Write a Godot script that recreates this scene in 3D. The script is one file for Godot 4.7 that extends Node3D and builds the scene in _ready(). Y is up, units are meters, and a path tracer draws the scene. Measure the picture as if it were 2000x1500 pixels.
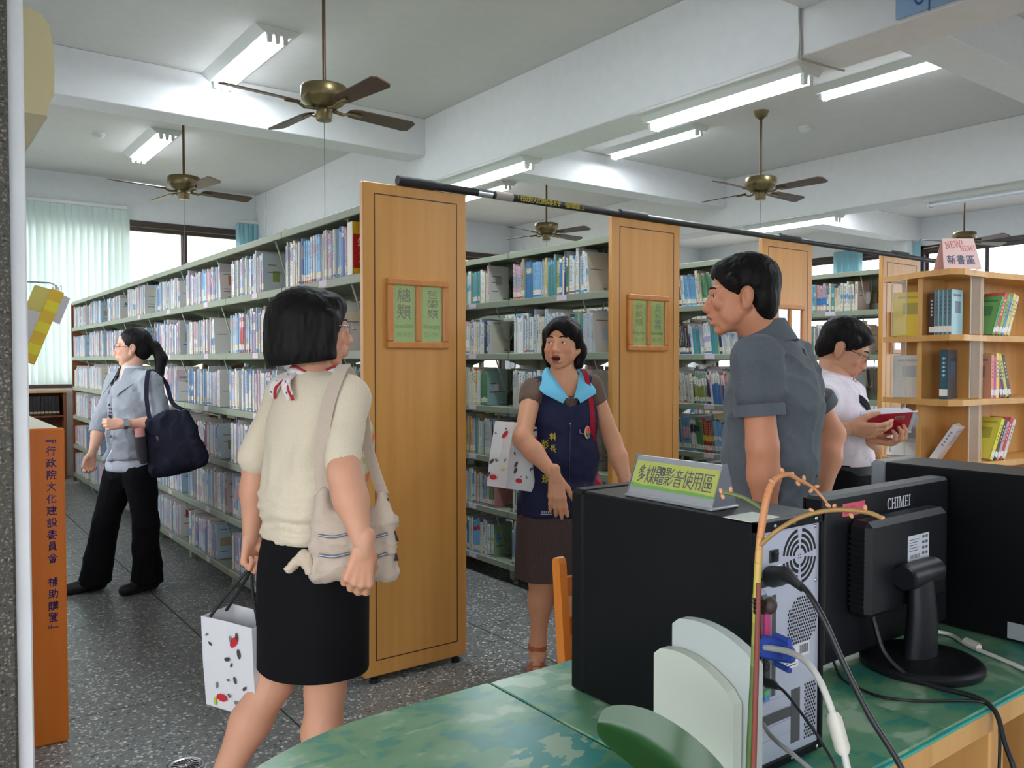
extends Node3D
# A school library: steel book rows with maple end panels, five people among them, a green computer table in front.

func _ready() -> void:
	# ------------------------------------------------------------ camera
	var cam := Camera3D.new()
	cam.name = "camera"
	cam.position = Vector3(0, 1.4, 0)
	cam.rotation = Vector3(-atan(44.0 / 1617.0), -deg_to_rad(36.6), 0)
	cam.fov = rad_to_deg(2.0 * atan(750.0 / 1617.0))
	cam.near = 0.05
	cam.far = 120.0
	add_child(cam)
	cam.current = true
	# ------------------------------------------------------------ sky, exposure
	var env := Environment.new()
	env.background_mode = Environment.BG_SKY
	var sky := ProceduralSkyMaterial.new()
	sky.sky_top_color = S(226, 232, 240)
	sky.sky_horizon_color = S(244, 246, 248)
	sky.ground_horizon_color = S(190, 192, 190)
	sky.ground_bottom_color = S(120, 122, 118)
	sky.sky_energy_multiplier = 3.0
	sky.ground_energy_multiplier = 1.6
	env.sky = Sky.new()
	env.sky.sky_material = sky
	env.tonemap_mode = Environment.TONE_MAPPER_LINEAR
	env.tonemap_exposure = EXPOSURE
	env.sdfgi_enabled = true
	env.ssao_enabled = true
	env.ssil_enabled = true
	var we := WorldEnvironment.new()
	we.name = "world"
	we.environment = env
	add_child(we)
	build_materials()
	build_room()
	build_windows()
	build_lamps()
	build_rows()
	build_books()
	build_people()
	build_desk()
	build_display()
	build_extras()

const EXPOSURE := 0.77
# ---------------------------------------------------------------- mesh building
class MB:
	var v := PackedVector3Array()
	var n := PackedVector3Array()
	var u := PackedVector2Array()
	var c := PackedColorArray()
	var col := Color.WHITE
	func tri(a: Vector3, b: Vector3, d: Vector3, na: Vector3, nb: Vector3, nd: Vector3, ua := Vector2.ZERO, ub := Vector2.ZERO, ud := Vector2.ZERO) -> void:
		var g := (d - a).cross(b - a)
		if g.dot(na + nb + nd) < 0.0:
			var t := b; b = d; d = t
			t = nb; nb = nd; nd = t
			var tu := ub; ub = ud; ud = tu
		v.append(a); v.append(b); v.append(d)
		n.append(na); n.append(nb); n.append(nd)
		u.append(ua); u.append(ub); u.append(ud)
		c.append(col); c.append(col); c.append(col)
	func flat(a: Vector3, b: Vector3, d: Vector3, out: Vector3, ua := Vector2.ZERO, ub := Vector2.ZERO, ud := Vector2.ZERO) -> void:
		var g := (d - a).cross(b - a)
		if g.length_squared() < 1e-20:
			return
		g = g.normalized()
		if g.dot(out) < 0.0:
			g = -g
		tri(a, b, d, g, g, g, ua, ub, ud)
	func quad(a: Vector3, b: Vector3, d: Vector3, e: Vector3, out: Vector3, r := Rect2(0, 0, 1, 1)) -> void:
		# a top-left, b top-right, d bottom-right, e bottom-left
		var p := r.position
		var q := r.end
		flat(a, b, d, out, p, Vector2(q.x, p.y), q)
		flat(a, d, e, out, p, q, Vector2(p.x, q.y))
	func quad_uv(a: Vector3, b: Vector3, d: Vector3, e: Vector3, out: Vector3, ua: Vector2, ub: Vector2, ud: Vector2, ue: Vector2) -> void:
		flat(a, b, d, out, ua, ub, ud)
		flat(a, d, e, out, ua, ud, ue)
	func box(at: Vector3, size: Vector3, bev := 0.0, bs := Basis.IDENTITY) -> void:
		var h := size * 0.5
		bev = minf(bev, minf(h.x, minf(h.y, h.z)) * 0.95)
		for ax in 3:
			var o1 := (ax + 1) % 3
			var o2 := (ax + 2) % 3
			for s in [-1.0, 1.0]:
				var q := []
				for k in [[-1, 1], [1, 1], [1, -1], [-1, -1]]:
					var p := Vector3.ZERO
					p[ax] = s * h[ax]
					p[o1] = k[0] * (h[o1] - bev)
					p[o2] = k[1] * (h[o2] - bev)
					q.append(at + bs * p)
				var out := Vector3.ZERO
				out[ax] = s
				quad(q[0], q[1], q[2], q[3], bs * out)
		if bev <= 0.0:
			return
		for ax in 3:
			var o1 := (ax + 1) % 3
			var o2 := (ax + 2) % 3
			for s in [-1.0, 1.0]:
				for t in [-1.0, 1.0]:
					var q := []
					for k in [-1.0, 1.0]:
						var p := Vector3.ZERO
						p[ax] = k * (h[ax] - bev)
						p[o1] = s * h[o1]; p[o2] = t * (h[o2] - bev)
						q.append(at + bs * p)
						p[o1] = s * (h[o1] - bev); p[o2] = t * h[o2]
						q.append(at + bs * p)
					var out := Vector3.ZERO
					out[o1] = s; out[o2] = t
					quad(q[0], q[2], q[3], q[1], bs * out)
		for sx in [-1.0, 1.0]:
			for sy in [-1.0, 1.0]:
				for sz in [-1.0, 1.0]:
					var s := Vector3(sx, sy, sz)
					var p := s * h
					flat(at + bs * Vector3(p.x, p.y - sy * bev, p.z - sz * bev), at + bs * Vector3(p.x - sx * bev, p.y, p.z - sz * bev), at + bs * Vector3(p.x - sx * bev, p.y - sy * bev, p.z), bs * s)
	func span(lo: Vector3, hi: Vector3, bev := 0.0) -> void:
		box((lo + hi) * 0.5, (hi - lo).abs(), bev)
	func tube(pts: Array, r, sides := 8, closed := false, caps := true) -> void:
		var m := pts.size()
		var rings := []
		var nrm := []
		var side := Vector3.ZERO
		for i in m:
			var prev: Vector3 = pts[(i - 1 + m) % m] if closed else pts[maxi(i - 1, 0)]
			var nxt: Vector3 = pts[(i + 1) % m] if closed else pts[mini(i + 1, m - 1)]
			var t := (nxt - prev).normalized()
			if side == Vector3.ZERO:
				side = t.cross(Vector3.UP if absf(t.y) < 0.9 else Vector3.RIGHT).normalized()
			side = (side - t * side.dot(t)).normalized()
			var up := t.cross(side)
			var rad: float = r[i] if r is Array else r
			var ring := []
			var rn := []
			for k in sides + 1:
				var a := TAU * k / sides
				var d := side * cos(a) + up * sin(a)
				ring.append(pts[i] + d * rad)
				rn.append(d)
			rings.append(ring)
			nrm.append(rn)
		for i in (m if closed else m - 1):
			var j := (i + 1) % m
			for k in sides:
				var u0 := float(i) / m
				var u1 := float(i + 1) / m
				var w0 := float(k) / sides
				var w1 := float(k + 1) / sides
				tri(rings[i][k], rings[i][k + 1], rings[j][k + 1], nrm[i][k], nrm[i][k + 1], nrm[j][k + 1], Vector2(w0, u0), Vector2(w1, u0), Vector2(w1, u1))
				tri(rings[i][k], rings[j][k + 1], rings[j][k], nrm[i][k], nrm[j][k + 1], nrm[j][k], Vector2(w0, u0), Vector2(w1, u1), Vector2(w0, u1))
		if caps and not closed:
			for e in [0, m - 1]:
				var out: Vector3 = (pts[0] - pts[1]) if e == 0 else (pts[m - 1] - pts[m - 2])
				for k in sides:
					flat(pts[e], rings[e][k], rings[e][k + 1], out)
	func lathe(prof: Array, at: Vector3, sides := 24, bs := Basis.IDENTITY) -> void:
		# prof: Vector2(radius, height) from bottom to top
		var m := prof.size()
		var sn := []
		for i in m - 1:
			var d: Vector2 = prof[i + 1] - prof[i]
			sn.append(Vector2(d.y, -d.x).normalized())
		for i in m - 1:
			var na: Vector2 = sn[i]
			var nb: Vector2 = sn[i]
			if i > 0 and sn[i - 1].dot(sn[i]) > 0.7:
				na = (sn[i - 1] + sn[i]).normalized()
			if i < m - 2 and sn[i + 1].dot(sn[i]) > 0.7:
				nb = (sn[i + 1] + sn[i]).normalized()
			for k in sides:
				var a0 := TAU * k / sides
				var a1 := TAU * (k + 1) / sides
				var e0 := Vector3(cos(a0), 0, sin(a0))
				var e1 := Vector3(cos(a1), 0, sin(a1))
				var p: Vector2 = prof[i]
				var q: Vector2 = prof[i + 1]
				var y0 := Vector3(0, p.y, 0)
				var y1 := Vector3(0, q.y, 0)
				var A := at + bs * (e0 * p.x + y0)
				var B := at + bs * (e1 * p.x + y0)
				var C := at + bs * (e1 * q.x + y1)
				var D := at + bs * (e0 * q.x + y1)
				var nA := bs * (e0 * na.x + Vector3(0, na.y, 0))
				var nB := bs * (e1 * na.x + Vector3(0, na.y, 0))
				var nC := bs * (e1 * nb.x + Vector3(0, nb.y, 0))
				var nD := bs * (e0 * nb.x + Vector3(0, nb.y, 0))
				if p.x > 1e-6:
					tri(A, B, C, nA, nB, nC)
				if q.x > 1e-6:
					tri(A, C, D, nA, nC, nD)
	func prism(poly: PackedVector2Array, depth: float, at: Vector3, bs := Basis.IDENTITY) -> void:
		# outline in the local xy plane, extruded from z = 0 to z = depth
		var idx := Geometry2D.triangulate_polygon(poly)
		var z1 := Vector3(0, 0, depth)
		for i in range(0, idx.size(), 3):
			var a := Vector3(poly[idx[i]].x, poly[idx[i]].y, 0)
			var b := Vector3(poly[idx[i + 1]].x, poly[idx[i + 1]].y, 0)
			var d := Vector3(poly[idx[i + 2]].x, poly[idx[i + 2]].y, 0)
			flat(at + bs * a, at + bs * b, at + bs * d, bs * Vector3(0, 0, -signf(depth)))
			flat(at + bs * (a + z1), at + bs * (b + z1), at + bs * (d + z1), bs * Vector3(0, 0, signf(depth)))
		var area := 0.0
		for i in poly.size():
			area += poly[i].cross(poly[(i + 1) % poly.size()])
		for i in poly.size():
			var p := poly[i]
			var q := poly[(i + 1) % poly.size()]
			var e := q - p
			var o := Vector3(e.y, -e.x, 0) * signf(area)
			var a := Vector3(p.x, p.y, 0)
			var b := Vector3(q.x, q.y, 0)
			quad(at + bs * a, at + bs * b, at + bs * (b + z1), at + bs * (a + z1), bs * o)
	func ball(at: Vector3, r: Vector3, seg := 12, bs := Basis.IDENTITY) -> void:
		for i in seg:
			var t0 := PI * i / seg
			var t1 := PI * (i + 1) / seg
			for k in seg * 2:
				var a0 := PI * k / seg
				var a1 := PI * (k + 1) / seg
				var d := []
				for q in [[t0, a0], [t0, a1], [t1, a1], [t1, a0]]:
					d.append(Vector3(sin(q[0]) * cos(q[1]), cos(q[0]), sin(q[0]) * sin(q[1])))
				var w := []
				for q in d:
					w.append(bs * (q / r).normalized())
				if i > 0:
					tri(at + bs * (d[0] * r), at + bs * (d[1] * r), at + bs * (d[2] * r), w[0], w[1], w[2])
				if i < seg - 1:
					tri(at + bs * (d[0] * r), at + bs * (d[2] * r), at + bs * (d[3] * r), w[0], w[2], w[3])
	func ell_patch(at: Vector3, fr: Basis, w: float, hh: float, d: float) -> void:
		var P := []
		for i in 3:
			var row := []
			for j in 9:
				var a := (j / 8.0 - 0.5) * 2.2
				row.append(at + fr * Vector3(sin(a) * w, (1.0 - i) * hh, cos(a) * d))
			P.append(row)
		grid(P)
	func grid(P: Array, closed_u := false) -> void:
		# P[i][j]: rows of points, drawn as a smooth sheet
		var R := P.size()
		var C: int = P[0].size()
		var N := []
		for i in R:
			var row := []
			for j in C:
				var du: Vector3 = P[i][(j + 1) % C if closed_u else mini(j + 1, C - 1)] - P[i][(j - 1 + C) % C if closed_u else maxi(j - 1, 0)]
				var dv: Vector3 = P[mini(i + 1, R - 1)][j] - P[maxi(i - 1, 0)][j]
				row.append(du.cross(dv).normalized())
			N.append(row)
		for i in R - 1:
			for j in (C if closed_u else C - 1):
				var k := (j + 1) % C
				var ua := Vector2(float(j) / (C - 1), float(i) / (R - 1))
				var ub := Vector2(float(j + 1) / (C - 1), float(i) / (R - 1))
				var uc := Vector2(float(j + 1) / (C - 1), float(i + 1) / (R - 1))
				var ud := Vector2(float(j) / (C - 1), float(i + 1) / (R - 1))
				tri(P[i][j], P[i][k], P[i + 1][k], N[i][j], N[i][k], N[i + 1][k], ua, ub, uc)
				tri(P[i][j], P[i + 1][k], P[i + 1][j], N[i][j], N[i + 1][k], N[i + 1][j], ua, uc, ud)
	func mesh() -> ArrayMesh:
		var a := []
		a.resize(Mesh.ARRAY_MAX)
		a[Mesh.ARRAY_VERTEX] = v
		a[Mesh.ARRAY_NORMAL] = n
		a[Mesh.ARRAY_TEX_UV] = u
		a[Mesh.ARRAY_COLOR] = c
		var m := ArrayMesh.new()
		m.add_surface_from_arrays(Mesh.PRIMITIVE_TRIANGLES, a)
		return m

# ---------------------------------------------------------------- naming and placing
var taken := {}
func numbered(called: String) -> String:
	if not taken.has(called):
		taken[called] = 0
		return called
	taken[called] += 1
	return "%s_%03d" % [called, taken[called]]

func tag(o: Node, label: String, category := "", group := "") -> Node:
	if label: o.set_meta("label", label)
	if category: o.set_meta("category", category)
	if group: o.set_meta("group", group)
	return o

func thing(called: String, label: String, category: String, at := Vector3.ZERO, turn := 0.0, group := "") -> Node3D:
	var o := Node3D.new()
	o.name = numbered(called)
	add_child(o)
	o.position = at
	o.rotation.y = turn
	tag(o, label, category, group)
	return o

func put(called: String, shape, m: Material, parent: Node = null, label := "") -> MeshInstance3D:
	var o := MeshInstance3D.new()
	o.name = numbered(called) if parent == null else called
	o.mesh = shape.mesh() if shape is MB else shape
	o.material_override = m
	(self if parent == null else parent).add_child(o, true)
	if label: o.set_meta("label", label)
	return o

func struct(called: String, shape, m: Material, label := "") -> MeshInstance3D:
	var o := put(called, shape, m)
	o.set_meta("kind", "structure")
	if label: tag(o, label, called.get_slice("_", 0))
	return o

# ---------------------------------------------------------------- materials
var mats := {}
func S(r: int, g: int, b: int) -> Color:
	return Color(r / 255.0, g / 255.0, b / 255.0)

func mat(key: String, col := Color.WHITE, rough := 0.6, metal := 0.0, spec := 0.5) -> StandardMaterial3D:
	if mats.has(key):
		return mats[key]
	var m := StandardMaterial3D.new()
	m.resource_name = key
	m.albedo_color = col
	m.roughness = rough
	m.metallic = metal
	m.metallic_specular = spec
	mats[key] = m
	return m

func noise_of(sd: int, freq: float, oct := 3) -> FastNoiseLite:
	var f := FastNoiseLite.new()
	f.seed = sd
	f.frequency = freq
	f.noise_type = FastNoiseLite.TYPE_SIMPLEX_SMOOTH
	f.fractal_octaves = oct
	return f

func picture(w: int, h: int, f: Callable) -> ImageTexture:
	var im := Image.create(w, h, false, Image.FORMAT_RGB8)
	for y in h:
		for x in w:
			im.set_pixel(x, y, f.call(x, y))
	return ImageTexture.create_from_image(im)

func wood(key: String, a: Color, b: Color, rough := 0.42, stretch := Vector3(3.0, 0.35, 3.0), sd := 3) -> StandardMaterial3D:
	# long grain along y of the triplanar space
	if mats.has(key):
		return mats[key]
	var m := mat(key, Color.WHITE, rough)
	var n1 := noise_of(sd, 0.035, 4)
	var n2 := noise_of(sd + 1, 0.012, 2)
	m.albedo_texture = picture(192, 192, func(x, y):
		var g := n1.get_noise_2d(x * 1.6, y * 0.35) * 0.6 + n2.get_noise_2d(x, y * 0.5) * 0.6
		return a.lerp(b, clampf(0.5 + g, 0.0, 1.0)))
	m.uv1_triplanar = true
	m.uv1_scale = stretch
	return m

# ---------------------------------------------------------------- lettering from strokes (16 x 16 grid, x0 y0 x1 y1 in hex)
var G := {
	"總": "3014 1444 5217 1757 373f 190d 596c b0a2 72e2 7278 e2e8 78e8 93c7 c397 7a6e 9a9e 9ede b9cb eafd",
	"類": "3037 0373 1022 6052 3307 3377 0979 483b 3b0f 4a7f 81f1 b1b3 939b e3eb 93e3 96e6 98e8 9beb ac8f dcff",
	"哲": "0262 3038 0665 9188 91f0 94f4 c4c9 3ada 3a3f dadf 3fdf",
	"學": "1115 e1e5 1140 b1e1 6092 9062 6395 9365 1343 b3e3 07f7 0709 f7f9 49b9 b97b 7b7f 7f5e 1cec",
	"宗": "7072 12e2 1215 e2e5 46b6 19e9 797f 7f5e 4b2e bbde",
	"教": "1272 4045 0585 7109 2878 784a 4a4f 4f2e 0c8b a086 94f4 d48f 97ff",
	"自": "8063 33c3 333f c3cf 37c7 3bcb 3fcf",
	"然": "4006 3272 721a 3456 2648 83f3 b0b4 b47b b4fa d1e2 1c0f 5c5f 9caf dcff",
	"科": "6012 0474 414f 450b 457a 92b4 86a8 7bf9 d0df",
	"行": "5014 6409 373f 82e2 76f6 c6cf cf9e",
	"政": "0272 424d 4777 161d 0e8c a087 94f4 d48f 97ff",
	"院": "111f 1151 5135 3558 582a a0a2 72f2 7275 f2f5 86e6 79f9 996f c9cf cfff",
	"文": "7082 14e4 b41f 44ef",
	"化": "5008 353f d387 808e 8eee eeeb",
	"建": "62d2 a0ac 54f4 67d7 d2d7 69e9 0242 4216 1647 470f 1a6e 6efe",
	"設": "3042 0363 1555 1858 1a5a 1a1f 5a5f 1f5f 9186 91d1 d1d5 d5f5 88e8 e87f 99ff",
	"委": "b031 13e3 8188 7418 84e8 0afa 683d 3dcf ba3f",
	"員": "40b0 4043 b0b3 43b3 35c5 353c c5cc 37c7 3aca 3ccc 5d1f adef",
	"會": "8006 80f6 55a5 37c7 373a c7ca 3aca 878a 4bbb 4b4f bbbf 4dbd 4fbf",
	"補": "3042 0353 5309 363f 4769 73f3 b0bf 858f e5ef 85e5 88e8 8beb c0e1",
	"助": "212d 717c 2171 2575 2979 0e8c 84f4 f4ef efce b0b5 b58f",
	"購": "111b 515b 1151 1454 1757 1b5b 2c0f 4c6f 72f2 9096 d0d6 74f4 76f6 888f e8ef 88e8 b6bd 7cfc 8aea",
	"置": "10e0 1013 e0e3 13e3 5053 a0a3 25d5 8487 575d b7bd 57b7 59b9 5bbb 282f 2eee",
	"多": "8025 52b2 b228 5476 a64b 79e9 e93f 8aac",
	"媒": "3019 196e 0464 540f 73f3 9098 d0d8 95d5 98d8 7afa b8bf ba7f baff",
	"體": "1014 6064 1060 3262 0575 171f 676f 1767 1a6a 1c6c 81f1 8187 f1f7 84f4 87f7 a0a7 d0d7 89f9 9beb 9ded 9b9d ebed 8fff",
	"影": "2024 8084 2080 2282 2484 0696 5556 2888 282a 888a 2a8a 5a5f 3c1e 7c9e e0a4 f5a9 fa9f",
	"音": "7072 22d2 5366 a396 07f7 393f c9cf 39c9 3ccc 3fcf",
	"使": "4007 343f 62f2 7579 e5e9 75e5 79e9 a0a9 a95f 7aff",
	"用": "212a 2a0f d1df 21d1 25d5 29d9 717f dfbe",
	"區": "11f1 111f 1fff 6366 b3b6 63b3 66b6 484c 888c 4888 4c8c a8ac e8ec a8e8 acec",
	"長": "4048 40c0 43b3 45b5 08f8 484e 4e7d d99b 88ef",
	"彭": "0292 4044 1585 272a 777a 2777 2a7a 3b4d 7b6d 0f9e e0a4 f5a9 fa9f",
	"珍": "0262 0767 323d 0e6c b067 b0f7 c588 d88b ea7f",
	"智": "2003 2272 0585 4245 4509 4679 9298 e2e8 92e2 98e8 4a4f babf 4aba 4cbc 4fbf",
	"新": "4042 0282 2335 6355 0686 0989 464f 3a0d 5a8d e0a2 a2a8 a88f a6f6 d6df",
	"書": "31c1 03f3 35c5 c1c5 8088 27d7 09f9 3b3f cbcf 3bcb 3dcd 3fcf",
	"﹁": "0afa faff 0cbc bcbf", "﹂": "0004 04f4 4045", "「": "60f0 6099", "」": "6fff f6ff",
}
func glyphs(b: MB, text: String, at: Vector3, right: Vector3, down: Vector3, w: float, h: float, step: Vector3, pen := 0.085) -> void:
	# strokes as thin raised strips; right and down are unit directions in the face of the sign
	var out := down.cross(right).normalized()
	var pos := at
	for ch in text:
		if G.has(ch):
			for s in G[ch].split(" "):
				var p := Vector2(s[0].hex_to_int(), s[1].hex_to_int()) / 15.0
				var q := Vector2(s[2].hex_to_int(), s[3].hex_to_int()) / 15.0
				var A := pos + right * (p.x * w) + down * (p.y * h)
				var B := pos + right * (q.x * w) + down * (q.y * h)
				var d := (B - A).normalized()
				var k := d.cross(out).normalized() * (pen * 0.5 * minf(w, h))
				A -= d * k.length(); B += d * k.length()
				b.quad(A + k, B + k, B - k, A - k, out)
		pos += step

func latin(text: String, size: float, width: float, m: Material, parent: Node, at: Vector3, bs: Basis, serif := true, called := "lettering") -> MeshInstance3D:
	# TextMesh squeezed to a width, standing on a face; bs.z points out of the face
	var f := SystemFont.new()
	f.font_names = PackedStringArray(["Droid Serif" if serif else "Droid Sans"])
	var t := TextMesh.new()
	t.text = text
	t.font = f
	t.font_size = 32
	t.pixel_size = size / 23.0
	t.depth = 0.0006
	t.curve_step = 2.0
	var o := MeshInstance3D.new()
	o.name = called
	o.mesh = t
	o.material_override = m
	parent.add_child(o, true)
	var bx := t.get_aabb()
	var k := width / maxf(bx.size.x, 1e-4) if width > 0.0 else 1.0
	o.transform = Transform3D(bs * Basis.from_scale(Vector3(k, 1, 1)), at)
	return o
# ---------------------------------------------------------------- materials of the setting
func build_materials() -> void:
	var pn := noise_of(11, 0.02, 4)
	var plaster := picture(128, 128, func(x, y):
		var g := 0.985 + 0.015 * pn.get_noise_2d(x * 3.0, y * 3.0)
		return Color(g, g, g))
	for w in [["wall_paint", S(230, 232, 235), 0.75], ["ceiling_paint", S(216, 213, 210), 0.85], ["beam_paint", S(230, 230, 231), 0.75]]:
		var m := mat(w[0], w[1], w[2])
		m.albedo_texture = plaster
		m.uv1_triplanar = true
		m.uv1_world_triplanar = true
		m.uv1_scale = Vector3.ONE * 0.9
	# terrazzo: pale and dark stone chips in grey cement
	var rng := RandomNumberGenerator.new()
	rng.seed = 77
	var N := 1024
	var im := Image.create(N, N, false, Image.FORMAT_RGB8)
	im.fill(S(124, 126, 124))
	for k in 9000:
		var big := rng.randf() < 0.42
		var r := rng.randf_range(3.5, 7.5) if big else rng.randf_range(1.2, 3.2)
		var e := rng.randf_range(0.45, 0.95)
		var a := rng.randf() * PI
		var tone := rng.randf()
		var c := S(216, 216, 209) if tone < 0.45 else S(172, 172, 168) if tone < 0.7 else S(74, 77, 79) if tone < 0.92 else S(150, 140, 122)
		c = c * rng.randf_range(0.85, 1.1)
		var cx := rng.randi() % N
		var cy := rng.randi() % N
		var ca := cos(a)
		var sa := sin(a)
		var ri := int(ceil(r))
		for dy in range(-ri, ri + 1):
			for dx in range(-ri, ri + 1):
				var px := dx * ca + dy * sa
				var py := (-dx * sa + dy * ca) / e
				if absf(px) + absf(py) < r * 1.25 and px * px + py * py < r * r:
					im.set_pixel((cx + dx + N) % N, (cy + dy + N) % N, c)
	var tz := mat("terrazzo", Color.WHITE, 0.34)
	tz.albedo_texture = ImageTexture.create_from_image(im)
	tz.uv1_triplanar = true
	tz.uv1_world_triplanar = true
	tz.uv1_scale = Vector3.ONE * (1.0 / 1.25)
	var tj := mat("terrazzo_jamb", S(150, 142, 132), 0.6)
	tj.albedo_texture = tz.albedo_texture
	tj.uv1_triplanar = true
	tj.uv1_scale = Vector3.ONE * 1.7
	mat("floor_joint", S(58, 58, 56), 0.9)
	mat("steel", S(144, 152, 132), 0.45, 0.0, 0.4)
	mat("steel_pale", S(164, 172, 153), 0.42, 0.0, 0.4)
	mat("black", S(20, 21, 24), 0.45)
	mat("dark_bronze", S(66, 52, 48), 0.4)
	mat("white_plastic", S(214, 216, 212), 0.45)
	mat("chrome", S(200, 202, 205), 0.18, 1.0)
	wood("maple", S(206, 146, 72), S(218, 160, 86), 0.38, Vector3(1.6, 0.3, 1.6), 5)
	wood("pine", S(222, 172, 104), S(203, 148, 82), 0.4, Vector3(1.4, 0.5, 1.4), 9)
	wood("brown_wood", S(132, 78, 44), S(108, 60, 32), 0.45, Vector3(1.6, 0.4, 1.6), 14)
	mat("inlay", S(82, 50, 34), 0.5)

func build_room() -> void:
	# floor: dark joints under separate terrazzo slabs
	var b := MB.new()
	b.span(Vector3(-2.4, -0.2, -11.6), Vector3(13.5, -0.004, 2.4))
	var fl := struct("floor", b, mats.floor_joint, "grey terrazzo floor cast in large slabs with thin joints")
	var tile := MB.new()
	tile.box(Vector3(0, -0.004, 0), Vector3(1.213, 0.008, 1.213), 0.002)
	var tm := tile.mesh()
	for i in 14:
		for j in 12:
			var t := put("terrazzo_slab", tm, mats.terrazzo, fl)
			t.position = Vector3(1.22 - 1.22 * 3 + 1.22 * (i + 0.5), 0, 2.5 - 1.22 * (j + 0.5))
	# ceiling and its beams
	b = MB.new()
	b.span(Vector3(-2.4, 3.7, -11.6), Vector3(13.5, 3.9, 2.4))
	var ce := struct("ceiling", b, mats.ceiling_paint, "pale grey painted concrete ceiling slab between deep beams")
	for x in [-0.4, 4.05, 8.45]:
		b = MB.new()
		b.span(Vector3(x, 3.09, -11.4), Vector3(x + 0.36, 3.7, 2.2), 0.006)
		put("main_beam", b, mats.beam_paint, ce)
	for z in [-6.84, -2.46, 1.7]:
		for s in [[-2.2, -0.4], [-0.04, 4.05], [4.41, 8.45], [8.81, 13.3]]:
			b = MB.new()
			b.span(Vector3(s[0], 3.345, z - 0.3), Vector3(s[1], 3.7, z), 0.005)
			put("cross_beam", b, mats.beam_paint, ce)
	# walls with their openings
	var W = mats.wall_paint
	b = MB.new()
	wall_boxes(b, -2.4, 13.5, [[0.5, 3.98], [4.6, 8.3], [8.95, 12.9]], 1.08, 3.2, func(p): return Vector3(p.x, p.y, -11.4 - p.z))
	for x in [4.05, 8.45]:
		b.span(Vector3(x - 0.02, 0, -11.4), Vector3(x + 0.45, 3.7, -11.05), 0.01)
	struct("wall_back", b, W, "white back wall with a row of wide windows")
	b = MB.new()
	wall_boxes(b, -11.4, 2.4, [[-11.1, -7.4], [-6.85, -3.0], [-2.4, 1.6]], 1.05, 3.26, func(p): return Vector3(13.3 + p.z, p.y, p.x))
	b.span(Vector3(13.05, 0, -7.33), Vector3(13.3, 3.7, -6.92), 0.01)
	struct("wall_right", b, W, "white side wall with wide windows behind the shelves")
	b = MB.new()
	wall_boxes(b, -2.4, 13.5, [[-1.7, 0.6], [6.0, 8.4], [11.2, 13.0]], 0.8, 2.9, func(p): return Vector3(p.x, p.y, 2.2 + p.z))
	struct("wall_front", b, W)
	b = MB.new()
	wall_boxes(b, -2.3, 2.4, [[-1.6, 1.6]], 0.3, 2.7, func(p): return Vector3(-2.2 - p.z, p.y, p.x))
	struct("wall_left", b, W)
	b = MB.new()
	b.span(Vector3(-2.4, 0, -2.48), Vector3(0.255, 3.7, -2.3), 0.004)
	wall_boxes(b, -11.4, -2.48, [[-10.9, -7.4], [-7.0, -4.4]], 1.0, 3.1, func(p): return Vector3(0.255 - p.z, p.y, p.x))
	struct("wall_partition", b, W, "narrow white edge of the near partition wall beside the grey jamb")
	b = MB.new()
	b.span(Vector3(-0.1, 0, -2.34), Vector3(0.2205, 3.7, -2.285), 0.006)
	struct("trim_1", b, mats.terrazzo_jamb, "grey speckled stone jamb at the edge of the near wall")
	# the world outside the panes
	b = MB.new()
	b.span(Vector3(-40, -3.6, -60), Vector3(60, -3.4, 40))
	struct("ground", b, mat("yard", S(128, 128, 122), 0.9))
	b = MB.new()
	b.span(Vector3(3.6, -3.4, -21), Vector3(16, 9.0, -17))
	for i in 5:
		for j in 3:
			b.span(Vector3(4.4 + i * 2.4, -1.6 + j * 3.2, -17.05), Vector3(5.8 + i * 2.4, 0.0 + j * 3.2, -16.95))
	struct("exterior", b, mat("cream_render", S(226, 214, 180), 0.85), "cream rendered building seen through the back window")

func wall_boxes(b: MB, lo: float, hi: float, holes: Array, sill: float, head: float, place: Callable) -> void:
	var bx := func(x0: float, x1: float, y0: float, y1: float):
		var p: Vector3 = place.call(Vector3(x0, y0, 0.0))
		var q: Vector3 = place.call(Vector3(x1, y1, 0.18))
		b.span(Vector3(minf(p.x, q.x), minf(p.y, q.y), minf(p.z, q.z)), Vector3(maxf(p.x, q.x), maxf(p.y, q.y), maxf(p.z, q.z)))
	var x := lo
	for h in holes:
		bx.call(x, h[0], 0.0, 3.7)
		bx.call(h[0], h[1], 0.0, sill)
		bx.call(h[0], h[1], head, 3.7)
		x = h[1]
	bx.call(x, hi, 0.0, 3.7)

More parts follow.
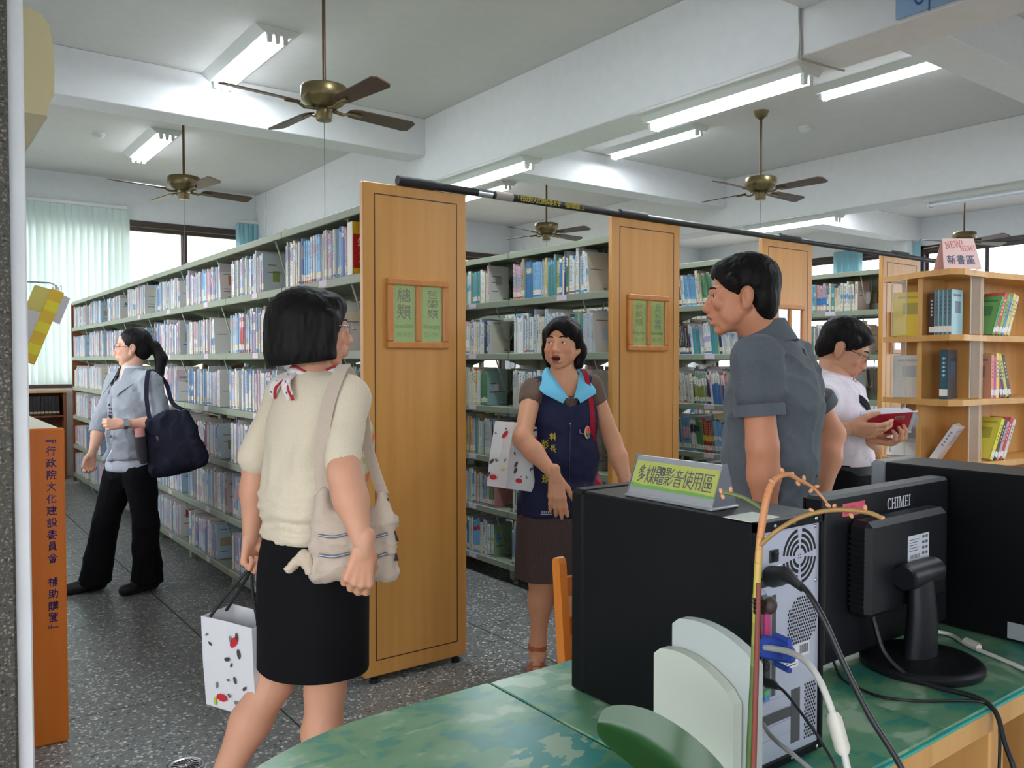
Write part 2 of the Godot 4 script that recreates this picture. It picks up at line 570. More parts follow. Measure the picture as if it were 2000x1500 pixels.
# ---------------------------------------------------------------- windows and blinds
var n_win := 0
func window(at: Vector3, turn: float, w: float, sill: float, head: float, panes: int, label := "") -> void:
	# local x along the wall, z out of the room; at is the near lower corner at floor height
	n_win += 1
	var o := Node3D.new()
	o.name = "window_%d" % n_win
	add_child(o)
	o.position = at
	o.rotation.y = turn
	o.set_meta("kind", "structure")
	if label: tag(o, label, "window")
	var M = mats.dark_bronze
	var b := MB.new()
	b.span(Vector3(0, head - 0.075, -0.01), Vector3(w, head, 0.12), 0.006)
	b.span(Vector3(0, head - 0.13, 0.03), Vector3(w, head - 0.08, 0.09), 0.005)
	b.span(Vector3(0, sill, -0.01), Vector3(w, sill + 0.06, 0.12), 0.006)
	b.span(Vector3(0, sill, -0.01), Vector3(0.06, head, 0.12), 0.006)
	b.span(Vector3(w - 0.06, sill, -0.01), Vector3(w, head, 0.12), 0.006)
	put("window_frame", b, M, o)
	var g := mat("glass", Color(0.94, 0.97, 0.97, 0.05), 0.02)
	g.transparency = BaseMaterial3D.TRANSPARENCY_ALPHA
	for k in panes:
		var x0 := 0.06 + (w - 0.12) * k / panes
		var x1 := 0.06 + (w - 0.12) * (k + 1) / panes
		var z := 0.035 if k % 2 == 0 else 0.07
		b = MB.new()
		for s in [[x0 - 0.02, x0 + 0.035], [x1 - 0.035, x1 + 0.02]]:
			b.span(Vector3(s[0], sill + 0.06, z), Vector3(s[1], head - 0.1, z + 0.03), 0.004)
		b.span(Vector3(x0, sill + 0.06, z), Vector3(x1, sill + 0.115, z + 0.03), 0.004)
		var sash := put("sash", b, M, o)
		b = MB.new()
		b.span(Vector3(x0 + 0.03, sill + 0.11, z + 0.012), Vector3(x1 - 0.03, head - 0.1, z + 0.017))
		put("pane", b, g, sash)

func blind(at: Vector3, turn: float, w: float, top: float, bottom: float, pitch: float, angle: float, label: String, tint: StandardMaterial3D) -> void:
	var o := thing("vertical_blind", label, "blind", at, turn)
	var b := MB.new()
	b.span(Vector3(-0.02, top - 0.045, -0.03), Vector3(w + 0.02, top, 0.02), 0.006)
	put("head_rail", b, mats.white_plastic, o)
	# one curved louvre, shared
	b = MB.new()
	var L := top - bottom - 0.05
	var P := []
	for i in 2:
		var row := []
		for j in 7:
			var s := j / 6.0 - 0.5
			row.append(Vector3(s * 0.11, -L * i, 0.012 * cos(s * PI)))
		P.append(row)
	b.grid(P)
	var m := b.mesh()
	var n := int(w / pitch) + 1
	for k in n:
		var s := put("slat", m, tint, o)
		s.position = Vector3(pitch * k, top - 0.048, -0.006 * (k % 2))
		s.rotation.y = angle + 0.14 * sin(k * 2.3)

func build_windows() -> void:
	window(Vector3(3.98, 0, -11.38), PI, 3.48, 1.08, 3.2, 4, "dark framed sliding window in the back wall, half covered by blinds")
	window(Vector3(8.3, 0, -11.38), PI, 3.7, 1.08, 3.2, 4)
	window(Vector3(12.9, 0, -11.38), PI, 3.95, 1.08, 3.2, 4)
	window(Vector3(13.32, 0, -7.4), PI / 2, 3.7, 1.05, 3.26, 4, "side window beyond the third bookshelf row")
	window(Vector3(13.32, 0, -3.0), PI / 2, 3.85, 1.05, 3.26, 4, "bright side window behind the new books sign")
	window(Vector3(13.32, 0, 1.6), PI / 2, 4.0, 1.05, 3.26, 4)
	window(Vector3(-1.7, 0, 2.22), 0.0, 2.3, 0.8, 2.9, 3)
	window(Vector3(6.0, 0, 2.22), 0.0, 2.4, 0.8, 2.9, 2)
	window(Vector3(11.2, 0, 2.22), 0.0, 1.8, 0.8, 2.9, 2)
	window(Vector3(-2.22, 0, -1.6), -PI / 2, 3.2, 0.3, 2.7, 3)
	window(Vector3(0.235, 0, -10.9), -PI / 2, 3.5, 1.0, 3.1, 4)
	window(Vector3(0.235, 0, -7.0), -PI / 2, 2.6, 1.0, 3.1, 3)
	var cl := mat("blind_cloth", S(218, 231, 228), 0.8)
	cl.backlight_enabled = true
	cl.backlight = Color(0.72, 0.77, 0.76)
	var bl := mat("blind_blue", S(158, 206, 220), 0.8)
	bl.backlight_enabled = true
	bl.backlight = Color(0.5, 0.6, 0.62)
	blind(Vector3(0.62, 0, -11.3), 0.0, 1.72, 3.35, 1.12, 0.078, 0.25, "pale aqua vertical blind drawn across the left of the back window", cl)
	blind(Vector3(3.76, 0, -11.3), 0.0, 0.26, 3.33, 1.12, 0.062, 0.5, "bunched blue vertical blind at the corner end of back window", bl)
	blind(Vector3(13.22, 0, -6.86), PI / 2, 0.46, 3.36, 1.1, 0.06, 0.4, "blue vertical blind beside the column, under the far ceiling fan", bl)
	blind(Vector3(13.22, 0, -7.86), PI / 2, 0.42, 3.36, 1.1, 0.06, 0.4, "blue vertical blind beyond the column, above the fourth shelf row", bl)
	blind(Vector3(4.7, 0, -11.3), 0.0, 1.4, 3.35, 1.12, 0.078, 0.25, "pale aqua blind on the back wall, glimpsed over the second row", cl)
	blind(Vector3(9.0, 0, -11.3), 0.0, 1.6, 3.35, 1.12, 0.078, 0.25, "pale aqua blind on the back wall, glimpsed over the third row", cl)

# ---------------------------------------------------------------- lamps, fans
func lamp(at: Vector3, tubes: int, lit: bool, label: String) -> void:
	# batten along z, at = middle of the face it is fixed to
	var o := thing("fluorescent_lamp", label, "lamp", at, 0.0)
	var w := 0.07 + 0.05 * tubes
	var L := 1.25
	var b := MB.new()
	b.prism(PackedVector2Array([Vector2(-w * 0.75, 0), Vector2(w * 0.75, 0), Vector2(w * 0.45, -0.05), Vector2(-w * 0.45, -0.05)]), L, Vector3(0, 0, -L / 2))
	put("housing", b, mats.white_plastic, o)
	var tube := mat("tube_lit" if lit else "tube_off", S(240, 244, 255), 0.3)
	if lit:
		tube.emission_enabled = true
		tube.emission = Color(0.93, 0.97, 1.0)
		tube.emission_energy_multiplier = LAMP_GLOW
	for k in tubes:
		var x := (k - (tubes - 1) * 0.5) * 0.055
		b = MB.new()
		b.tube([Vector3(x, -0.078, -L / 2 + 0.04), Vector3(x, -0.078, L / 2 - 0.04)], 0.014, 10)
		put("tube", b, tube, o)
		for s in [-1.0, 1.0]:
			b = MB.new()
			b.prism(PackedVector2Array([Vector2(x - 0.02, -0.045), Vector2(x + 0.02, -0.045), Vector2(x + 0.014, -0.1), Vector2(x - 0.014, -0.1)]), 0.025, Vector3(0, 0, s * (L / 2 - 0.025) - 0.0125))
			put("socket", b, mats.white_plastic, o)
	if lit:
		var a := AreaLight3D.new()
		a.name = "lamp_light"
		a.area_size = Vector2(w, L - 0.1)
		a.light_color = Color(0.93, 0.97, 1.0)
		a.light_energy = LAMP_ENERGY
		a.shadow_enabled = true
		a.position = Vector3(0, -0.105, 0)
		a.rotation.x = -PI / 2
		o.add_child(a)

const LAMP_GLOW := 20.0
const LAMP_ENERGY := 3.2

func fan(at: Vector3, turn: float, label: String, cord := 1.0) -> void:
	var o := thing("ceiling_fan", label, "ceiling fan", at, turn, "ceiling fans")
	var brass := mat("antique_brass", S(122, 108, 76), 0.35, 0.75)
	var blade := wood("fan_blade_wood", S(92, 66, 50), S(74, 50, 38), 0.45, Vector3(4, 4, 1), 21)
	var b := MB.new()
	b.tube([Vector3(0, 0.07, 0), Vector3(0, 3.7 - at.y - 0.03, 0)], 0.011, 10)
	put("rod", b, mat("rod_brown", S(104, 78, 58), 0.4, 0.5), o)
	b = MB.new()
	b.lathe([Vector2(0, -0.075), Vector2(0.02, -0.075), Vector2(0.055, -0.045), Vector2(0.068, 0), Vector2(0, 0)], Vector3(0, 3.7 - at.y, 0), 20)
	put("canopy", b, brass, o)
	b = MB.new()
	b.lathe([Vector2(0, -0.06), Vector2(0.07, -0.058), Vector2(0.105, -0.044), Vector2(0.136, -0.012), Vector2(0.1425, -0.004), Vector2(0.1425, 0.062), Vector2(0.136, 0.07), Vector2(0.05, 0.076), Vector2(0, 0.08)], Vector3.ZERO, 32)
	put("motor_housing", b, brass, o)
	b = MB.new()
	b.lathe([Vector2(0, -0.135), Vector2(0.045, -0.133), Vector2(0.05, -0.125), Vector2(0.05, -0.075), Vector2(0.028, -0.07), Vector2(0.028, -0.05)], Vector3.ZERO, 24)
	put("switch_housing", b, brass, o)
	b = MB.new()
	b.tube([Vector3(0, -0.13, 0), Vector3(0.0, -0.13 - cord, 0)], 0.0022, 5)
	put("pull_cord", b, mat("cord_grey", S(120, 118, 112), 0.7), o)
	for k in 4:
		var bs := Basis(Vector3.UP, k * PI / 2) * Basis(Vector3.RIGHT, deg_to_rad(-14))
		b = MB.new()
		var poly := PackedVector2Array()
		for i in 9:
			var a := PI / 2 + PI * i / 8
			poly.append(Vector2(0.215 + 0.05 * cos(a), 0.05 * sin(a)))
		poly.append_array([Vector2(0.62, -0.064), Vector2(0.65, -0.045), Vector2(0.65, 0.045), Vector2(0.62, 0.064)])
		b.prism(poly, 0.008, Vector3(0, -0.045, 0), bs * Basis(Vector3.RIGHT, PI / 2))
		var bl := put("blade", b, blade, o)
		b = MB.new()
		b.tube([bs * Vector3(0.06, -0.02, 0) + Vector3(0, -0.045, 0), bs * Vector3(0.13, -0.03, 0) + Vector3(0, -0.045, 0), bs * Vector3(0.18, -0.01, 0) + Vector3(0, -0.045, 0), bs * Vector3(0.26, -0.012, 0) + Vector3(0, -0.045, 0)], [0.012, 0.01, 0.009, 0.012], 6)
		put("blade_iron", b, brass, bl)

func build_lamps() -> void:
	lamp(Vector3(2.15, 3.7, -6.22), 3, true, "lit ceiling lamp on the slab beside the nearest fan")
	lamp(Vector3(2.19, 3.7, -9.3), 3, true, "lit ceiling lamp over the back of the room near the pale blinds")
	lamp(Vector3(4.23, 3.09, -3.45), 2, true, "long lit lamp under the main beam, nearest to the blue sign")
	lamp(Vector3(4.23, 3.09, -6.05), 2, true, "lit lamp under the main beam, just above the black pole")
	lamp(Vector3(6.32, 3.7, -3.5), 2, true, "lit slab lamp beyond the main beam, above the brass fan")
	lamp(Vector3(6.32, 3.7, -6.05), 2, true, "lit slab lamp beside the cross beam, beyond the main beam")
	lamp(Vector3(6.32, 3.7, -9.2), 2, true, "lit slab lamp in the far bay, its end showing over the pole")
	lamp(Vector3(8.63, 3.09, -6.0), 2, true, "lit lamp under the far main beam above the third panel")
	lamp(Vector3(8.63, 3.09, -3.75), 2, false, "unlit grey lamp fitting under the far main beam")
	lamp(Vector3(10.9, 3.7, -6.0), 2, true, "lit slab lamp in the last bay before the side windows")
	lamp(Vector3(2.15, 3.7, -3.3), 3, true, "lit slab lamp just above the top of the picture")
	lamp(Vector3(4.23, 3.09, -0.6), 2, true, "lit lamp under the main beam behind the blue sign")
	fan(Vector3(2.13, 3.01, -4.8), deg_to_rad(6), "nearest brass ceiling fan, large at the top over the first row")
	fan(Vector3(2.14, 3.02, -7.93), deg_to_rad(8), "brass ceiling fan before the back window, over the first row")
	fan(Vector3(6.42, 3.02, -4.8), deg_to_rad(2), "brass ceiling fan below the smoke detector, beyond the main beam")
	fan(Vector3(6.35, 3.0, -7.85), deg_to_rad(10), "brass ceiling fan half hidden behind the second shelf row")
	fan(Vector3(11.0, 2.98, -5.1), deg_to_rad(-20), "brass ceiling fan in front of bright window above the new books sign", 0.2)
	for d in [[Vector3(1.67, 3.7, -9.25), "small white smoke detector near the lamp by the back window"], [Vector3(7.19, 3.7, -4.86), "small white smoke detector beside the brass fan beyond the beam"]]:
		var o := thing("smoke_detector", d[1], "smoke detector", d[0])
		var b := MB.new()
		b.lathe([Vector2(0, -0.055), Vector2(0.03, -0.052), Vector2(0.045, -0.04), Vector2(0.05, -0.025), Vector2(0.06, -0.02), Vector2(0.062, 0), Vector2(0, 0)], Vector3.ZERO, 20)
		put("housing", b, mats.white_plastic, o)
# ---------------------------------------------------------------- steel book rows
const LEVELS := [2.07, 1.78, 1.45, 1.115, 0.79, 0.46, 0.135]
const BAY := 0.912
const ROWS := [1.60, 3.05, 4.33, 5.72]
const ZP := -3.215
const ORD := ["first", "second", "third", "fourth", "fifth", "sixth", "seventh", "eighth", "ninth", "tenth", "eleventh", "twelfth", "thirteenth", "fourteenth", "fifteenth", "sixteenth", "seventeenth", "eighteenth", "nineteenth", "twentieth", "twenty-first", "twenty-second", "twenty-third", "twenty-fourth", "twenty-fifth", "twenty-sixth", "twenty-seventh", "twenty-eighth", "twenty-ninth", "thirtieth", "thirty-first", "thirty-second", "thirty-third", "thirty-fourth", "thirty-fifth", "thirty-sixth", "thirty-seventh", "thirty-eighth", "thirty-ninth", "fortieth", "forty-first", "forty-second", "forty-third", "forty-fourth", "forty-fifth", "forty-sixth", "forty-seventh", "forty-eighth", "forty-ninth", "fiftieth"]

func build_rows() -> void:
	var sb := MB.new()   # one shelf board, both faces, shared by every bay and level
	sb.box(Vector3(0.26, -0.012, 0), Vector3(0.50, 0.022, BAY - 0.012), 0.002)
	for x in [0.006, 0.514]:
		sb.box(Vector3(x, -0.02, 0), Vector3(0.012, 0.04, BAY - 0.006), 0.003)
	sb.box(Vector3(0.26, 0.03, 0), Vector3(0.012, 0.06, BAY - 0.04))
	var shelf := sb.mesh()
	var cb := MB.new()   # canopy at the top, with its hanging web
	cb.box(Vector3(0.26, -0.008, 0), Vector3(0.50, 0.016, BAY - 0.008), 0.002)
	for x in [0.007, 0.513]:
		cb.box(Vector3(x, -0.018, 0), Vector3(0.014, 0.036, BAY - 0.006), 0.003)
	cb.box(Vector3(0.26, -0.075, 0), Vector3(0.012, 0.13, BAY - 0.04))
	var canopy := cb.mesh()
	var ub := MB.new()
	ub.span(Vector3(0.235, 0.02, -0.024), Vector3(0.285, 2.06, 0.024), 0.003)
	var upright := ub.mesh()
	var fb := MB.new()
	fb.prism(PackedVector2Array([Vector2(0.03, 0.03), Vector2(0.49, 0.03), Vector2(0.49, 0.115), Vector2(0.03, 0.115)]), 0.045, Vector3(0, 0, -0.0225))
	for x in [0.06, 0.46]:
		fb.lathe([Vector2(0, 0), Vector2(0.018, 0.0), Vector2(0.018, 0.02), Vector2(0.007, 0.022), Vector2(0.007, 0.03)], Vector3(x, 0, 0), 10)
	var foot := fb.mesh()
	var pb := MB.new()   # end bracket carrying a board, a slim wing on both faces
	for s in [-1.0, 1.0]:
		pb.prism(PackedVector2Array([Vector2(0.26 + s * 0.02, -0.1), Vector2(0.26 + s * 0.02, 0.035), Vector2(0.26 + s * 0.245, 0.012), Vector2(0.26 + s * 0.245, -0.03)]), 0.004, Vector3(0, 0, -0.002))
	var bracket := pb.mesh()
	var wb := MB.new()   # wire book support hung under a board
	wb.tube([Vector3(0.03, -0.03, 0.0), Vector3(0.055, -0.10, 0.0), Vector3(0.085, -0.2, 0), Vector3(0.1, -0.235, 0), Vector3(0.125, -0.245, 0), Vector3(0.15, -0.235, 0), Vector3(0.165, -0.2, 0), Vector3(0.19, -0.03, 0)], 0.0045, 6)
	wb.box(Vector3(0.03, -0.032, 0), Vector3(0.012, 0.008, 0.035))
	var wire := wb.mesh()
	var label_mesh := MB.new()
	label_mesh.box(Vector3.ZERO, Vector3(0.002, 0.03, 0.085))
	var lm := label_mesh.mesh()
	var pink := mat("label_pink", S(214, 196, 208), 0.6)
	var rng := RandomNumberGenerator.new()
	rng.seed = 5
	var which := ["first", "second", "third", "fourth"]
	var note := ["behind the woman in black skirt", "behind the woman in the navy vest", "behind the man in the grey polo shirt", "behind the man reading a red book"]
	for r in 4:
		var x0: float = ROWS[r]
		var nb: int = [8, 8, 8, 8][r]
		var o := thing("library_bookshelf", "%s steel bookshelf row with maple end, %s" % [which[r], note[r]], "bookshelf", Vector3(x0, 0, ZP - 0.02))
		for k in nb + 1:
			var z := -k * BAY
			if k > 0:
				put("upright", upright, mats.steel, o).position.z = z
				put("foot", foot, mats.steel, o).position.z = z + (0.025 if k == nb else 0.0)
			for l in LEVELS.size():
				if k > 0 and (r == 0 or k < 4):
					var br := put("bracket", bracket, mats.steel_pale, o)
					br.position = Vector3(0, LEVELS[l], z)
		for k in nb:
			var z := -(k + 0.5) * BAY
			for l in LEVELS.size():
				var sh := put("canopy" if l == 0 else "shelf_board", canopy if l == 0 else shelf, mats.steel, o)
				sh.position = Vector3(0, LEVELS[l], z)
				if l > 0 and (r == 0 and k < 5 or k < 2):
					var t := put("shelf_label", lm, pink, o)
					t.position = Vector3(-0.001, LEVELS[l] - 0.017, z + 0.06)
				if l < 6 and (r == 0 or k < 3):
					var w := put("book_support", wire, mats.steel_pale, o)
					w.position = Vector3(0, LEVELS[l], z + rng.randf_range(0.18, 0.32))
		# maple end panel with its dark inlay line
		var b := MB.new()
		b.span(Vector3(-0.002, 0.03, -0.012), Vector3(0.522, 2.168, 0.022), 0.004)
		var pan := put("end_panel", b, mats.maple, o)
		b = MB.new()
		for q in [[0.05, 0.472, 2.117, 2.122], [0.05, 0.472, 0.098, 0.103], [0.05, 0.0545, 0.1, 2.12], [0.4675, 0.472, 0.1, 2.12]]:
			b.span(Vector3(q[0], q[2], 0.0215), Vector3(q[1], q[3], 0.0228))
		put("inlay_line", b, mats.inlay, pan)
		for x in [0.05, 0.47]:
			b = MB.new()
			b.lathe([Vector2(0, 0), Vector2(0.02, 0), Vector2(0.02, 0.018), Vector2(0.008, 0.02), Vector2(0.008, 0.034)], Vector3(x, 0, 0.005), 12)
			put("leveller", b, mats.black, pan)
		b = MB.new()
		b.span(Vector3(0, 0.03, -nb * BAY - 0.05), Vector3(0.52, 2.06, -nb * BAY - 0.028), 0.004)
		put("back_panel", b, mats.brown_wood, o)
	# framed subject cards on the panels
	var cards := [["總類", "哲學類", "Generalities", "Philosophy", "000-099", "100-199"], ["宗教類", "自然科學類", "Religions", "Natural Sciences", "200-299", "300-399"], ["", "", "", "", "", ""], ["", "", "", "", "", ""]]
	for r in 4:
		card(r, cards[r])
	# black pole lying across the tops of the panels
	var o := thing("tie_pole", "long black pole with yellow lettering lying across the tops of panels", "pole", Vector3(0, 2.168 + 0.02, ZP))
	var b := MB.new()
	b.tube([Vector3(1.93, 0, 0), Vector3(7.2, -0.012, 0)], 0.018, 14)
	put("rod", b, mats.black, o)
	b = MB.new()
	for x in [[1.765, 1.95], [3.1, 3.3], [4.5, 4.7], [5.85, 6.05]]:
		b = MB.new()
		b.tube([Vector3(x[0], 0.002, 0), Vector3(x[1], 0.001, 0)], 0.022, 14)
		put("sleeve", b, mat("black_rubber", S(32, 32, 35), 0.6), o)
	b = MB.new()
	b.tube([Vector3(2.185, 0, 0), Vector3(2.265, 0, 0)], 0.0195, 14)
	put("metal_ring", b, mats.chrome, o)
	b = MB.new()
	b.tube([Vector3(2.285, 0, 0), Vector3(2.385, 0, 0)], 0.0205, 14)
	put("tape", b, mat("grey_tape", S(168, 158, 150), 0.7), o)
	b = MB.new()
	glyphs(b, "「行政院文化建設委員會 補助購置」", Vector3(2.40, 0.0125, 0.0185), Vector3.RIGHT, Vector3.DOWN, 0.024, 0.026, Vector3(0.0255, 0, 0), 0.12)
	put("lettering", b, mat("gold_paint", S(196, 178, 48), 0.5), o)

func card(r: int, t: Array) -> void:
	var blank: bool = t[0] == ""
	var names := ["framed pair of green subject cards reading Generalities and Philosophy", "framed pair of green subject cards reading Religions and Natural Sciences", "framed pair of glossy cards on the panel behind the grey polo shirt", "framed pair of glossy cards on the last panel behind new books shelf"]
	var o := thing("subject_sign", names[r], "sign", Vector3(ROWS[r] + 0.26, 1.61, ZP + 0.003))
	var fm := wood("frame_wood", S(196, 128, 62), S(208, 140, 72), 0.4, Vector3(4, 4, 4), 31)
	var W := 0.155
	var H := 0.153
	var b := MB.new()
	for q in [[-W, W, H - 0.03, H], [-W, W, -H, -H + 0.03], [-W, -W + 0.03, -H + 0.03, H - 0.03], [W - 0.03, W, -H + 0.03, H - 0.03], [-0.013, 0.013, -H + 0.03, H - 0.03]]:
		b.span(Vector3(q[0], q[2], 0), Vector3(q[1], q[3], 0.022), 0.005)
	put("frame", b, fm, o)
	var cm := mat("card_green", S(164, 196, 92), 0.6)
	var g := mat("card_glass", Color(0.96, 0.98, 0.98, 0.06), 0.03)
	g.transparency = BaseMaterial3D.TRANSPARENCY_ALPHA
	for s in 2:
		var x0 := -W + 0.03 if s == 0 else 0.013
		var x1 := -0.013 if s == 0 else W - 0.03
		b = MB.new()
		b.span(Vector3(x0, -H + 0.03, 0.001), Vector3(x1, H - 0.03, 0.006))
		var cd := put("card", b, mat("card_pale", S(196, 210, 220), 0.5) if blank else cm, o)
		if not blank:
			var text: String = t[s]
			var n := text.length()
			b = MB.new()
			var h: float = [0.0, 0.0, 0.058, 0.036, 0.0, 0.024][n]
			var w: float = [0.0, 0.0, 0.062, 0.05, 0.0, 0.046][n]
			glyphs(b, text, Vector3((x0 + x1) * 0.5 - w * 0.5 + (0.008 if s == 1 else 0.0), H - 0.045, 0.0064), Vector3.RIGHT, Vector3.DOWN, w, h, Vector3(0, -h * 1.22, 0), 0.11)
			var ink := mat("ink_teal", S(64, 138, 116), 0.6) if n == 5 else mat("ink_olive", S(132, 128, 72), 0.6)
			put("characters", b, ink, cd)
			var inkd := mat("ink_green", S(92, 118, 52), 0.6)
			latin(t[2 + s], 0.017, 0.092, inkd, cd, Vector3((x0 + x1) * 0.5, -0.055, 0.0064), Basis.IDENTITY)
			latin(t[4 + s], 0.022, 0.074, mat("ink_pale_green", S(128, 160, 76), 0.6), cd, Vector3((x0 + x1) * 0.5, -0.092, 0.0064), Basis.IDENTITY)
		b = MB.new()
		b.span(Vector3(x0, -H + 0.03, 0.0095), Vector3(x1, H - 0.03, 0.0115))
		put("glass", b, g, o)
# ---------------------------------------------------------------- books
const TONES := [["sky-blue", 118, 172, 214], ["pale blue", 190, 212, 226], ["strong blue", 62, 122, 186], ["white", 230, 230, 228], ["off-white", 214, 214, 206], ["lavender", 176, 170, 204], ["pink", 214, 172, 186], ["grey", 158, 164, 168], ["light grey", 196, 202, 206], ["navy", 44, 58, 104], ["teal", 74, 150, 156], ["cream", 218, 208, 180], ["green", 84, 142, 84], ["red", 176, 52, 52], ["yellow", 212, 188, 66], ["black", 44, 44, 48], ["tan", 170, 150, 122], ["olive", 150, 164, 78], ["purple", 104, 78, 128], ["orange", 206, 128, 66]]
const MIX := [[3, 3, 3, 3, 3, 1, 1, 4, 0, 2, 8, 4, 4, 6, 6, 5, 11, 7, 0, 3, 3, 6, 13, 2], [3, 3, 4, 8, 11, 0, 2, 10, 12, 13, 14, 15, 16, 9, 17, 6, 3, 4, 11, 7]]
var atlas_tone := []
var book_mats := {}
var unit_books := {}

func paint_atlas() -> void:
	# left half: 32 x 8 spines of 32 x 128 px; right half: 8 x 8 covers of 128 px
	var rng := RandomNumberGenerator.new()
	rng.seed = 404
	var im := Image.create(2048, 1024, false, Image.FORMAT_RGB8)
	for row in 8:
		for colm in 32:
			var pal: Array = MIX[0] if row < 5 else MIX[1]
			var ti: int = pal[rng.randi() % pal.size()]
			atlas_tone.append(ti)
			var T: Array = TONES[ti]
			var base := S(T[1], T[2], T[3]) * rng.randf_range(0.9, 1.06)
			var X := colm * 32
			var Y := row * 128
			im.fill_rect(Rect2i(X, Y, 32, 128), base)
			var dark := base.get_luminance() > 0.35
			var ink := S(60, 66, 84) if dark else S(226, 226, 220)
			if rng.randf() < 0.3:
				ink = S(50, 96, 160) if dark else S(232, 210, 120)
			if rng.randf() < 0.55:   # a band of another colour
				var o: Array = TONES[pal[rng.randi() % pal.size()]]
				var y0 := rng.randi_range(0, 70)
				im.fill_rect(Rect2i(X, Y + y0, 32, rng.randi_range(8, 44)), S(o[1], o[2], o[3]))
			if rng.randf() < 0.25:
				var o2: Array = TONES[pal[rng.randi() % pal.size()]]
				im.fill_rect(Rect2i(X, Y, 32, rng.randi_range(6, 16)), S(o2[1], o2[2], o2[3]))
			var y := rng.randi_range(8, 18)   # title characters down the spine
			var n := rng.randi_range(4, 9)
			for k in n:
				var w := rng.randi_range(10, 15)
				for s in 4:
					if rng.randf() < 0.8:
						im.fill_rect(Rect2i(X + 16 - w / 2 + rng.randi_range(0, 3), Y + y + s * 2, w - rng.randi_range(0, 5), 1), ink)
				for s in 2:
					im.fill_rect(Rect2i(X + 16 - w / 2 + rng.randi_range(0, w), Y + y, 1, 7), ink)
				y += 9
				if y > 92: break
			if rng.randf() < 0.8:   # call number label
				im.fill_rect(Rect2i(X, Y + 100, 32, 17), S(228, 222, 202))
				for s in 3:
					im.fill_rect(Rect2i(X + 5, Y + 103 + s * 4, rng.randi_range(12, 22), 1), S(120, 116, 110))
				if rng.randf() < 0.35:
					im.fill_rect(Rect2i(X, Y + 117, 32, 6), S(196, 60, 70) if rng.randf() < 0.4 else S(70, 120, 180))
	for row in 8:
		for colm in 8:
			var pal: Array = MIX[0] if row < 5 else MIX[1]
			var T: Array = TONES[pal[rng.randi() % pal.size()]]
			var X := 1024 + colm * 128
			var Y := row * 128
			var base := S(T[1], T[2], T[3]).lerp(S(206, 204, 198), 0.55)
			im.fill_rect(Rect2i(X, Y, 128, 128), base)
			var o: Array = TONES[rng.randi() % TONES.size()]
			if rng.randf() < 0.6:
				im.fill_rect(Rect2i(X + rng.randi_range(14, 50), Y + rng.randi_range(20, 60), rng.randi_range(24, 60), rng.randi_range(14, 40)), S(o[1], o[2], o[3]))
			for k in rng.randi_range(1, 3):
				var yy := Y + rng.randi_range(8, 100)
				im.fill_rect(Rect2i(X + 18, yy, rng.randi_range(30, 84), 3), base.darkened(0.4))
			im.fill_rect(Rect2i(X + 86, Y + 108, 26, 12), S(226, 226, 222))
			for k in 8:
				im.fill_rect(Rect2i(X + 88 + k * 3, Y + 109, 1 + k % 2, 8), S(40, 40, 40))
	var m := mat("book_cover", Color.WHITE, 0.38)
	m.albedo_texture = ImageTexture.create_from_image(im)
	mat("paper", S(206, 198, 180), 0.85)

func spine_uv(d: int) -> Rect2:
	return Rect2((d % 32) * 32.0 / 2048.0 + 0.0006, (d / 32) * 0.125 + 0.001, 31.0 / 2048.0 - 0.0004, 0.123)

func cover_uv(d: int) -> Rect2:
	var k := (d * 7) % 8
	return Rect2(0.5 + k * 0.0625 + 0.001, (d / 32) * 0.125 + 0.001, 0.0605, 0.123)

func unit_book(d: int) -> Array:
	# one book, 1 x 1 x 1: spine towards -x, standing on y = 0, thickness along z
	if unit_books.has(d):
		return unit_books[d]
	var b := MB.new()
	var su := spine_uv(d)
	var cu := cover_uv(d)
	var P := [Vector2(0.035, -0.5), Vector2(0.008, -0.36), Vector2(0.0, -0.12), Vector2(0.0, 0.12), Vector2(0.008, 0.36), Vector2(0.035, 0.5)]
	for i in 5:
		var p: Vector2 = P[i]
		var q: Vector2 = P[i + 1]
		var u0 := su.position.x + su.size.x * (p.y + 0.5)
		var u1 := su.position.x + su.size.x * (q.y + 0.5)
		b.quad_uv(Vector3(p.x, 1, p.y), Vector3(q.x, 1, q.y), Vector3(q.x, 0, q.y), Vector3(p.x, 0, p.y), Vector3(-1, 0, (p.y + q.y) * 0.9), Vector2(u0, su.position.y), Vector2(u1, su.position.y), Vector2(u1, su.end.y), Vector2(u0, su.end.y))
		b.quad_uv(Vector3(p.x, 1, p.y), Vector3(q.x, 1, q.y), Vector3(0.06, 1, q.y * 0.86), Vector3(0.06, 1, p.y * 0.86), Vector3.UP, su.position, su.position, su.position, su.position)
	for s in [-1.0, 1.0]:
		var o := Vector3(0, 0, s)
		b.quad(Vector3(0.035, 1, s * 0.5), Vector3(1, 1, s * 0.5), Vector3(1, 0, s * 0.5), Vector3(0.035, 0, s * 0.5), o, cu)
		b.quad(Vector3(0.035, 1, s * 0.43), Vector3(1, 1, s * 0.43), Vector3(1, 0, s * 0.43), Vector3(0.035, 0, s * 0.43), -o, Rect2(cu.position, Vector2.ZERO))
		b.quad(Vector3(0.035, 1, s * 0.5), Vector3(1, 1, s * 0.5), Vector3(1, 1, s * 0.43), Vector3(0.035, 1, s * 0.43), Vector3.UP, Rect2(cu.position, Vector2.ZERO))
		b.quad(Vector3(1, 1, s * 0.5), Vector3(1, 0, s * 0.5), Vector3(1, 0, s * 0.43), Vector3(1, 1, s * 0.43), Vector3.RIGHT, Rect2(cu.position, Vector2.ZERO))
	var pg := MB.new()
	pg.span(Vector3(0.05, 0.015, -0.43), Vector3(0.965, 0.985, 0.43))
	unit_books[d] = [b.mesh(), pg.mesh()]
	return unit_books[d]

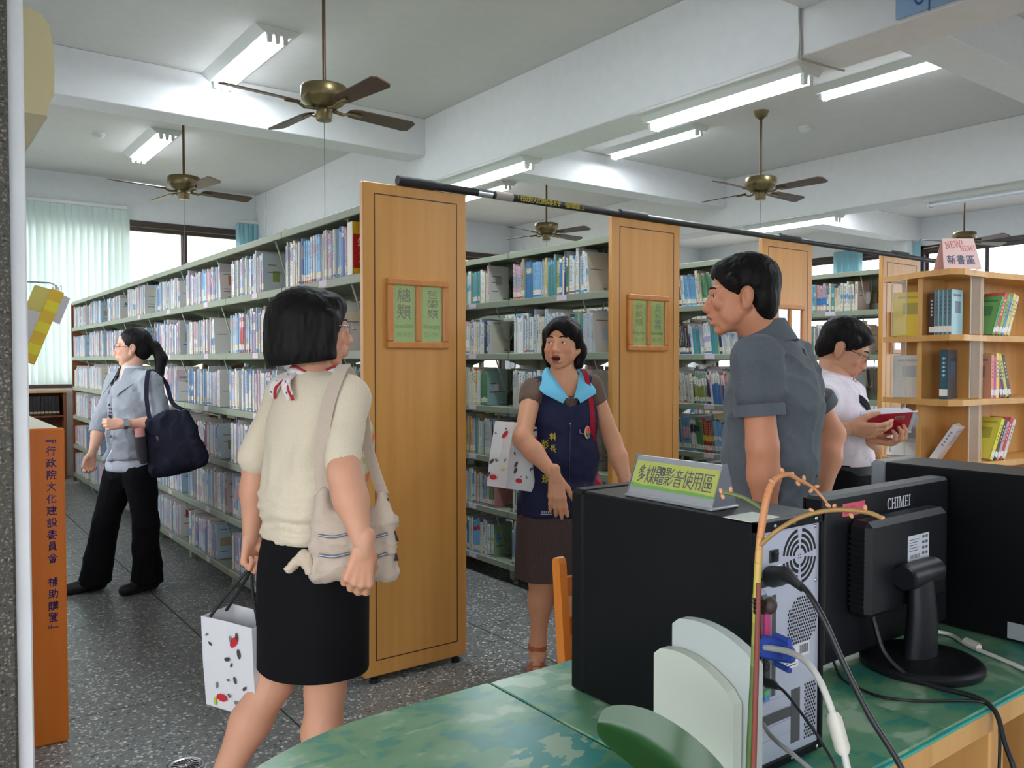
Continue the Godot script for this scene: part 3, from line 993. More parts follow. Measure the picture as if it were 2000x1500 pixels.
func add_book(b: MB, pg: MB, at: Vector3, bs: Basis, d: float, h: float, w: float, design: int) -> void:
	var su := spine_uv(design)
	var cu := cover_uv(design)
	var z := w * 0.5
	var q := func(x: float, y: float, zz: float) -> Vector3: return at + bs * Vector3(x, y, zz)
	var A: Vector3 = q.call(0, h, -z); var B: Vector3 = q.call(0, h, z); var C: Vector3 = q.call(0, 0, z); var D: Vector3 = q.call(0, 0, -z)
	var E: Vector3 = q.call(d, h, -z); var F: Vector3 = q.call(d, h, z); var H: Vector3 = q.call(d, 0, z); var I: Vector3 = q.call(d, 0, -z)
	b.quad(A, B, C, D, bs * Vector3.LEFT, su)
	b.quad(B, F, H, C, bs * Vector3.BACK, cu)
	b.quad(E, A, D, I, bs * Vector3.FORWARD, cu)
	pg.quad(A, E, F, B, bs * Vector3.UP)
	pg.quad(E, F, H, I, bs * Vector3.RIGHT)

func single_book(at: Vector3, bs: Basis, d: float, h: float, w: float, design: int, label: String, group: String) -> MeshInstance3D:
	var ub := unit_book(design)
	var o := put("book", ub[0], mats.book_cover)
	o.transform = Transform3D(bs * Basis.from_scale(Vector3(d, h, w)), at)
	tag(o, label, "book", group)
	put("pages", ub[1], mats.paper, o)
	return o

func px(p: Vector3) -> Vector2:
	var q: Vector3 = (get_node("camera") as Camera3D).transform.affine_inverse() * p
	return Vector2(1000.0 - 1617.0 * q.x / q.z, 750.0 + 1617.0 * q.y / q.z)

func hidden_spot(r: int, p: Vector3) -> bool:
	# roughly what the people and panels in front cover, so that single books go where they show
	var s := px(p)
	if s.x < 5 or s.x > 1995: return true
	if r == 0: return s.x > 712 or (s.y > 580 and s.x > 530) or (s.y > 720 and s.x > 488) or (s.x < 330 and s.y > 650 and s.x > 185)
	if r == 1: return s.x < 918 or s.x > 1196 or (s.y > 610 and s.x > 1050) or (s.y > 750 and s.x > 1000) or (s.y > 800 and s.x > 945)
	if r == 2: return s.x < 1334 or s.x > 1488 or s.x > 1385 + (0 if s.y < 900 else -20) or s.y > 890
	return s.x < 1593 or s.x > 1725 or (s.y > 612 and s.x < 1700) or s.y > 790

func build_books() -> void:
	paint_atlas()
	var rng := RandomNumberGenerator.new()
	rng.seed = 2016
	var all := []
	var tier := ["", "top", "second", "third", "fourth", "fifth", "bottom"]
	for r in 4:
		for face in 2:
			for k in 8:
				if r > 0 and k > 4 or r > 1 and k > 2: continue
				for l in range(1, 7):
					if face == 1 and rng.randf() < 0.35: continue
					var z0: float = ZP - 0.02 - (k + 1) * BAY + 0.02
					var room: float = BAY - 0.05 - rng.randf_range(0.05, 0.26)
					if r == 0 and k == 0: room = BAY - (0.19 if l == 1 else rng.randf_range(0.15, 0.4))
					if r == 1 and k == 0 and l == 1: room = BAY - 0.2
					if r == 2: room = BAY - 0.06
					var series := -1
					var run := 0
					var z := 0.0
					var list := []
					var tall := rng.randf_range(0.2, 0.235)
					while true:
						if run <= 0:
							run = rng.randi_range(1, 5) if rng.randf() < 0.4 else 1
							series = rng.randi() % 160 if (r == 0 and face == 0) else (160 + rng.randi() % 96)
							if r > 0 and rng.randf() < 0.25: series = rng.randi() % 160
						run -= 1
						var w := rng.randf_range(0.009, 0.024) * (1.25 if r > 0 else 1.0)
						if z + w > room: break
						list.append({"z": z0 + z + w * 0.5, "w": w * 0.96, "h": minf(tall * rng.randf_range(0.93, 1.07) * (1.12 if rng.randf() < 0.06 else 1.0), 0.262), "d": rng.randf_range(0.145, 0.18), "s": series})
						z += w
					for i in list.size():
						var e: Dictionary = list[i]
						e.r = r; e.k = k; e.l = l; e.face = face
						e.n = list.size() - 1 - i
						e.lean = 0.0
						if e.n < 2 and rng.randf() < 0.5: e.lean = -0.07 - 0.03 * (1 - e.n)
						if r == 2: e.lean = -0.12
						e.x = rng.randf_range(0.012, 0.03)
						all.append(e)
	# the ones that show largest become single books
	var cand := []
	for e in all:
		e.at = Vector3(ROWS[e.r] + e.x if e.face == 0 else ROWS[e.r] + 0.52 - e.x, LEVELS[e.l] + 0.001, e.z)
		var mid: Vector3 = e.at + Vector3(0, e.h * 0.6, 0)
		if e.face == 0 and not hidden_spot(e.r, mid):
			e.area = e.h * e.w / pow(mid.distance_to(Vector3(0, 1.4, 0)), 2.0) * absf(mid.x) / mid.length()
			cand.append(e)
	cand.sort_custom(func(a, b): return a.area > b.area)
	for i in mini(272, cand.size()):
		cand[i].single = true
	var bs_b := MB.new()
	var bs_p := MB.new()
	for e in all:
		var bs := Basis(Vector3.RIGHT, e.lean)
		if e.face == 1:
			bs = Basis(Vector3.UP, PI) * bs
		if e.has("single"):
			var tone: String = TONES[atlas_tone[e.s]][0]
			var size := "slim " if e.w < 0.013 else "thick " if e.w > 0.022 else ""
			single_book(e.at, bs, e.d, e.h, e.w, e.s, "%s%s book, %s from near end, %s tier, %s bay of the %s row" % [size, tone, ORD[e.n], tier[e.l], ORD[e.k], ORD[e.r]], "books on the %s row" % ORD[e.r])
		else:
			add_book(bs_b, bs_p, e.at, bs, e.d, e.h, e.w, e.s)
	# the thick red book beside the first end panel
	var rb := thing("book", "thick red and yellow book at the near end of first row's top tier", "book", Vector3(ROWS[0] + 0.016, LEVELS[1] + 0.001, ZP - 0.165))
	var b := MB.new()
	b.span(Vector3(0.004, 0, -0.025), Vector3(0.175, 0.236, 0.025), 0.002)
	put("cover", b, mat("cover_red", S(188, 34, 32), 0.35), rb)
	b = MB.new()
	b.span(Vector3(0.0, 0, -0.025), Vector3(0.006, 0.236, 0.025), 0.002)
	put("spine", b, mat("cover_cream", S(222, 216, 200), 0.4), rb)
	b = MB.new()
	b.span(Vector3(0.006, 0.182, 0.0245), Vector3(0.175, 0.236, 0.0256))
	b.span(Vector3(0.006, 0.0, 0.0245), Vector3(0.175, 0.032, 0.0256))
	put("yellow_band", b, mat("cover_yellow", S(216, 182, 40), 0.35), rb)
	b = MB.new()
	glyphs(b, "智", Vector3(0.03, 0.166, 0.0262), Vector3.RIGHT, Vector3.DOWN, 0.056, 0.058, Vector3.ZERO, 0.11)
	var wt := mat("print_cream", S(232, 224, 206), 0.5)
	put("lettering", b, wt, rb)
	latin("39", 0.05, 0.05, wt, rb, Vector3(0.06, 0.078, 0.0258), Basis.IDENTITY)
	var o := put("shelved_books", bs_b, mats.book_cover)
	o.set_meta("kind", "stuff")
	tag(o, "packed rows of library books filling the remaining steel shelves", "books")
	put("pages", bs_p, mats.paper, o).set_meta("kind", "stuff")
# ---------------------------------------------------------------- soft bodies: blended distances, meshed as surface nets
class Blob:
	var h := 0.01
	var k := 80.0
	var prims := []
	var subs := []
	var cuts := []
	var disp = null
	var paint = null
	var col := Color.WHITE
	func _init(cell: float, blend: float) -> void:
		h = cell
		k = blend
	func cap(a: Vector3, b: Vector3, ra: float, rb: float, fr := Basis.IDENTITY, sq := Vector3.ONE) -> void:
		prims.append([0, a, b, ra, rb, fr, sq])
	func ell(c: Vector3, r: Vector3, fr := Basis.IDENTITY) -> void:
		prims.append([1, c, r, 0.0, 0.0, fr])
	func sub(c: Vector3, r: Vector3, fr := Basis.IDENTITY) -> void:
		subs.append([c, r, fr])
	func cut(p: Vector3, n: Vector3) -> void:
		cuts.append([p, n.normalized()])
	func build(mb: MB) -> void:
		var lo := Vector3.ONE * 1e9
		var hi := -lo
		var mg := 3.2 / k + h * 2.0
		var boxes := []
		for q in prims:
			var a: Vector3
			var b: Vector3
			if q[0] == 0:
				var r: float = maxf(q[3], q[4]) * maxf(q[6].x, maxf(q[6].y, q[6].z))
				a = Vector3(minf(q[1].x, q[2].x), minf(q[1].y, q[2].y), minf(q[1].z, q[2].z)) - Vector3.ONE * (r + mg)
				b = Vector3(maxf(q[1].x, q[2].x), maxf(q[1].y, q[2].y), maxf(q[1].z, q[2].z)) + Vector3.ONE * (r + mg)
			else:
				var fr: Basis = q[5]
				var r: Vector3 = q[2]
				var e := Vector3(Vector3(fr.x.x * r.x, fr.y.x * r.y, fr.z.x * r.z).length(), Vector3(fr.x.y * r.x, fr.y.y * r.y, fr.z.y * r.z).length(), Vector3(fr.x.z * r.x, fr.y.z * r.y, fr.z.z * r.z).length()) + Vector3.ONE * mg
				a = q[1] - e
				b = q[1] + e
			boxes.append([a, b])
			lo = Vector3(minf(lo.x, a.x), minf(lo.y, a.y), minf(lo.z, a.z))
			hi = Vector3(maxf(hi.x, b.x), maxf(hi.y, b.y), maxf(hi.z, b.z))
		var nx := int((hi.x - lo.x) / h) + 2
		var ny := int((hi.y - lo.y) / h) + 2
		var nz := int((hi.z - lo.z) / h) + 2
		var sy := nx
		var sz := nx * ny
		var D := PackedFloat32Array()
		D.resize(nx * ny * nz)
		var far := exp(-k * mg)
		for w in prims.size():
			var q: Array = prims[w]
			var ba: Vector3 = (boxes[w][0] - lo) / h
			var bb: Vector3 = (boxes[w][1] - lo) / h
			var fr: Basis = q[5]
			var inv := fr.transposed()
			for z in range(maxi(0, int(ba.z)), mini(nz, int(bb.z) + 2)):
				for y in range(maxi(0, int(ba.y)), mini(ny, int(bb.y) + 2)):
					var at := z * sz + y * sy
					for x in range(maxi(0, int(ba.x)), mini(nx, int(bb.x) + 2)):
						var p := lo + Vector3(x, y, z) * h
						var d: float
						if q[0] == 0:
							var sq: Vector3 = q[6]
							if sq == Vector3.ONE:
								var ab: Vector3 = q[2] - q[1]
								var t := clampf((p - q[1]).dot(ab) / maxf(ab.length_squared(), 1e-9), 0.0, 1.0)
								d = (p - q[1] - ab * t).length() - lerpf(q[3], q[4], t)
							else:
								var pa: Vector3 = (inv * (p - q[1])) / sq
								var ab: Vector3 = (inv * (q[2] - q[1])) / sq
								var t := clampf(pa.dot(ab) / maxf(ab.length_squared(), 1e-9), 0.0, 1.0)
								var v := pa - ab * t
								var l := v.length()
								d = (l - lerpf(q[3], q[4], t)) * ((v * sq).length() / maxf(l, 1e-6))
						else:
							var m: Vector3 = inv * (p - q[1])
							var a: Vector3 = m / q[2]
							var l := a.length()
							d = l * (l - 1.0) / maxf((a / q[2]).length(), 1e-6) if l > 0.05 else -minf(q[2].x, minf(q[2].y, q[2].z))
						if d < mg:
							D[at + x] += exp(-k * maxf(d, -0.3))
		var near := h * 3.0
		for i in D.size():
			var v := D[i]
			if v <= 0.0:
				D[i] = 1.0
				continue
			var d := -log(v) / k
			if d < near and d > -near * 4.0 or subs.size() > 0 and d < near or cuts.size() > 0 and d < near:
				var x := i % nx
				var y := (i / nx) % ny
				var z := i / sz
				var p := lo + Vector3(x, y, z) * h
				if disp != null and absf(d) < near:
					d += disp.call(p)
				for s in subs:
					var m: Vector3 = s[2].transposed() * (p - s[0])
					var a: Vector3 = m / s[1]
					var l := a.length()
					var e: float = l * (l - 1.0) / maxf((a / s[1]).length(), 1e-6) if l > 0.05 else -minf(s[1].x, minf(s[1].y, s[1].z))
					if -e > d - 0.012:
						var f := clampf(0.5 + 0.5 * (-e - d) / 0.004, 0.0, 1.0)
						d = lerpf(d, -e, f) + 0.004 * f * (1.0 - f)
				for c in cuts:
					d = maxf(d, (p - c[0]).dot(c[1]))
			D[i] = d
		# one vertex in each crossed cell
		var id := PackedInt32Array()
		id.resize(D.size())
		id.fill(-1)
		var V := PackedVector3Array()
		var C := PackedColorArray()
		var off := [0, 1, sy, sy + 1, sz, sz + 1, sz + sy, sz + sy + 1]
		var lim := h * 2.6
		for z in nz - 1:
			for y in ny - 1:
				var at := z * sz + y * sy
				for x in nx - 1:
					var i := at + x
					var d0 := D[i]
					if d0 > lim or d0 < -lim:
						continue
					var neg := 0
					for o in off:
						if D[i + o] < 0.0: neg += 1
					if neg == 0 or neg == 8:
						continue
					var s := Vector3.ZERO
					var m := 0
					for e in EDGE:
						var a: float = D[i + off[e[0]]]
						var b: float = D[i + off[e[1]]]
						if (a < 0.0) != (b < 0.0):
							s += CORNER[e[0]].lerp(CORNER[e[1]], a / (a - b))
							m += 1
					id[i] = V.size()
					var p := lo + (Vector3(x, y, z) + s / m) * h
					V.append(p)
					C.append(paint.call(p) if paint != null else col)
		var T := PackedInt32Array()
		for z in range(1, nz - 1):
			for y in range(1, ny - 1):
				var at := z * sz + y * sy
				for x in range(1, nx - 1):
					var i := at + x
					var a := D[i]
					if a > lim or a < -lim:
						continue
					for ax in 3:
						var st: int = [1, sy, sz][ax]
						var b := D[i + st]
						if (a < 0.0) == (b < 0.0):
							continue
						var u: int = [sy, sz, 1][ax]
						var w: int = [sz, 1, sy][ax]
						var q := [id[i], id[i - u], id[i - u - w], id[i - w]]
						if q.min() < 0:
							continue
						if a < 0.0:
							T.append_array([q[0], q[1], q[2], q[0], q[2], q[3]])
						else:
							T.append_array([q[0], q[2], q[1], q[0], q[3], q[2]])
		var N := PackedVector3Array()
		N.resize(V.size())
		for t in range(0, T.size(), 3):
			var g := (V[T[t + 2]] - V[T[t]]).cross(V[T[t + 1]] - V[T[t]])
			for j in 3:
				N[T[t + j]] += g
		# orient by the field: outside is where it grows
		var vote := 0
		for t in range(0, T.size(), maxi(3, (T.size() / 300) * 3)):
			var p := V[T[t]]
			var g := N[T[t]].normalized() * h * 1.5
			var qa := ((p + g) - lo) / h
			var qb := ((p - g) - lo) / h
			var ia := int(qa.x + 0.5) + int(qa.y + 0.5) * sy + int(qa.z + 0.5) * sz
			var ib := int(qb.x + 0.5) + int(qb.y + 0.5) * sy + int(qb.z + 0.5) * sz
			if ia >= 0 and ib >= 0 and ia < D.size() and ib < D.size():
				vote += 1 if D[ia] > D[ib] else -1
		var sgn := 1.0 if vote >= 0 else -1.0
		for t in range(0, T.size(), 3):
			mb.col = C[T[t]]
			var na := N[T[t]].normalized() * sgn
			var nb := N[T[t + 1]].normalized() * sgn
			var nc := N[T[t + 2]].normalized() * sgn
			mb.tri(V[T[t]], V[T[t + 1]], V[T[t + 2]], na, nb, nc)
			var L := mb.c.size()
			mb.c[L - 3] = C[T[t]]
			if mb.v[L - 2] == V[T[t + 1]]:
				mb.c[L - 2] = C[T[t + 1]]; mb.c[L - 1] = C[T[t + 2]]
			else:
				mb.c[L - 2] = C[T[t + 2]]; mb.c[L - 1] = C[T[t + 1]]
	const EDGE := [[0, 1], [2, 3], [4, 5], [6, 7], [0, 2], [1, 3], [4, 6], [5, 7], [0, 4], [1, 5], [2, 6], [3, 7]]
	const CORNER := [Vector3(0, 0, 0), Vector3(1, 0, 0), Vector3(0, 1, 0), Vector3(1, 1, 0), Vector3(0, 0, 1), Vector3(1, 0, 1), Vector3(0, 1, 1), Vector3(1, 1, 1)]

# ---------------------------------------------------------------- anatomy
func skin_mat(key: String, c: Color) -> StandardMaterial3D:
	var m := mat(key, Color.WHITE, 0.5, 0.0, 0.4)
	m.vertex_color_use_as_albedo = true
	m.subsurf_scatter_enabled = true
	m.subsurf_scatter_strength = 0.12
	m.set_meta("base", c)
	return m

func hand(mb: MB, wrist: Vector3, dir: Vector3, palm: Vector3, right: bool, curls: Array, thumb_in: float, skin: Color, s := 1.0) -> void:
	dir = dir.normalized()
	var n := (palm - dir * palm.dot(dir)).normalized()
	var side := dir.cross(n) * (1.0 if right else -1.0)
	var b := Blob.new(0.0034, 330.0)
	b.col = skin
	b.cap(wrist - dir * 0.03, wrist + dir * 0.01, 0.0235 * s, 0.022 * s)
	for i in 4:
		var k: Vector3 = wrist + (dir * [0.088, 0.090, 0.086, 0.078][i] + side * (1.45 - i) * 0.0185 - n * [0.0, 0.002, 0.001, -0.002][i]) * s
		b.cap(wrist + (dir * 0.008 + side * (1.5 - i) * 0.010) * s, k, 0.0145 * s, 0.0105 * s)
		var L: float = [0.040, 0.045, 0.041, 0.032][i] * s
		var a: float = curls[i] if curls.size() > i else curls[0]
		var d := dir
		var p := k
		var spread := (1.5 - i) * 0.06
		d = (d + side * spread).normalized()
		var ax := d.cross(n).normalized()
		var r0: float = [0.0092, 0.0096, 0.0091, 0.0080][i] * s
		for j in 3:
			d = d.rotated(ax, a * [0.75, 1.1, 0.7][j])
			var q: Vector3 = p + d * L * [1.0, 0.66, 0.52][j]
			b.cap(p, q, r0 * [1.0, 0.92, 0.84][j], r0 * [0.92, 0.84, 0.74][j])
			p = q
	var tb := wrist + (dir * 0.022 + side * 0.022 + n * 0.006) * s
	var td := (dir * 0.75 + side * (0.75 - thumb_in * 0.6) + n * (0.15 + thumb_in * 0.6)).normalized()
	var t1 := tb + td * 0.042 * s
	b.cap(tb, t1, 0.0155 * s, 0.0115 * s)
	var td2 := (td + dir * 0.35 - side * thumb_in * 0.5 + n * thumb_in * 0.3).normalized()
	var t2 := t1 + td2 * 0.032 * s
	b.cap(t1, t2, 0.0108 * s, 0.0098 * s)
	b.cap(t2, t2 + (td2 + dir * 0.2).normalized() * 0.024 * s, 0.0098 * s, 0.0078 * s)
	b.build(mb)

func head(mb: MB, o: Node3D, c: Vector3, fr: Basis, skin: Color, s: float, opt: Dictionary) -> void:
	# c: between the eyes' height and the ears; fr.x = the person's left, fr.z = where the face looks
	var q := func(x: float, y: float, z: float) -> Vector3: return c + fr * (Vector3(x, y, z) * s)
	var jaw: float = opt.get("jaw", 1.0)
	var mouth: float = opt.get("mouth", 0.0)
	var smile: float = opt.get("smile", 0.0)
	var squint: float = opt.get("squint", 0.75)
	var b := Blob.new(0.0042, 260.0)
	var R := func(x: float, y: float, z: float) -> Vector3: return Vector3(x, y, z) * s
	b.ell(q.call(0, 0.036, -0.014), R.call(0.074, 0.080, 0.091), fr)
	b.ell(q.call(0, -0.02, 0.028), R.call(0.061 * jaw, 0.080, 0.058), fr)
	b.ell(q.call(0, -0.068, 0.036), R.call(0.045 * jaw, 0.038, 0.044), fr)
	b.ell(q.call(0, -0.100, 0.060), R.call(0.021, 0.015, 0.018), fr)
	for x in [-1.0, 1.0]:
		b.cap(q.call(x * 0.052 * jaw, -0.04, -0.004), q.call(x * 0.024, -0.092, 0.048), 0.016 * s, 0.014 * s)
		b.ell(q.call(x * (0.040 + 0.003 * smile), -0.030 + 0.006 * smile, 0.058 + 0.005 * smile), R.call(0.022, 0.02, 0.02), fr)
		b.cap(q.call(x * 0.014, 0.020, 0.082), q.call(x * 0.046, 0.019, 0.066), 0.0085 * s, 0.008 * s)
		b.cap(q.call(x * 0.018, 0.0095, 0.0835), q.call(x * 0.046, 0.0075, 0.070), 0.0048 * s, 0.0042 * s)
		b.cap(q.call(x * 0.020, -0.0085, 0.080), q.call(x * 0.045, -0.0075, 0.069), 0.0046 * s, 0.004 * s)
		b.ell(q.call(x * 0.0125, -0.0385, 0.092), R.call(0.0085, 0.0075, 0.009), fr)
		var ef := fr * Basis(Vector3.UP, x * 0.35) * Basis(Vector3.RIGHT, -0.12)
		b.ell(q.call(x * 0.078, -0.008, -0.012), R.call(0.0075, 0.031, 0.019), ef)
		b.ell(q.call(x * 0.075, -0.033, -0.004), R.call(0.007, 0.011, 0.009), ef)
		b.sub(q.call(x * 0.0865, -0.004, -0.008), R.call(0.006, 0.017, 0.009), ef)
		b.sub(q.call(x * 0.032, 0.001, 0.0845), R.call(0.0125, 0.0062 * squint, 0.012), fr)
	for x in [-1.0, 1.0]:
		b.ell(q.call(x * 0.043 * jaw, -0.052, 0.030), R.call(0.021, 0.032, 0.032), fr)
	b.cap(q.call(0, 0.008, 0.084), q.call(0, -0.030, 0.0985), 0.0075 * s, 0.0095 * s)
	b.ell(q.call(0, -0.036, 0.0995), R.call(0.0120, 0.010, 0.0105), fr)
	b.ell(q.call(0, -0.060, 0.070), R.call(0.031, 0.026, 0.022), fr)
	var open := mouth * 0.011
	b.cap(q.call(-0.019 - 0.007 * smile, -0.0655 + open * 0.3 + 0.006 * smile, 0.0835 - 0.007 * smile), q.call(0, -0.0615 + open * 0.3, 0.0925), 0.0048 * s, 0.0055 * s)
	b.cap(q.call(0.019 + 0.007 * smile, -0.0655 + open * 0.3 + 0.006 * smile, 0.0835 - 0.007 * smile), q.call(0, -0.0615 + open * 0.3, 0.0925), 0.0048 * s, 0.0055 * s)
	b.cap(q.call(-0.015, -0.0735 - open, 0.084), q.call(0.015, -0.0735 - open, 0.084), 0.0058 * s, 0.0058 * s)
	b.ell(q.call(0, -0.0745 - open, 0.089), R.call(0.013, 0.006, 0.006), fr)
	if mouth > 0.0:
		b.sub(q.call(0, -0.0685 - open * 0.35, 0.095), R.call(0.0165 + 0.004 * mouth + 0.006 * smile, 0.0022 + open * 0.55, 0.016), fr)
	else:
		b.sub(q.call(0, -0.0685, 0.098), R.call(0.020, 0.0016, 0.0095), fr)
	var nk: Vector3 = opt.neck
	b.cap(q.call(0, -0.055, -0.022), nk + fr.y * 0.01, 0.050 * s * opt.get("neck_r", 1.0), 0.056 * s * opt.get("neck_r", 1.0))
	var lip: Color = opt.get("lip", Color(skin.r * 0.82, skin.g * 0.52, skin.b * 0.5))
	b.paint = func(p: Vector3) -> Color:
		var l: Vector3 = fr.transposed() * (p - c) / s
		if l.z > 0.078 and absf(l.x) < 0.021 - absf(l.y + 0.0685) * 0.5 and l.y < -0.0575 + open * 0.3 and l.y > -0.0805 - open:
			return lip if absf(l.y + 0.0685 + open * 0.35) > 0.0022 + open * 0.45 or mouth <= 0.0 else Color(0.05, 0.018, 0.016)
		if absf(l.x) > 0.02 and absf(l.x) < 0.06 and l.y < -0.01 and l.y > -0.05 and l.z > 0.03:
			return skin.lerp(Color(skin.r * 1.02, skin.g * 0.82, skin.b * 0.8), 0.5)
		return skin
	b.build(mb)
	# eyes
	var gaze: Vector3 = opt.get("gaze", Vector3(0, 0, 1)).normalized()
	for x in [-1.0, 1.0]:
		var e: Vector3 = q.call(x * 0.0315, 0.0005, 0.0685)
		var eb := MB.new()
		eb.ball(e, Vector3.ONE * 0.0122 * s, 10)
		var eye := put("eyeball", eb, mat("eye_white", S(196, 186, 178), 0.3), o)
		eb = MB.new()
		var gd := fr * gaze
		eb.ball(e + gd * 0.0072 * s, Vector3.ONE * 0.0066 * s, 8)
		put("iris", eb, mat("eye_dark", S(36, 24, 20), 0.15), eye)
		eb = MB.new()
		var by: float = opt.get("brow", 0.0215)
		eb.tube(smooth_path([q.call(x * 0.014, by, 0.0895), q.call(x * 0.026, by + 0.0035, 0.0875), q.call(x * 0.040, by + 0.0025, 0.0795), q.call(x * 0.050, by - 0.002, 0.0705)], 3), [0.0022 * s, 0.0026 * s, 0.003 * s, 0.003 * s, 0.003 * s, 0.0027 * s, 0.0024 * s, 0.002 * s, 0.0016 * s, 0.0012 * s], 6)
		put("eyebrow", eb, mats.hair_black, o)
	if opt.get("teeth", false):
		var eb := MB.new()
		eb.ell_patch(q.call(0, -0.0660, 0.0735), fr, 0.017 * s, 0.0042 * s, 0.012 * s)
		put("teeth", eb, mat("teeth_white", S(226, 220, 206), 0.3), o)

func glasses(o: Node3D, c: Vector3, fr: Basis, s: float, m: Material, rim: bool) -> void:
	var q := func(x: float, y: float, z: float) -> Vector3: return c + fr * (Vector3(x, y, z) * s)
	var g := Node3D.new()
	g.name = "glasses"
	o.add_child(g, true)
	var lens := mat("spectacle_lens", Color(0.95, 0.97, 0.98, 0.06), 0.02)
	lens.transparency = BaseMaterial3D.TRANSPARENCY_ALPHA
	for x in [-1.0, 1.0]:
		var ring := []
		for i in 20:
			var a := TAU * i / 20
			ring.append(q.call(x * (0.034 + 0.0245 * signf(cos(a)) * pow(absf(cos(a)), 0.7)), -0.002 + 0.0155 * signf(sin(a)) * pow(absf(sin(a)), 0.7), 0.101 - 0.25 * absf(0.034 + x * 0.0 + 0.0245 * cos(a)) * 0.35))
		var b := MB.new()
		b.tube(ring, 0.0011 * s if rim else 0.0008 * s, 6, true)
		b.tube([q.call(x * 0.0585, 0.004, 0.0958), q.call(x * 0.070, 0.006, 0.084), q.call(x * 0.0775, 0.004, 0.03), q.call(x * 0.079, 0.002, -0.005), q.call(x * 0.0785, -0.014, -0.022)], 0.0013 * s, 6)
		var fm := put("frame", b, m, g)
		b = MB.new()
		for i in 20:
			b.flat(q.call(x * 0.034, -0.002, 0.0985), ring[i], ring[(i + 1) % 20], fr.z)
		put("lens", b, lens, g)
	var b := MB.new()
	b.tube([q.call(-0.0095, 0.001, 0.0995), q.call(0, 0.004, 0.1045), q.call(0.0095, 0.001, 0.0995)], 0.0011 * s, 6)
	put("bridge", b, m, g)

func collar(mb: MB, c: Vector3, fr: Basis, rx: float, rz: float, h: float, flare: float, gap: float, drop: float) -> void:
	# a turned-down band round the neck, open in front by gap radians on either side, tips dropping at the front
	var outer := []
	for i in 5:
		var f := i / 4.0
		var row := []
		for j in 37:
			var a := -PI + gap + (TAU - 2.0 * gap) * j / 36.0
			var t := Vector3(sin(a + PI), 0, cos(a + PI))
			t = Vector3(-sin(a), 0, -cos(a))
			var front := pow(maxf(0.0, -cos(a)), 2.0)
			front = pow(maxf(0.0, t.z), 2.0)
			var up := h * (sin(f * PI * 0.5)) if f < 0.35 else h * 0.55
			var r := 1.0 + flare * f * f * 6.0
			var y := h * (1.0 - f * f * 1.5) - drop * f * front
			row.append(c + fr * Vector3(t.x * rx * r, y, t.z * rz * r + front * drop * 0.35 * f))
		outer.append(row)
	mb.grid(outer)
	var inner := []
	for row in outer:
		var r2 := []
		for p in row:
			r2.append(p - (p - c).normalized() * 0.003 - fr.y * 0.002)
		inner.append(r2)
	mb.grid(inner)
# ---------------------------------------------------------------- the five people
func lin(r: int, g: int, b: int) -> Color:
	return S(r, g, b).srgb_to_linear()

func frame_of(face: Vector3, up := Vector3.UP) -> Basis:
	var z := face.normalized()
	var x := up.cross(z).normalized()
	return Basis(x, z.cross(x), z)

func folds(sd: int, amp: float, sx: float, sy: float) -> Callable:
	var n := noise_of(sd, 1.0, 2)
	var n2 := noise_of(sd + 500, 1.0, 1)
	return func(p: Vector3) -> float:
		var r := absf(n2.get_noise_3d(p.x * sx * 0.8 + p.y * sy * 0.9, p.y * sy * 1.3 - p.x * sx * 0.5, p.z * sx * 0.8))
		return amp * n.get_noise_3d(p.x * sx, p.y * sy, p.z * sx) + amp * 0.9 * (maxf(0.0, 0.22 - r) * 3.2 - 0.25) * -1.0

func torso(b: Blob, J: Dictionary, fr: Basis, chest: Vector3, belly: Vector3, hips: Vector3, sh := 0.062) -> void:
	var P: Vector3 = J.pelvis
	var N: Vector3 = J.neck
	var up := (N - P).normalized()
	var f2 := frame_of(fr.z, up)
	var mid: Vector3 = (J.SL + J.SR) * 0.5
	b.cap(J.SL + (mid - J.SL) * 0.1, J.SR + (mid - J.SR) * 0.1, sh, sh, f2, Vector3(1, 1, 0.92))
	b.ell(P.lerp(mid, 0.72), chest, f2)
	b.ell(P.lerp(mid, 0.36), belly, f2)
	b.ell(P + up * 0.01, hips, f2)
	for s in [J.SL, J.SR]:
		b.cap(N - up * 0.015, N.lerp(s, 0.55) - up * 0.025, 0.05, 0.05)

func arms_skin(b: Blob, J: Dictionary, r := 1.0) -> void:
	for s in ["L", "R"]:
		b.cap(J["S" + s], J["E" + s], 0.046 * r, 0.039 * r)
		var E: Vector3 = J["E" + s]
		var Wp: Vector3 = J["W" + s]
		b.cap(E, E.lerp(Wp, 0.35), 0.037 * r, 0.040 * r)
		b.cap(E.lerp(Wp, 0.35), Wp, 0.040 * r, 0.0245 * r)

func legs_skin(b: Blob, J: Dictionary, r := 1.0) -> void:
	for s in ["L", "R"]:
		var K: Vector3 = J["K" + s]
		var A: Vector3 = J["A" + s]
		var T: Vector3 = J["T" + s]
		var calf := K.lerp(A, 0.3)
		var fwd := (T - A)
		fwd.y = 0
		fwd = fwd.normalized()
		b.cap(J["H" + s], K, 0.082 * r, 0.056 * r)
		b.cap(K, calf - fwd * 0.012, 0.052 * r, 0.055 * r)
		b.cap(calf - fwd * 0.012, A + (K - A) * 0.12, 0.055 * r, 0.033 * r)
		b.cap(A + (K - A) * 0.12, A, 0.033 * r, 0.035 * r)
		b.cap(A - fwd * 0.035 - Vector3(0, A.y * 0.45, 0), A + Vector3(0, -A.y * 0.35, 0), 0.028, 0.03)
		b.cap(A + Vector3(0, -A.y * 0.3, 0), T, 0.032, 0.02, Basis.IDENTITY)

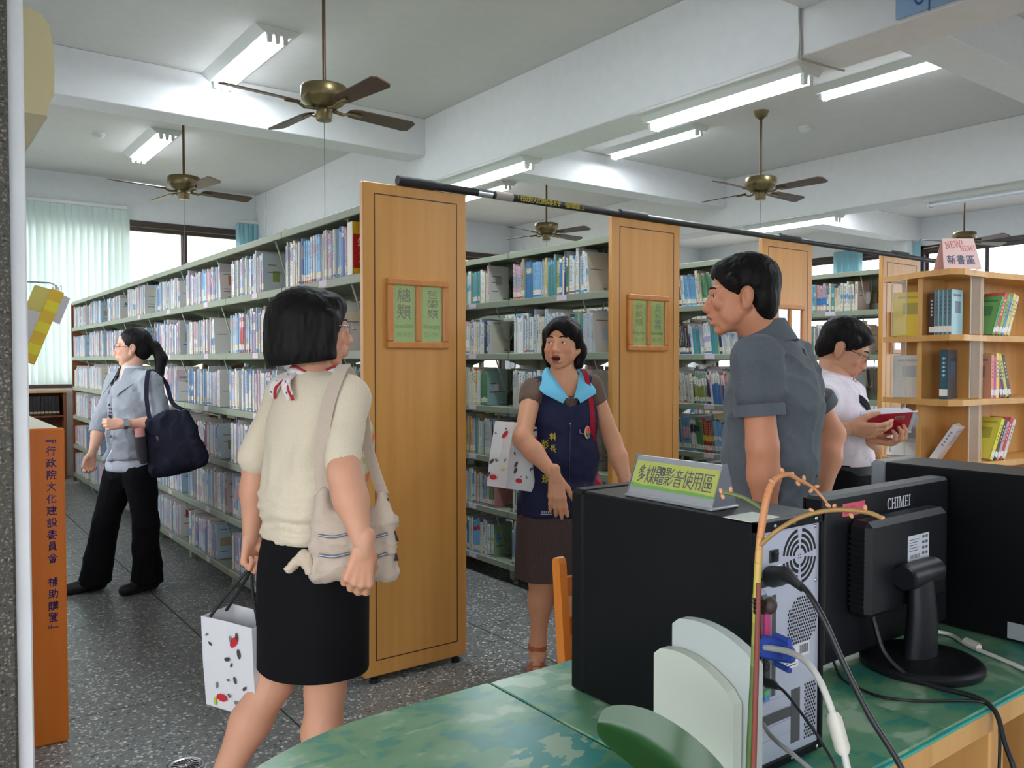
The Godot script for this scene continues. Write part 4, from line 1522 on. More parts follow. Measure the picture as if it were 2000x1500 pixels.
func body(o: Node3D, J: Dictionary, fr: Basis, skin: Color, build: float, mb: MB) -> void:
	var b := Blob.new(0.0105, 95.0)
	b.col = skin
	torso(b, J, fr, Vector3(0.13, 0.19, 0.095), Vector3(0.12, 0.16, 0.09), Vector3(0.135, 0.1, 0.10), 0.048)
	b.cap(J.neck - Vector3(0, 0.05, 0), J.neck + (J.head - J.neck) * 0.25, 0.062 * build, 0.052 * build)
	arms_skin(b, J, build)
	legs_skin(b, J, build)
	b.build(mb)

func skirt(o: Node3D, J: Dictionary, fr: Basis, top: float, hem: float, r0: Vector2, r1: Vector2, m: Material, amp: float, waves: int, shift := Vector3.ZERO, slit := -1.0) -> void:
	var b := MB.new()
	for side in 2:
		var rows := []
		for i in 13:
			var f := i / 12.0
			var y := lerpf(top, hem, f)
			var row := []
			for j in 64:
				var a := TAU * j / 64
				var bulge := sin(minf(f * 2.2, 1.0) * PI * 0.5)
				var rx := lerpf(r0.x, r1.x, bulge) - 0.004 * side
				var rz := lerpf(r0.y, r1.y, bulge) - 0.004 * side
				var w := 1.0 + amp * f * sin(a * waves + 1.3 * sin(a * 2.0)) + amp * 0.5 * f * sin(a * (waves * 2 + 1) + f * 2.0)
				var c: Vector3 = J.pelvis * Vector3(1, 0, 1) + shift * f
				var yy := y
				if slit >= 0.0 and f > 0.8 and absf(angle_difference(a, slit)) < 0.05:
					yy = lerpf(top, hem, 0.8 + (f - 0.8) * 0.15)
				row.append(c + Vector3(0, yy, 0) + fr * Vector3(cos(a) * rx * w, 0, sin(a) * rz * w))
			rows.append(row)
		b.grid(rows, true)
	put("skirt", b, m, o)

func hair_blob(cell := 0.0052) -> Blob:
	var b := Blob.new(cell, 170.0)
	var n := noise_of(91, 1.0, 2)
	b.disp = func(p: Vector3) -> float: return 0.0036 * n.get_noise_3d(p.x * 95.0, p.y * 13.0, p.z * 95.0)
	return b

func strap(called: String, pts: Array, w: Vector3, t: float, m: Material, o: Node) -> void:
	# flat band along a path; w = half width direction
	var P := smooth_path(pts, 4)
	var b := MB.new()
	var rows := []
	var n := P.size()
	for i in n:
		var d: Vector3 = (P[mini(i + 1, n - 1)] - P[maxi(i - 1, 0)]).normalized()
		var s := (w - d * w.dot(d)).normalized() * w.length()
		var q := d.cross(s).normalized() * t
		rows.append([P[i] + s + q, P[i] - s + q, P[i] - s - q, P[i] + s - q])
	for i in n - 1:
		for k in 4:
			var l := (k + 1) % 4
			var out: Vector3 = (rows[i][k] + rows[i][l]) * 0.5 - P[i]
			b.quad(rows[i][k], rows[i][l], rows[i + 1][l], rows[i + 1][k], out)
	b.quad(rows[0][0], rows[0][1], rows[0][2], rows[0][3], P[0] - P[1])
	b.quad(rows[n - 1][0], rows[n - 1][1], rows[n - 1][2], rows[n - 1][3], P[n - 1] - P[n - 2])
	put(called, b, m, o)

func surf(b: MB, from: Vector3, dir: Vector3, reach := 0.012) -> Vector3:
	# where a line meets the outside of a built mesh (the farthest vertex near the line)
	var best := -1e9
	for p in b.v:
		var t := (p - from).dot(dir)
		if t > best and (p - from - dir * t).length() < reach:
			best = t
	return from + dir * best if best > -1e8 else from

const VR := Vector3(0.803, 0, 0.596)   # the room diagonal that runs across our view
const VF := Vector3(0.596, 0, -0.803)  # and the one that runs away from us

func cloth(key: String, c: Color, sd: int, grain := 0.06, rough := 0.85) -> StandardMaterial3D:
	var m := mat(key, Color.WHITE, rough, 0.0, 0.3)
	if m.albedo_texture: return m
	var n := noise_of(sd, 0.22, 2)
	m.albedo_texture = picture(96, 96, func(x, y):
		var g := 1.0 + grain * n.get_noise_2d(x * 2.0, y * 2.0) + (grain * 0.35 if (x + y) % 2 else 0.0)
		return Color(c.r * g, c.g * g, c.b * g))
	m.uv1_triplanar = true
	m.uv1_scale = Vector3.ONE * 4.0
	m.vertex_color_use_as_albedo = true
	m.rim_enabled = c.get_luminance() > 0.3
	m.rim = 0.15
	return m

func build_people() -> void:
	mat("hair_black", S(19, 16, 16), 0.55, 0.0, 0.28)
	mat("wire_silver", S(170, 168, 166), 0.25, 0.9)
	woman_grey_jacket()
	woman_cream_blouse()
	woman_navy_vest()
	man_grey_polo()
	man_reading()

func woman_grey_jacket() -> void:
	var o := thing("person", "woman in a grey jacket and black trousers with ponytail and dark shoulder bag", "person", Vector3(1.138, 0, -5.462))
	var J := {"head": Vector3(0.025, 1.487, -0.031), "neck": Vector3(0.020, 1.345, -0.030), "SL": Vector3(0.090, 1.275, 0.155), "SR": Vector3(-0.022, 1.285, -0.190), "EL": Vector3(0.135, 1.03, 0.225), "WL": Vector3(-0.083, 1.035, 0.235), "ER": Vector3(-0.115, 1.01, -0.225), "WR": Vector3(-0.185, 0.835, -0.150), "pelvis": Vector3(0.0, 0.76, 0.0), "HL": Vector3(0.035, 0.72, 0.09), "HR": Vector3(-0.035, 0.72, -0.095), "KL": Vector3(0.060, 0.408, 0.115), "KR": Vector3(-0.125, 0.408, -0.085), "AL": Vector3(0.070, 0.085, 0.095), "AR": Vector3(-0.195, 0.080, -0.095), "TL": Vector3(-0.050, 0.03, 0.130), "TR": Vector3(-0.335, 0.03, -0.085)}
	var fr := frame_of(Vector3(-0.97, 0, 0.25))
	var skin := lin(214, 166, 142)
	var mb := MB.new()
	body(o, J, fr, skin, 0.95, mb)
	var hf := frame_of(Vector3(-0.93, -0.03, -0.30))
	head(mb, o, J.head, hf, skin, 0.98, {"neck": J.neck, "jaw": 1.06, "gaze": Vector3(0.1, -0.1, 1)})
	hand(mb, J.WL, Vector3(-0.92, 0.02, -0.25), Vector3(-0.2, -0.1, -1), false, [1.2, 1.3, 1.35, 1.4], 0.9, skin, 0.92)
	hand(mb, J.WR, Vector3(-0.25, -0.95, 0.1), Vector3(0.1, 0, 1), true, [0.75, 0.85, 0.95, 1.0], 0.5, skin, 0.92)
	put("body", mb, skin_mat("skin_one", skin), o)
	# hair drawn back into a ponytail
	var b := hair_blob()
	var q := func(x: float, y: float, z: float) -> Vector3: return J.head + hf * Vector3(x, y, z)
	b.ell(q.call(0, 0.04, -0.024), Vector3(0.081, 0.086, 0.094), hf)
	b.ell(q.call(0, -0.015, -0.052), Vector3(0.068, 0.07, 0.062), hf)
	b.sub(q.call(0, -0.03, 0.088), Vector3(0.10, 0.105, 0.088), hf)
	b.sub(q.call(0, -0.075, 0.02), Vector3(0.12, 0.07, 0.055), hf)
	b.ell(q.call(0, 0.005, -0.125), Vector3(0.034, 0.036, 0.03), hf)
	b.cap(q.call(0, 0.0, -0.135), q.call(0.01, -0.075, -0.165), 0.03, 0.036)
	b.cap(q.call(0.01, -0.075, -0.165), q.call(0.02, -0.17, -0.150), 0.036, 0.026)
	b.cap(q.call(0.02, -0.17, -0.150), q.call(0.03, -0.225, -0.155), 0.026, 0.010)
	mb = MB.new()
	b.build(mb)
	put("hair", mb, mats.hair_black, o)
	glasses(o, J.head, hf, 0.98, mat("frame_purple", S(92, 74, 96), 0.35, 0.5), true)
	# jacket, open over a pale shirt
	var jk := cloth("jacket_grey", S(142, 148, 156), 301, 0.12)
	b = Blob.new(0.0105, 90.0)
	b.disp = folds(31, 0.009, 11.0, 7.0)
	torso(b, J, fr, Vector3(0.175, 0.19, 0.138), Vector3(0.176, 0.2, 0.138), Vector3(0.196, 0.14, 0.152), 0.066)
	b.cut(Vector3(0, 0.795, 0), Vector3(0, -1, 0.12))
	b.sub(J.neck + fr * Vector3(0, 0.04, 0.03), Vector3(0.072, 0.06, 0.085), fr)
	b.sub(J.pelvis + fr * Vector3(-0.02, 0.30, 0.165), Vector3(0.036, 0.42, 0.08), fr)
	for s in ["L", "R"]:
		b.cap(J["S" + s], J["E" + s], 0.066, 0.056)
		b.cap(J["E" + s], J["E" + s].lerp(J["W" + s], 0.18), 0.058, 0.053)
	mb = MB.new()
	b.build(mb)
	var jacket := put("jacket", mb, jk, o)
	for s in ["L", "R"]:
		var E: Vector3 = J["E" + s]
		var D: Vector3 = (J["W" + s] - E).normalized()
		mb = MB.new()
		mb.tube([E + D * 0.012, E + D * 0.03, E + D * 0.06, E + D * 0.066], [0.056, 0.061, 0.060, 0.054], 20)
		put("rolled_cuff", mb, jk, jacket)
	mb = MB.new()
	collar(mb, J.neck + Vector3(0, -0.035, 0), fr, 0.075, 0.070, 0.05, 0.16, 0.55, 0.14)
	put("lapel", mb, jk, jacket)
	for y in [1.05, 0.955]:
		mb = MB.new()
		mb.ball(J.pelvis * Vector3(1, 0, 1) + Vector3(0, y, 0) + fr * Vector3(0.052, 0, 0.142), Vector3(0.011, 0.011, 0.005), 8, fr)
		put("button", mb, mat("button_grey", S(92, 96, 104), 0.4), jacket)
	b = Blob.new(0.0105, 90.0)
	b.disp = folds(32, 0.004, 16.0, 5.0)
	torso(b, J, fr, Vector3(0.152, 0.19, 0.114), Vector3(0.155, 0.2, 0.113), Vector3(0.172, 0.14, 0.132), 0.052)
	b.cut(Vector3(0, 0.735, 0), Vector3(0, -1, 0))
	b.sub(J.neck + fr * Vector3(0, 0.05, 0.02), Vector3(0.062, 0.085, 0.08), fr)
	mb = MB.new()
	b.build(mb)
	var shirt := put("shirt", mb, cloth("shirt_pale", S(196, 202, 216), 302, 0.05), o)
	mb = MB.new()
	collar(mb, J.neck + Vector3(0, -0.01, 0), fr, 0.064, 0.060, 0.04, 0.07, 0.35, 0.04)
	put("shirt_collar", mb, mats.shirt_pale, shirt)
	mb = MB.new()
	var beads := smooth_path([J.neck + fr * Vector3(0.055, -0.02, 0.05), J.neck + fr * Vector3(0.030, -0.14, 0.115), J.neck + fr * Vector3(-0.005, -0.29, 0.132), J.neck + fr * Vector3(-0.03, -0.14, 0.115), J.neck + fr * Vector3(-0.052, -0.02, 0.05)], 8)
	for i in beads.size():
		mb.ball(beads[i], Vector3.ONE * (0.0045 if i % 3 else 0.0075), 6)
	put("bead_necklace", mb, mat("bead_dark", S(58, 44, 58), 0.25), o)
	mb = MB.new()
	var wp: Vector3 = J.WL - Vector3(-0.97, 0, -0.1) * 0.012
	mb.tube([wp + Vector3(0.01, 0, 0), wp - Vector3(0.012, 0, 0)], 0.0315, 18)
	var wa := put("watch", mb, mat("watch_strap", S(112, 108, 128), 0.4), o)
	mb = MB.new()
	mb.tube([wp + Vector3(0, 0.006, 0.026), wp + Vector3(0, 0.008, 0.038)], 0.018, 18)
	put("watch_face", mb, mat("watch_silver", S(178, 182, 186), 0.25, 0.5), wa)
	# trousers, flared below the knee
	b = Blob.new(0.0105, 90.0)
	b.disp = folds(33, 0.008, 9.0, 4.0)
	b.ell(J.pelvis + Vector3(0, -0.03, 0), Vector3(0.160, 0.10, 0.120), fr)
	for s in ["L", "R"]:
		var H: Vector3 = J["H" + s]
		var K: Vector3 = J["K" + s]
		var A: Vector3 = J["A" + s]
		b.cap(H, K, 0.096, 0.074)
		b.cap(K, A - Vector3(0, 0.05, 0), 0.073, 0.094)
	b.cut(Vector3(0, 0.045, 0), Vector3.DOWN)
	b.cut(Vector3(0, 0.85, 0), Vector3.UP)
	mb = MB.new()
	b.build(mb)
	put("trousers", mb, cloth("trouser_black", S(17, 18, 22), 303, 0.2), o)
	for s in ["L", "R"]:
		var A: Vector3 = J["A" + s]
		var T: Vector3 = J["T" + s]
		b = Blob.new(0.008, 130.0)
		var hl := (A - T) * Vector3(1, 0, 1)
		b.cap(Vector3(A.x, 0.045, A.z) + hl * 0.25, Vector3(T.x, 0.03, T.z) - hl * 0.12, 0.046, 0.036, Basis.IDENTITY)
		b.cut(Vector3(0, 0.002, 0), Vector3.DOWN)
		mb = MB.new()
		b.build(mb)
		put("shoe", mb, mat("shoe_black", S(22, 21, 23), 0.35), o)
	# dark shoulder bag hanging behind her elbow
	var bag := thing("shoulder_bag", "large dark navy bag hanging from the shoulder of the grey-jacket woman", "bag", Vector3(1.138, 0, -5.462))
	var nv := cloth("bag_navy", S(28, 30, 44), 304, 0.15)
	var bf := Basis(VR, Vector3.UP, -VF) * Basis(Vector3.BACK, deg_to_rad(13))
	var bc := Vector3(0.165, 0.930, 0.345)
	b = Blob.new(0.0095, 90.0)
	b.disp = folds(34, 0.012, 8.0, 6.0)
	for x in [-1.0, 1.0]:
		b.cap(bc + bf * Vector3(x * 0.115, 0.13, 0), bc + bf * Vector3(x * 0.135, -0.14, 0), 0.030, 0.048, bf, Vector3(1, 1, 0.75))
	b.cap(bc + bf * Vector3(0, 0.15, 0), bc + bf * Vector3(0, -0.14, 0), 0.036, 0.062, bf, Vector3(2.4, 1, 0.8))
	mb = MB.new()
	b.build(mb)
	put("bag_body", mb, nv, bag)
	strap("strap", [bc + bf * Vector3(-0.10, 0.15, 0.01), J.SL + Vector3(-0.045, -0.10, 0.085), J.SL + Vector3(-0.035, 0.03, 0.062), J.SL + Vector3(0.0, 0.074, 0.01), J.SL + Vector3(0.075, 0.0, 0.035), J.SL + Vector3(0.09, -0.12, 0.12), bc + bf * Vector3(0.09, 0.17, -0.02)], VR * 0.012, 0.003, nv, bag)
	mb = MB.new()
	mb.box(bc + bf * Vector3(-0.065, 0.035, 0.052), Vector3(0.012, 0.024, 0.006), 0.002, bf)
	put("zip_pull", mb, mats.chrome, bag)
	var um := thing("umbrella", "folded dark umbrella with a pink grip in the bag's side pocket", "umbrella", Vector3(1.138, 0, -5.462))
	var up := Vector3(0.02, 0.80, 0.270)
	mb = MB.new()
	mb.tube([up, up + Vector3(-0.01, 0.06, 0.0), up + Vector3(-0.02, 0.16, 0.0)], [0.02, 0.032, 0.030], 14)
	put("cover", mb, mat("umbrella_black", S(38, 34, 38), 0.7), um)
	mb = MB.new()
	mb.tube([up + Vector3(-0.02, 0.16, 0.0), up + Vector3(-0.023, 0.205, 0.0), up + Vector3(-0.024, 0.21, 0)], [0.026, 0.028, 0.02], 14)
	put("grip", mb, mat("grip_pink", S(196, 136, 134), 0.4), um)

func woman_cream_blouse() -> void:
	var at := Vector3(0.937, 0, -2.204)
	var o := thing("person", "woman in a cream blouse and black skirt seen from behind, walking", "person", at)
	var J := {"head": Vector3(0.012, 1.494, -0.011), "neck": Vector3(0.004, 1.352, -0.004), "SL": Vector3(-0.012, 1.300, -0.152), "SR": Vector3(0.020, 1.303, 0.189), "EL": Vector3(-0.080, 1.085, -0.225), "WL": Vector3(-0.108, 0.885, -0.205), "ER": Vector3(-0.044, 1.120, 0.297), "WR": Vector3(-0.029, 0.945, 0.376), "pelvis": Vector3(0.0, 0.90, 0.0), "HL": Vector3(-0.025, 0.86, -0.085), "HR": Vector3(0.025, 0.86, 0.085), "KL": Vector3(-0.088, 0.485, -0.082), "KR": Vector3(0.020, 0.470, 0.030), "AL": Vector3(-0.275, 0.165, -0.090), "AR": Vector3(0.012, 0.09, 0.035), "TL": Vector3(-0.19, 0.05, -0.13), "TR": Vector3(0.13, 0.03, -0.03)}
	var fr := frame_of(VF * 0.66 + VR * 0.75)
	var skin := lin(206, 152, 124)
	var mb := MB.new()
	body(o, J, fr, skin, 0.98, mb)
	var hf := frame_of(VR * 0.92 + VF * 0.42)
	head(mb, o, J.head, hf, skin, 0.98, {"neck": J.neck, "jaw": 1.05})
	hand(mb, J.WL, Vector3(-0.03, -1, 0.0), Vector3(0.39, 0, 0.92), false, [1.35, 1.4, 1.45, 1.45], 0.9, skin, 0.92)
	hand(mb, J.WR, Vector3(-0.14, -0.97, -0.08), Vector3(0.3, 0, -0.95), true, [1.0, 1.15, 1.2, 1.2], 0.7, skin, 0.98)
	put("body", mb, skin_mat("skin_two", skin), o)
	# thick bob
	var b := hair_blob(0.0055)
	var q := func(x: float, y: float, z: float) -> Vector3: return J.head + hf * Vector3(x, y, z)
	b.ell(q.call(0, 0.028, -0.024), Vector3(0.098, 0.090, 0.108), hf)
	b.cap(q.call(0, 0.0, -0.034), q.call(0, -0.060, -0.034), 0.100, 0.103, hf, Vector3(0.98, 1, 1.03))
	b.cap(q.call(0.072, 0.02, 0.02), q.call(0.078, -0.07, 0.012), 0.034, 0.028)
	b.cap(q.call(-0.072, 0.02, 0.02), q.call(-0.078, -0.07, 0.012), 0.034, 0.028)
	b.ell(q.call(0, 0.062, 0.036), Vector3(0.07, 0.04, 0.055), hf)
	b.sub(q.call(0, -0.06, 0.098), Vector3(0.068, 0.105, 0.085), hf)
	b.sub(q.call(0, -0.13, 0.0), Vector3(0.055, 0.08, 0.09), hf)
	b.cut(q.call(0, -0.094, 0), hf * Vector3(0, -1, 0.12))
	mb = MB.new()
	b.build(mb)
	put("hair", mb, mats.hair_black, o)
	glasses(o, J.head, hf, 0.98, mats.wire_silver, true)
	# loose blouse, wide short sleeves, printed front
	b = Blob.new(0.0098, 85.0)
	var n1 := noise_of(41, 1.0, 2)
	var fi := fr.transposed()
	b.disp = func(p: Vector3) -> float:
		var l: Vector3 = fi * p
		var low := clampf((1.13 - p.y) / 0.14, 0.0, 1.0)
		var pleat := 0.0035 * sin(l.x * 80.0 + 5.0 * n1.get_noise_2d(l.x * 5.0, p.y * 4.0)) * clampf(1.0 - absf(p.y - 1.12) / 0.14, 0.0, 1.0)
		return 0.011 * n1.get_noise_3d(l.x * 5.0, p.y * 3.0 + l.x * 4.0, l.z * 5.0) + 0.0042 * low * sin((p.y + 0.25 * l.x * l.x * 4.0 + l.x * 0.18) * 190.0 + 3.0 * n1.get_noise_2d(l.x * 6.0, p.y * 8.0)) + pleat
	torso(b, J, fr, Vector3(0.165, 0.19, 0.125), Vector3(0.160, 0.19, 0.128), Vector3(0.168, 0.10, 0.135), 0.064)
	b.ell(J.pelvis + Vector3(0, 0.26, 0) + fr.z * 0.055, Vector3(0.125, 0.16, 0.115), fr)
	b.ell(J.pelvis + Vector3(0, 0.10, 0), Vector3(0.165, 0.09, 0.138), fr)
	for s in ["L", "R"]:
		var D: Vector3 = (J["E" + s] - J["S" + s])
		b.cap(J["S" + s], J["S" + s] + D * 0.86, 0.048 if s == "R" else 0.056, 0.043 if s == "R" else 0.06)
	b.cut(Vector3(0, 0.905, 0), Vector3(0, -1, 0.0))
	b.sub(J.neck + fr * Vector3(0, 0.045, 0.02), Vector3(0.068, 0.05, 0.075), fr)
	b.paint = func(p: Vector3) -> Color:
		var l: Vector3 = fi * (p - J.pelvis)
		if l.z > 0.028 + 0.012 * sin(p.y * 26.0) and absf(l.x) < 0.19:
			var y := p.y
			if y > 1.235: return Color(0.80, 0.80, 1.12)
			var u := l.x * 24.0 + y * 60.0
			if absf(y - 1.20 - l.x * 0.2) < 0.014: return Color(1.05, 0.25, 0.08)
			if absf(y - 1.22 - l.x * 0.2) < 0.006: return Color(0.75, 0.7, 0.25)
			if sin(u) > 0.90 and y < 1.18: return Color(0.72, 0.74, 0.42)
			if absf(y - 1.075) < 0.016 and sin(l.x * 60.0) > -0.2: return Color(1.02, 0.28, 0.10)
			if y < 1.05 and y > 1.0: return Color(0.80, 0.80, 1.12)
			if l.z > 0.10: return Color(0.80, 0.90, 0.66)
			return Color(1.08, 1.1, 1.16)
		return Color.WHITE
	mb = MB.new()
	b.build(mb)
	var bl := put("blouse", mb, cloth("blouse_cream", S(210, 197, 174), 311, 0.05), o)
	# small scarf knotted at the nape
	mb = MB.new()
	var ring := []
	for i in 24:
		var a := TAU * i / 24
		ring.append(J.neck + Vector3(0, 0.012 + 0.01 * sin(a * 3.0), 0) + fr * Vector3(cos(a) * 0.068, 0, sin(a) * 0.066 + 0.006))
	mb.tube(ring, 0.011, 8, true)
	var sw := cloth("scarf_white", S(222, 214, 212), 312, 0.1)
	var sc := put("scarf", mb, sw, o)
	mb = MB.new()
	for i in 24:
		ring[i] = ring[i] + Vector3(0, 0.012, 0)
	mb.tube(ring, 0.0042, 6, true)
	put("scarf_hem", mb, mat("scarf_red", S(176, 40, 52), 0.7), sc)
	for s in [-1.0, 1.0]:
		var c0: Vector3 = J.neck + fr * Vector3(s * 0.012, 0.012, -0.072)
		var tip: Vector3 = c0 + fr * Vector3(-0.012 + s * 0.042, -0.062, -0.03)
		strap("scarf_tail", [c0, c0.lerp(tip, 0.5) + fr * Vector3(0, 0.006, -0.014), tip], fr.x * 0.018, 0.0022, sw, sc)
		strap("scarf_tail_hem", [c0.lerp(tip, 0.15) + fr * Vector3(-0.018, -0.002, -0.009), c0.lerp(tip, 0.6) + fr * Vector3(-0.017, 0.002, -0.0155), tip + fr * Vector3(-0.017, -0.004, -0.001)], fr.x * 0.0035, 0.003, mats.scarf_red, sc)
		mb = MB.new()
		for k in 5:
			mb.box(c0.lerp(tip, 0.35 + 0.12 * k) + fr * Vector3(0.006 * sin(k * 2.0), 0.003, -0.0165 + 0.002 * k), Vector3(0.007, 0.005, 0.001), 0.0, fr * Basis(Vector3.BACK, k * 0.9))
		put("scarf_print", mb, mat("scarf_ink", S(60, 60, 92), 0.7), sc)
	skirt(o, J, fr, 0.975, 0.545, Vector2(0.142, 0.115), Vector2(0.176, 0.150), cloth("skirt_black", S(11, 11, 14), 313, 0.25), 0.018, 3, Vector3(0.0, 0, 0.0), -PI / 2 + 0.25)
	for s in ["L", "R"]:
		var A: Vector3 = J["A" + s]
		var T: Vector3 = J["T" + s]
		b = Blob.new(0.009, 120.0)
		b.cap(A + Vector3(0, -0.035, 0), T + Vector3(0, 0.005, 0), 0.042, 0.036)
		b.cut(Vector3(0, 0.002, 0), Vector3.DOWN)
		mb = MB.new()
		b.build(mb)
		put("shoe", mb, mats.shoe_black, o)
	# beige shoulder bag at her right hip
	var bag := thing("shoulder_bag", "beige shoulder bag with silver zips at the hip of the woman in cream blouse", "bag", at)
	var be := cloth("bag_beige", S(188, 172, 156), 314, 0.05)
	var bx := VR
	var bf := Basis(VR, Vector3.UP, -VF)
	var bc := Vector3(-0.006, 0.945, 0.268)
	b = Blob.new(0.0078, 95.0)
	b.disp = folds(42, 0.012, 12.0, 9.0)
	b.cap(bc + bf * Vector3(-0.088, -0.088, 0), bc + bf * Vector3(0.092, -0.088, 0), 0.024, 0.024)
	b.cap(bc + bf * Vector3(-0.086, -0.055, 0), bc + bf * Vector3(0.090, -0.055, 0), 0.028, 0.028)
	b.cap(bc + bf * Vector3(-0.082, -0.02, 0), bc + bf * Vector3(0.086, -0.02, 0), 0.028, 0.028)
	b.cap(bc + bf * Vector3(-0.078, 0.015, 0), bc + bf * Vector3(0.083, 0.012, 0), 0.026, 0.026)
	b.cap(bc + bf * Vector3(-0.074, 0.05, 0), bc + bf * Vector3(0.080, 0.045, 0), 0.024, 0.024)
	b.cap(bc + bf * Vector3(-0.074, 0.06, 0), bc + bf * Vector3(-0.072, 0.125, 0), 0.024, 0.012)
	b.cap(bc + bf * Vector3(0.080, 0.06, 0), bc + bf * Vector3(0.078, 0.115, 0), 0.024, 0.012)
	b.cap(bc + bf * Vector3(-0.06, 0.07, 0), bc + bf * Vector3(0.02, 0.06, 0), 0.014, 0.012)
	mb = MB.new()
	b.build(mb)
	put("bag_body", mb, be, bag)
	strap("strap", [bc + bf * Vector3(-0.072, 0.115, 0), Vector3(-0.072, 1.101, 0.221), Vector3(-0.070, 1.213, 0.231), Vector3(-0.051, 1.296, 0.224), Vector3(-0.010, 1.372, 0.202), Vector3(0.034, 1.390, 0.140)], VR * 0.017, 0.002, be, bag)
	strap("strap", [Vector3(0.034, 1.390, 0.140), Vector3(0.072, 1.318, 0.152), Vector3(0.067, 1.244, 0.189), Vector3(0.059, 1.178, 0.222), Vector3(0.058, 1.102, 0.274), bc + bf * Vector3(0.078, 0.112, 0)], VR * 0.010 + Vector3(0, 0, 0.006), 0.002, be, bag)
	for y in [0.018, -0.032]:
		for s in [[-0.080, -0.005], [0.03, 0.094]]:
			mb = MB.new()
			mb.tube(smooth_path([bc + bf * Vector3(s[0], y, 0.036), bc + bf * Vector3((s[0] + s[1]) * 0.5, y - 0.004, 0.040), bc + bf * Vector3(s[1], y + 0.004, 0.036)], 3), 0.0042, 6)
			put("zip", mb, mat("zip_metal", S(138, 142, 156), 0.3, 0.5), bag)
		mb = MB.new()
		mb.tube([bc + bf * Vector3(0.108, y + 0.006, 0.015), bc + bf * Vector3(0.112, y - 0.008, 0.012), bc + bf * Vector3(0.113, y - 0.02, 0.012)], [0.003, 0.003, 0.0065], 8)
		put("zip_pull", mb, mat("pull_dark", S(70, 62, 66), 0.3, 0.6), bag)
	mb = MB.new()
	mb.tube(smooth_path([bc + bf * Vector3(-0.098, 0.022, 0.01), bc + bf * Vector3(-0.106, 0.0, 0.014), bc + bf * Vector3(-0.112, -0.03, 0.014)], 3), 0.0028, 6)
	put("charm_chain", mb, mats.chrome, bag)
	b = Blob.new(0.005, 200.0)
	b.disp = folds(43, 0.004, 120.0, 120.0)
	b.ell(bc + bf * Vector3(-0.116, -0.048, 0.014), Vector3(0.017, 0.022, 0.016))
	b.cap(bc + bf * Vector3(-0.125, -0.035, 0.016), bc + bf * Vector3(-0.158, -0.072, 0.02), 0.012, 0.013)
	b.cap(bc + bf * Vector3(-0.112, -0.06, 0.018), bc + bf * Vector3(-0.108, -0.078, 0.02), 0.010, 0.011)
	mb = MB.new()
	b.build(mb)
	put("fluffy_charm", mb, mat("charm_cream", S(198, 182, 160), 0.95), bag)
	paper_tote("tote_bag", "printed white tote carried low in the left hand of the blouse woman", at + Vector3(-0.135, 0.40, -0.175), atan2(0.2, 0.5), Vector3(0.115, 0.265, 0.215), at + J.WL + Vector3(0.0, -0.095, 0.01), 0.05)

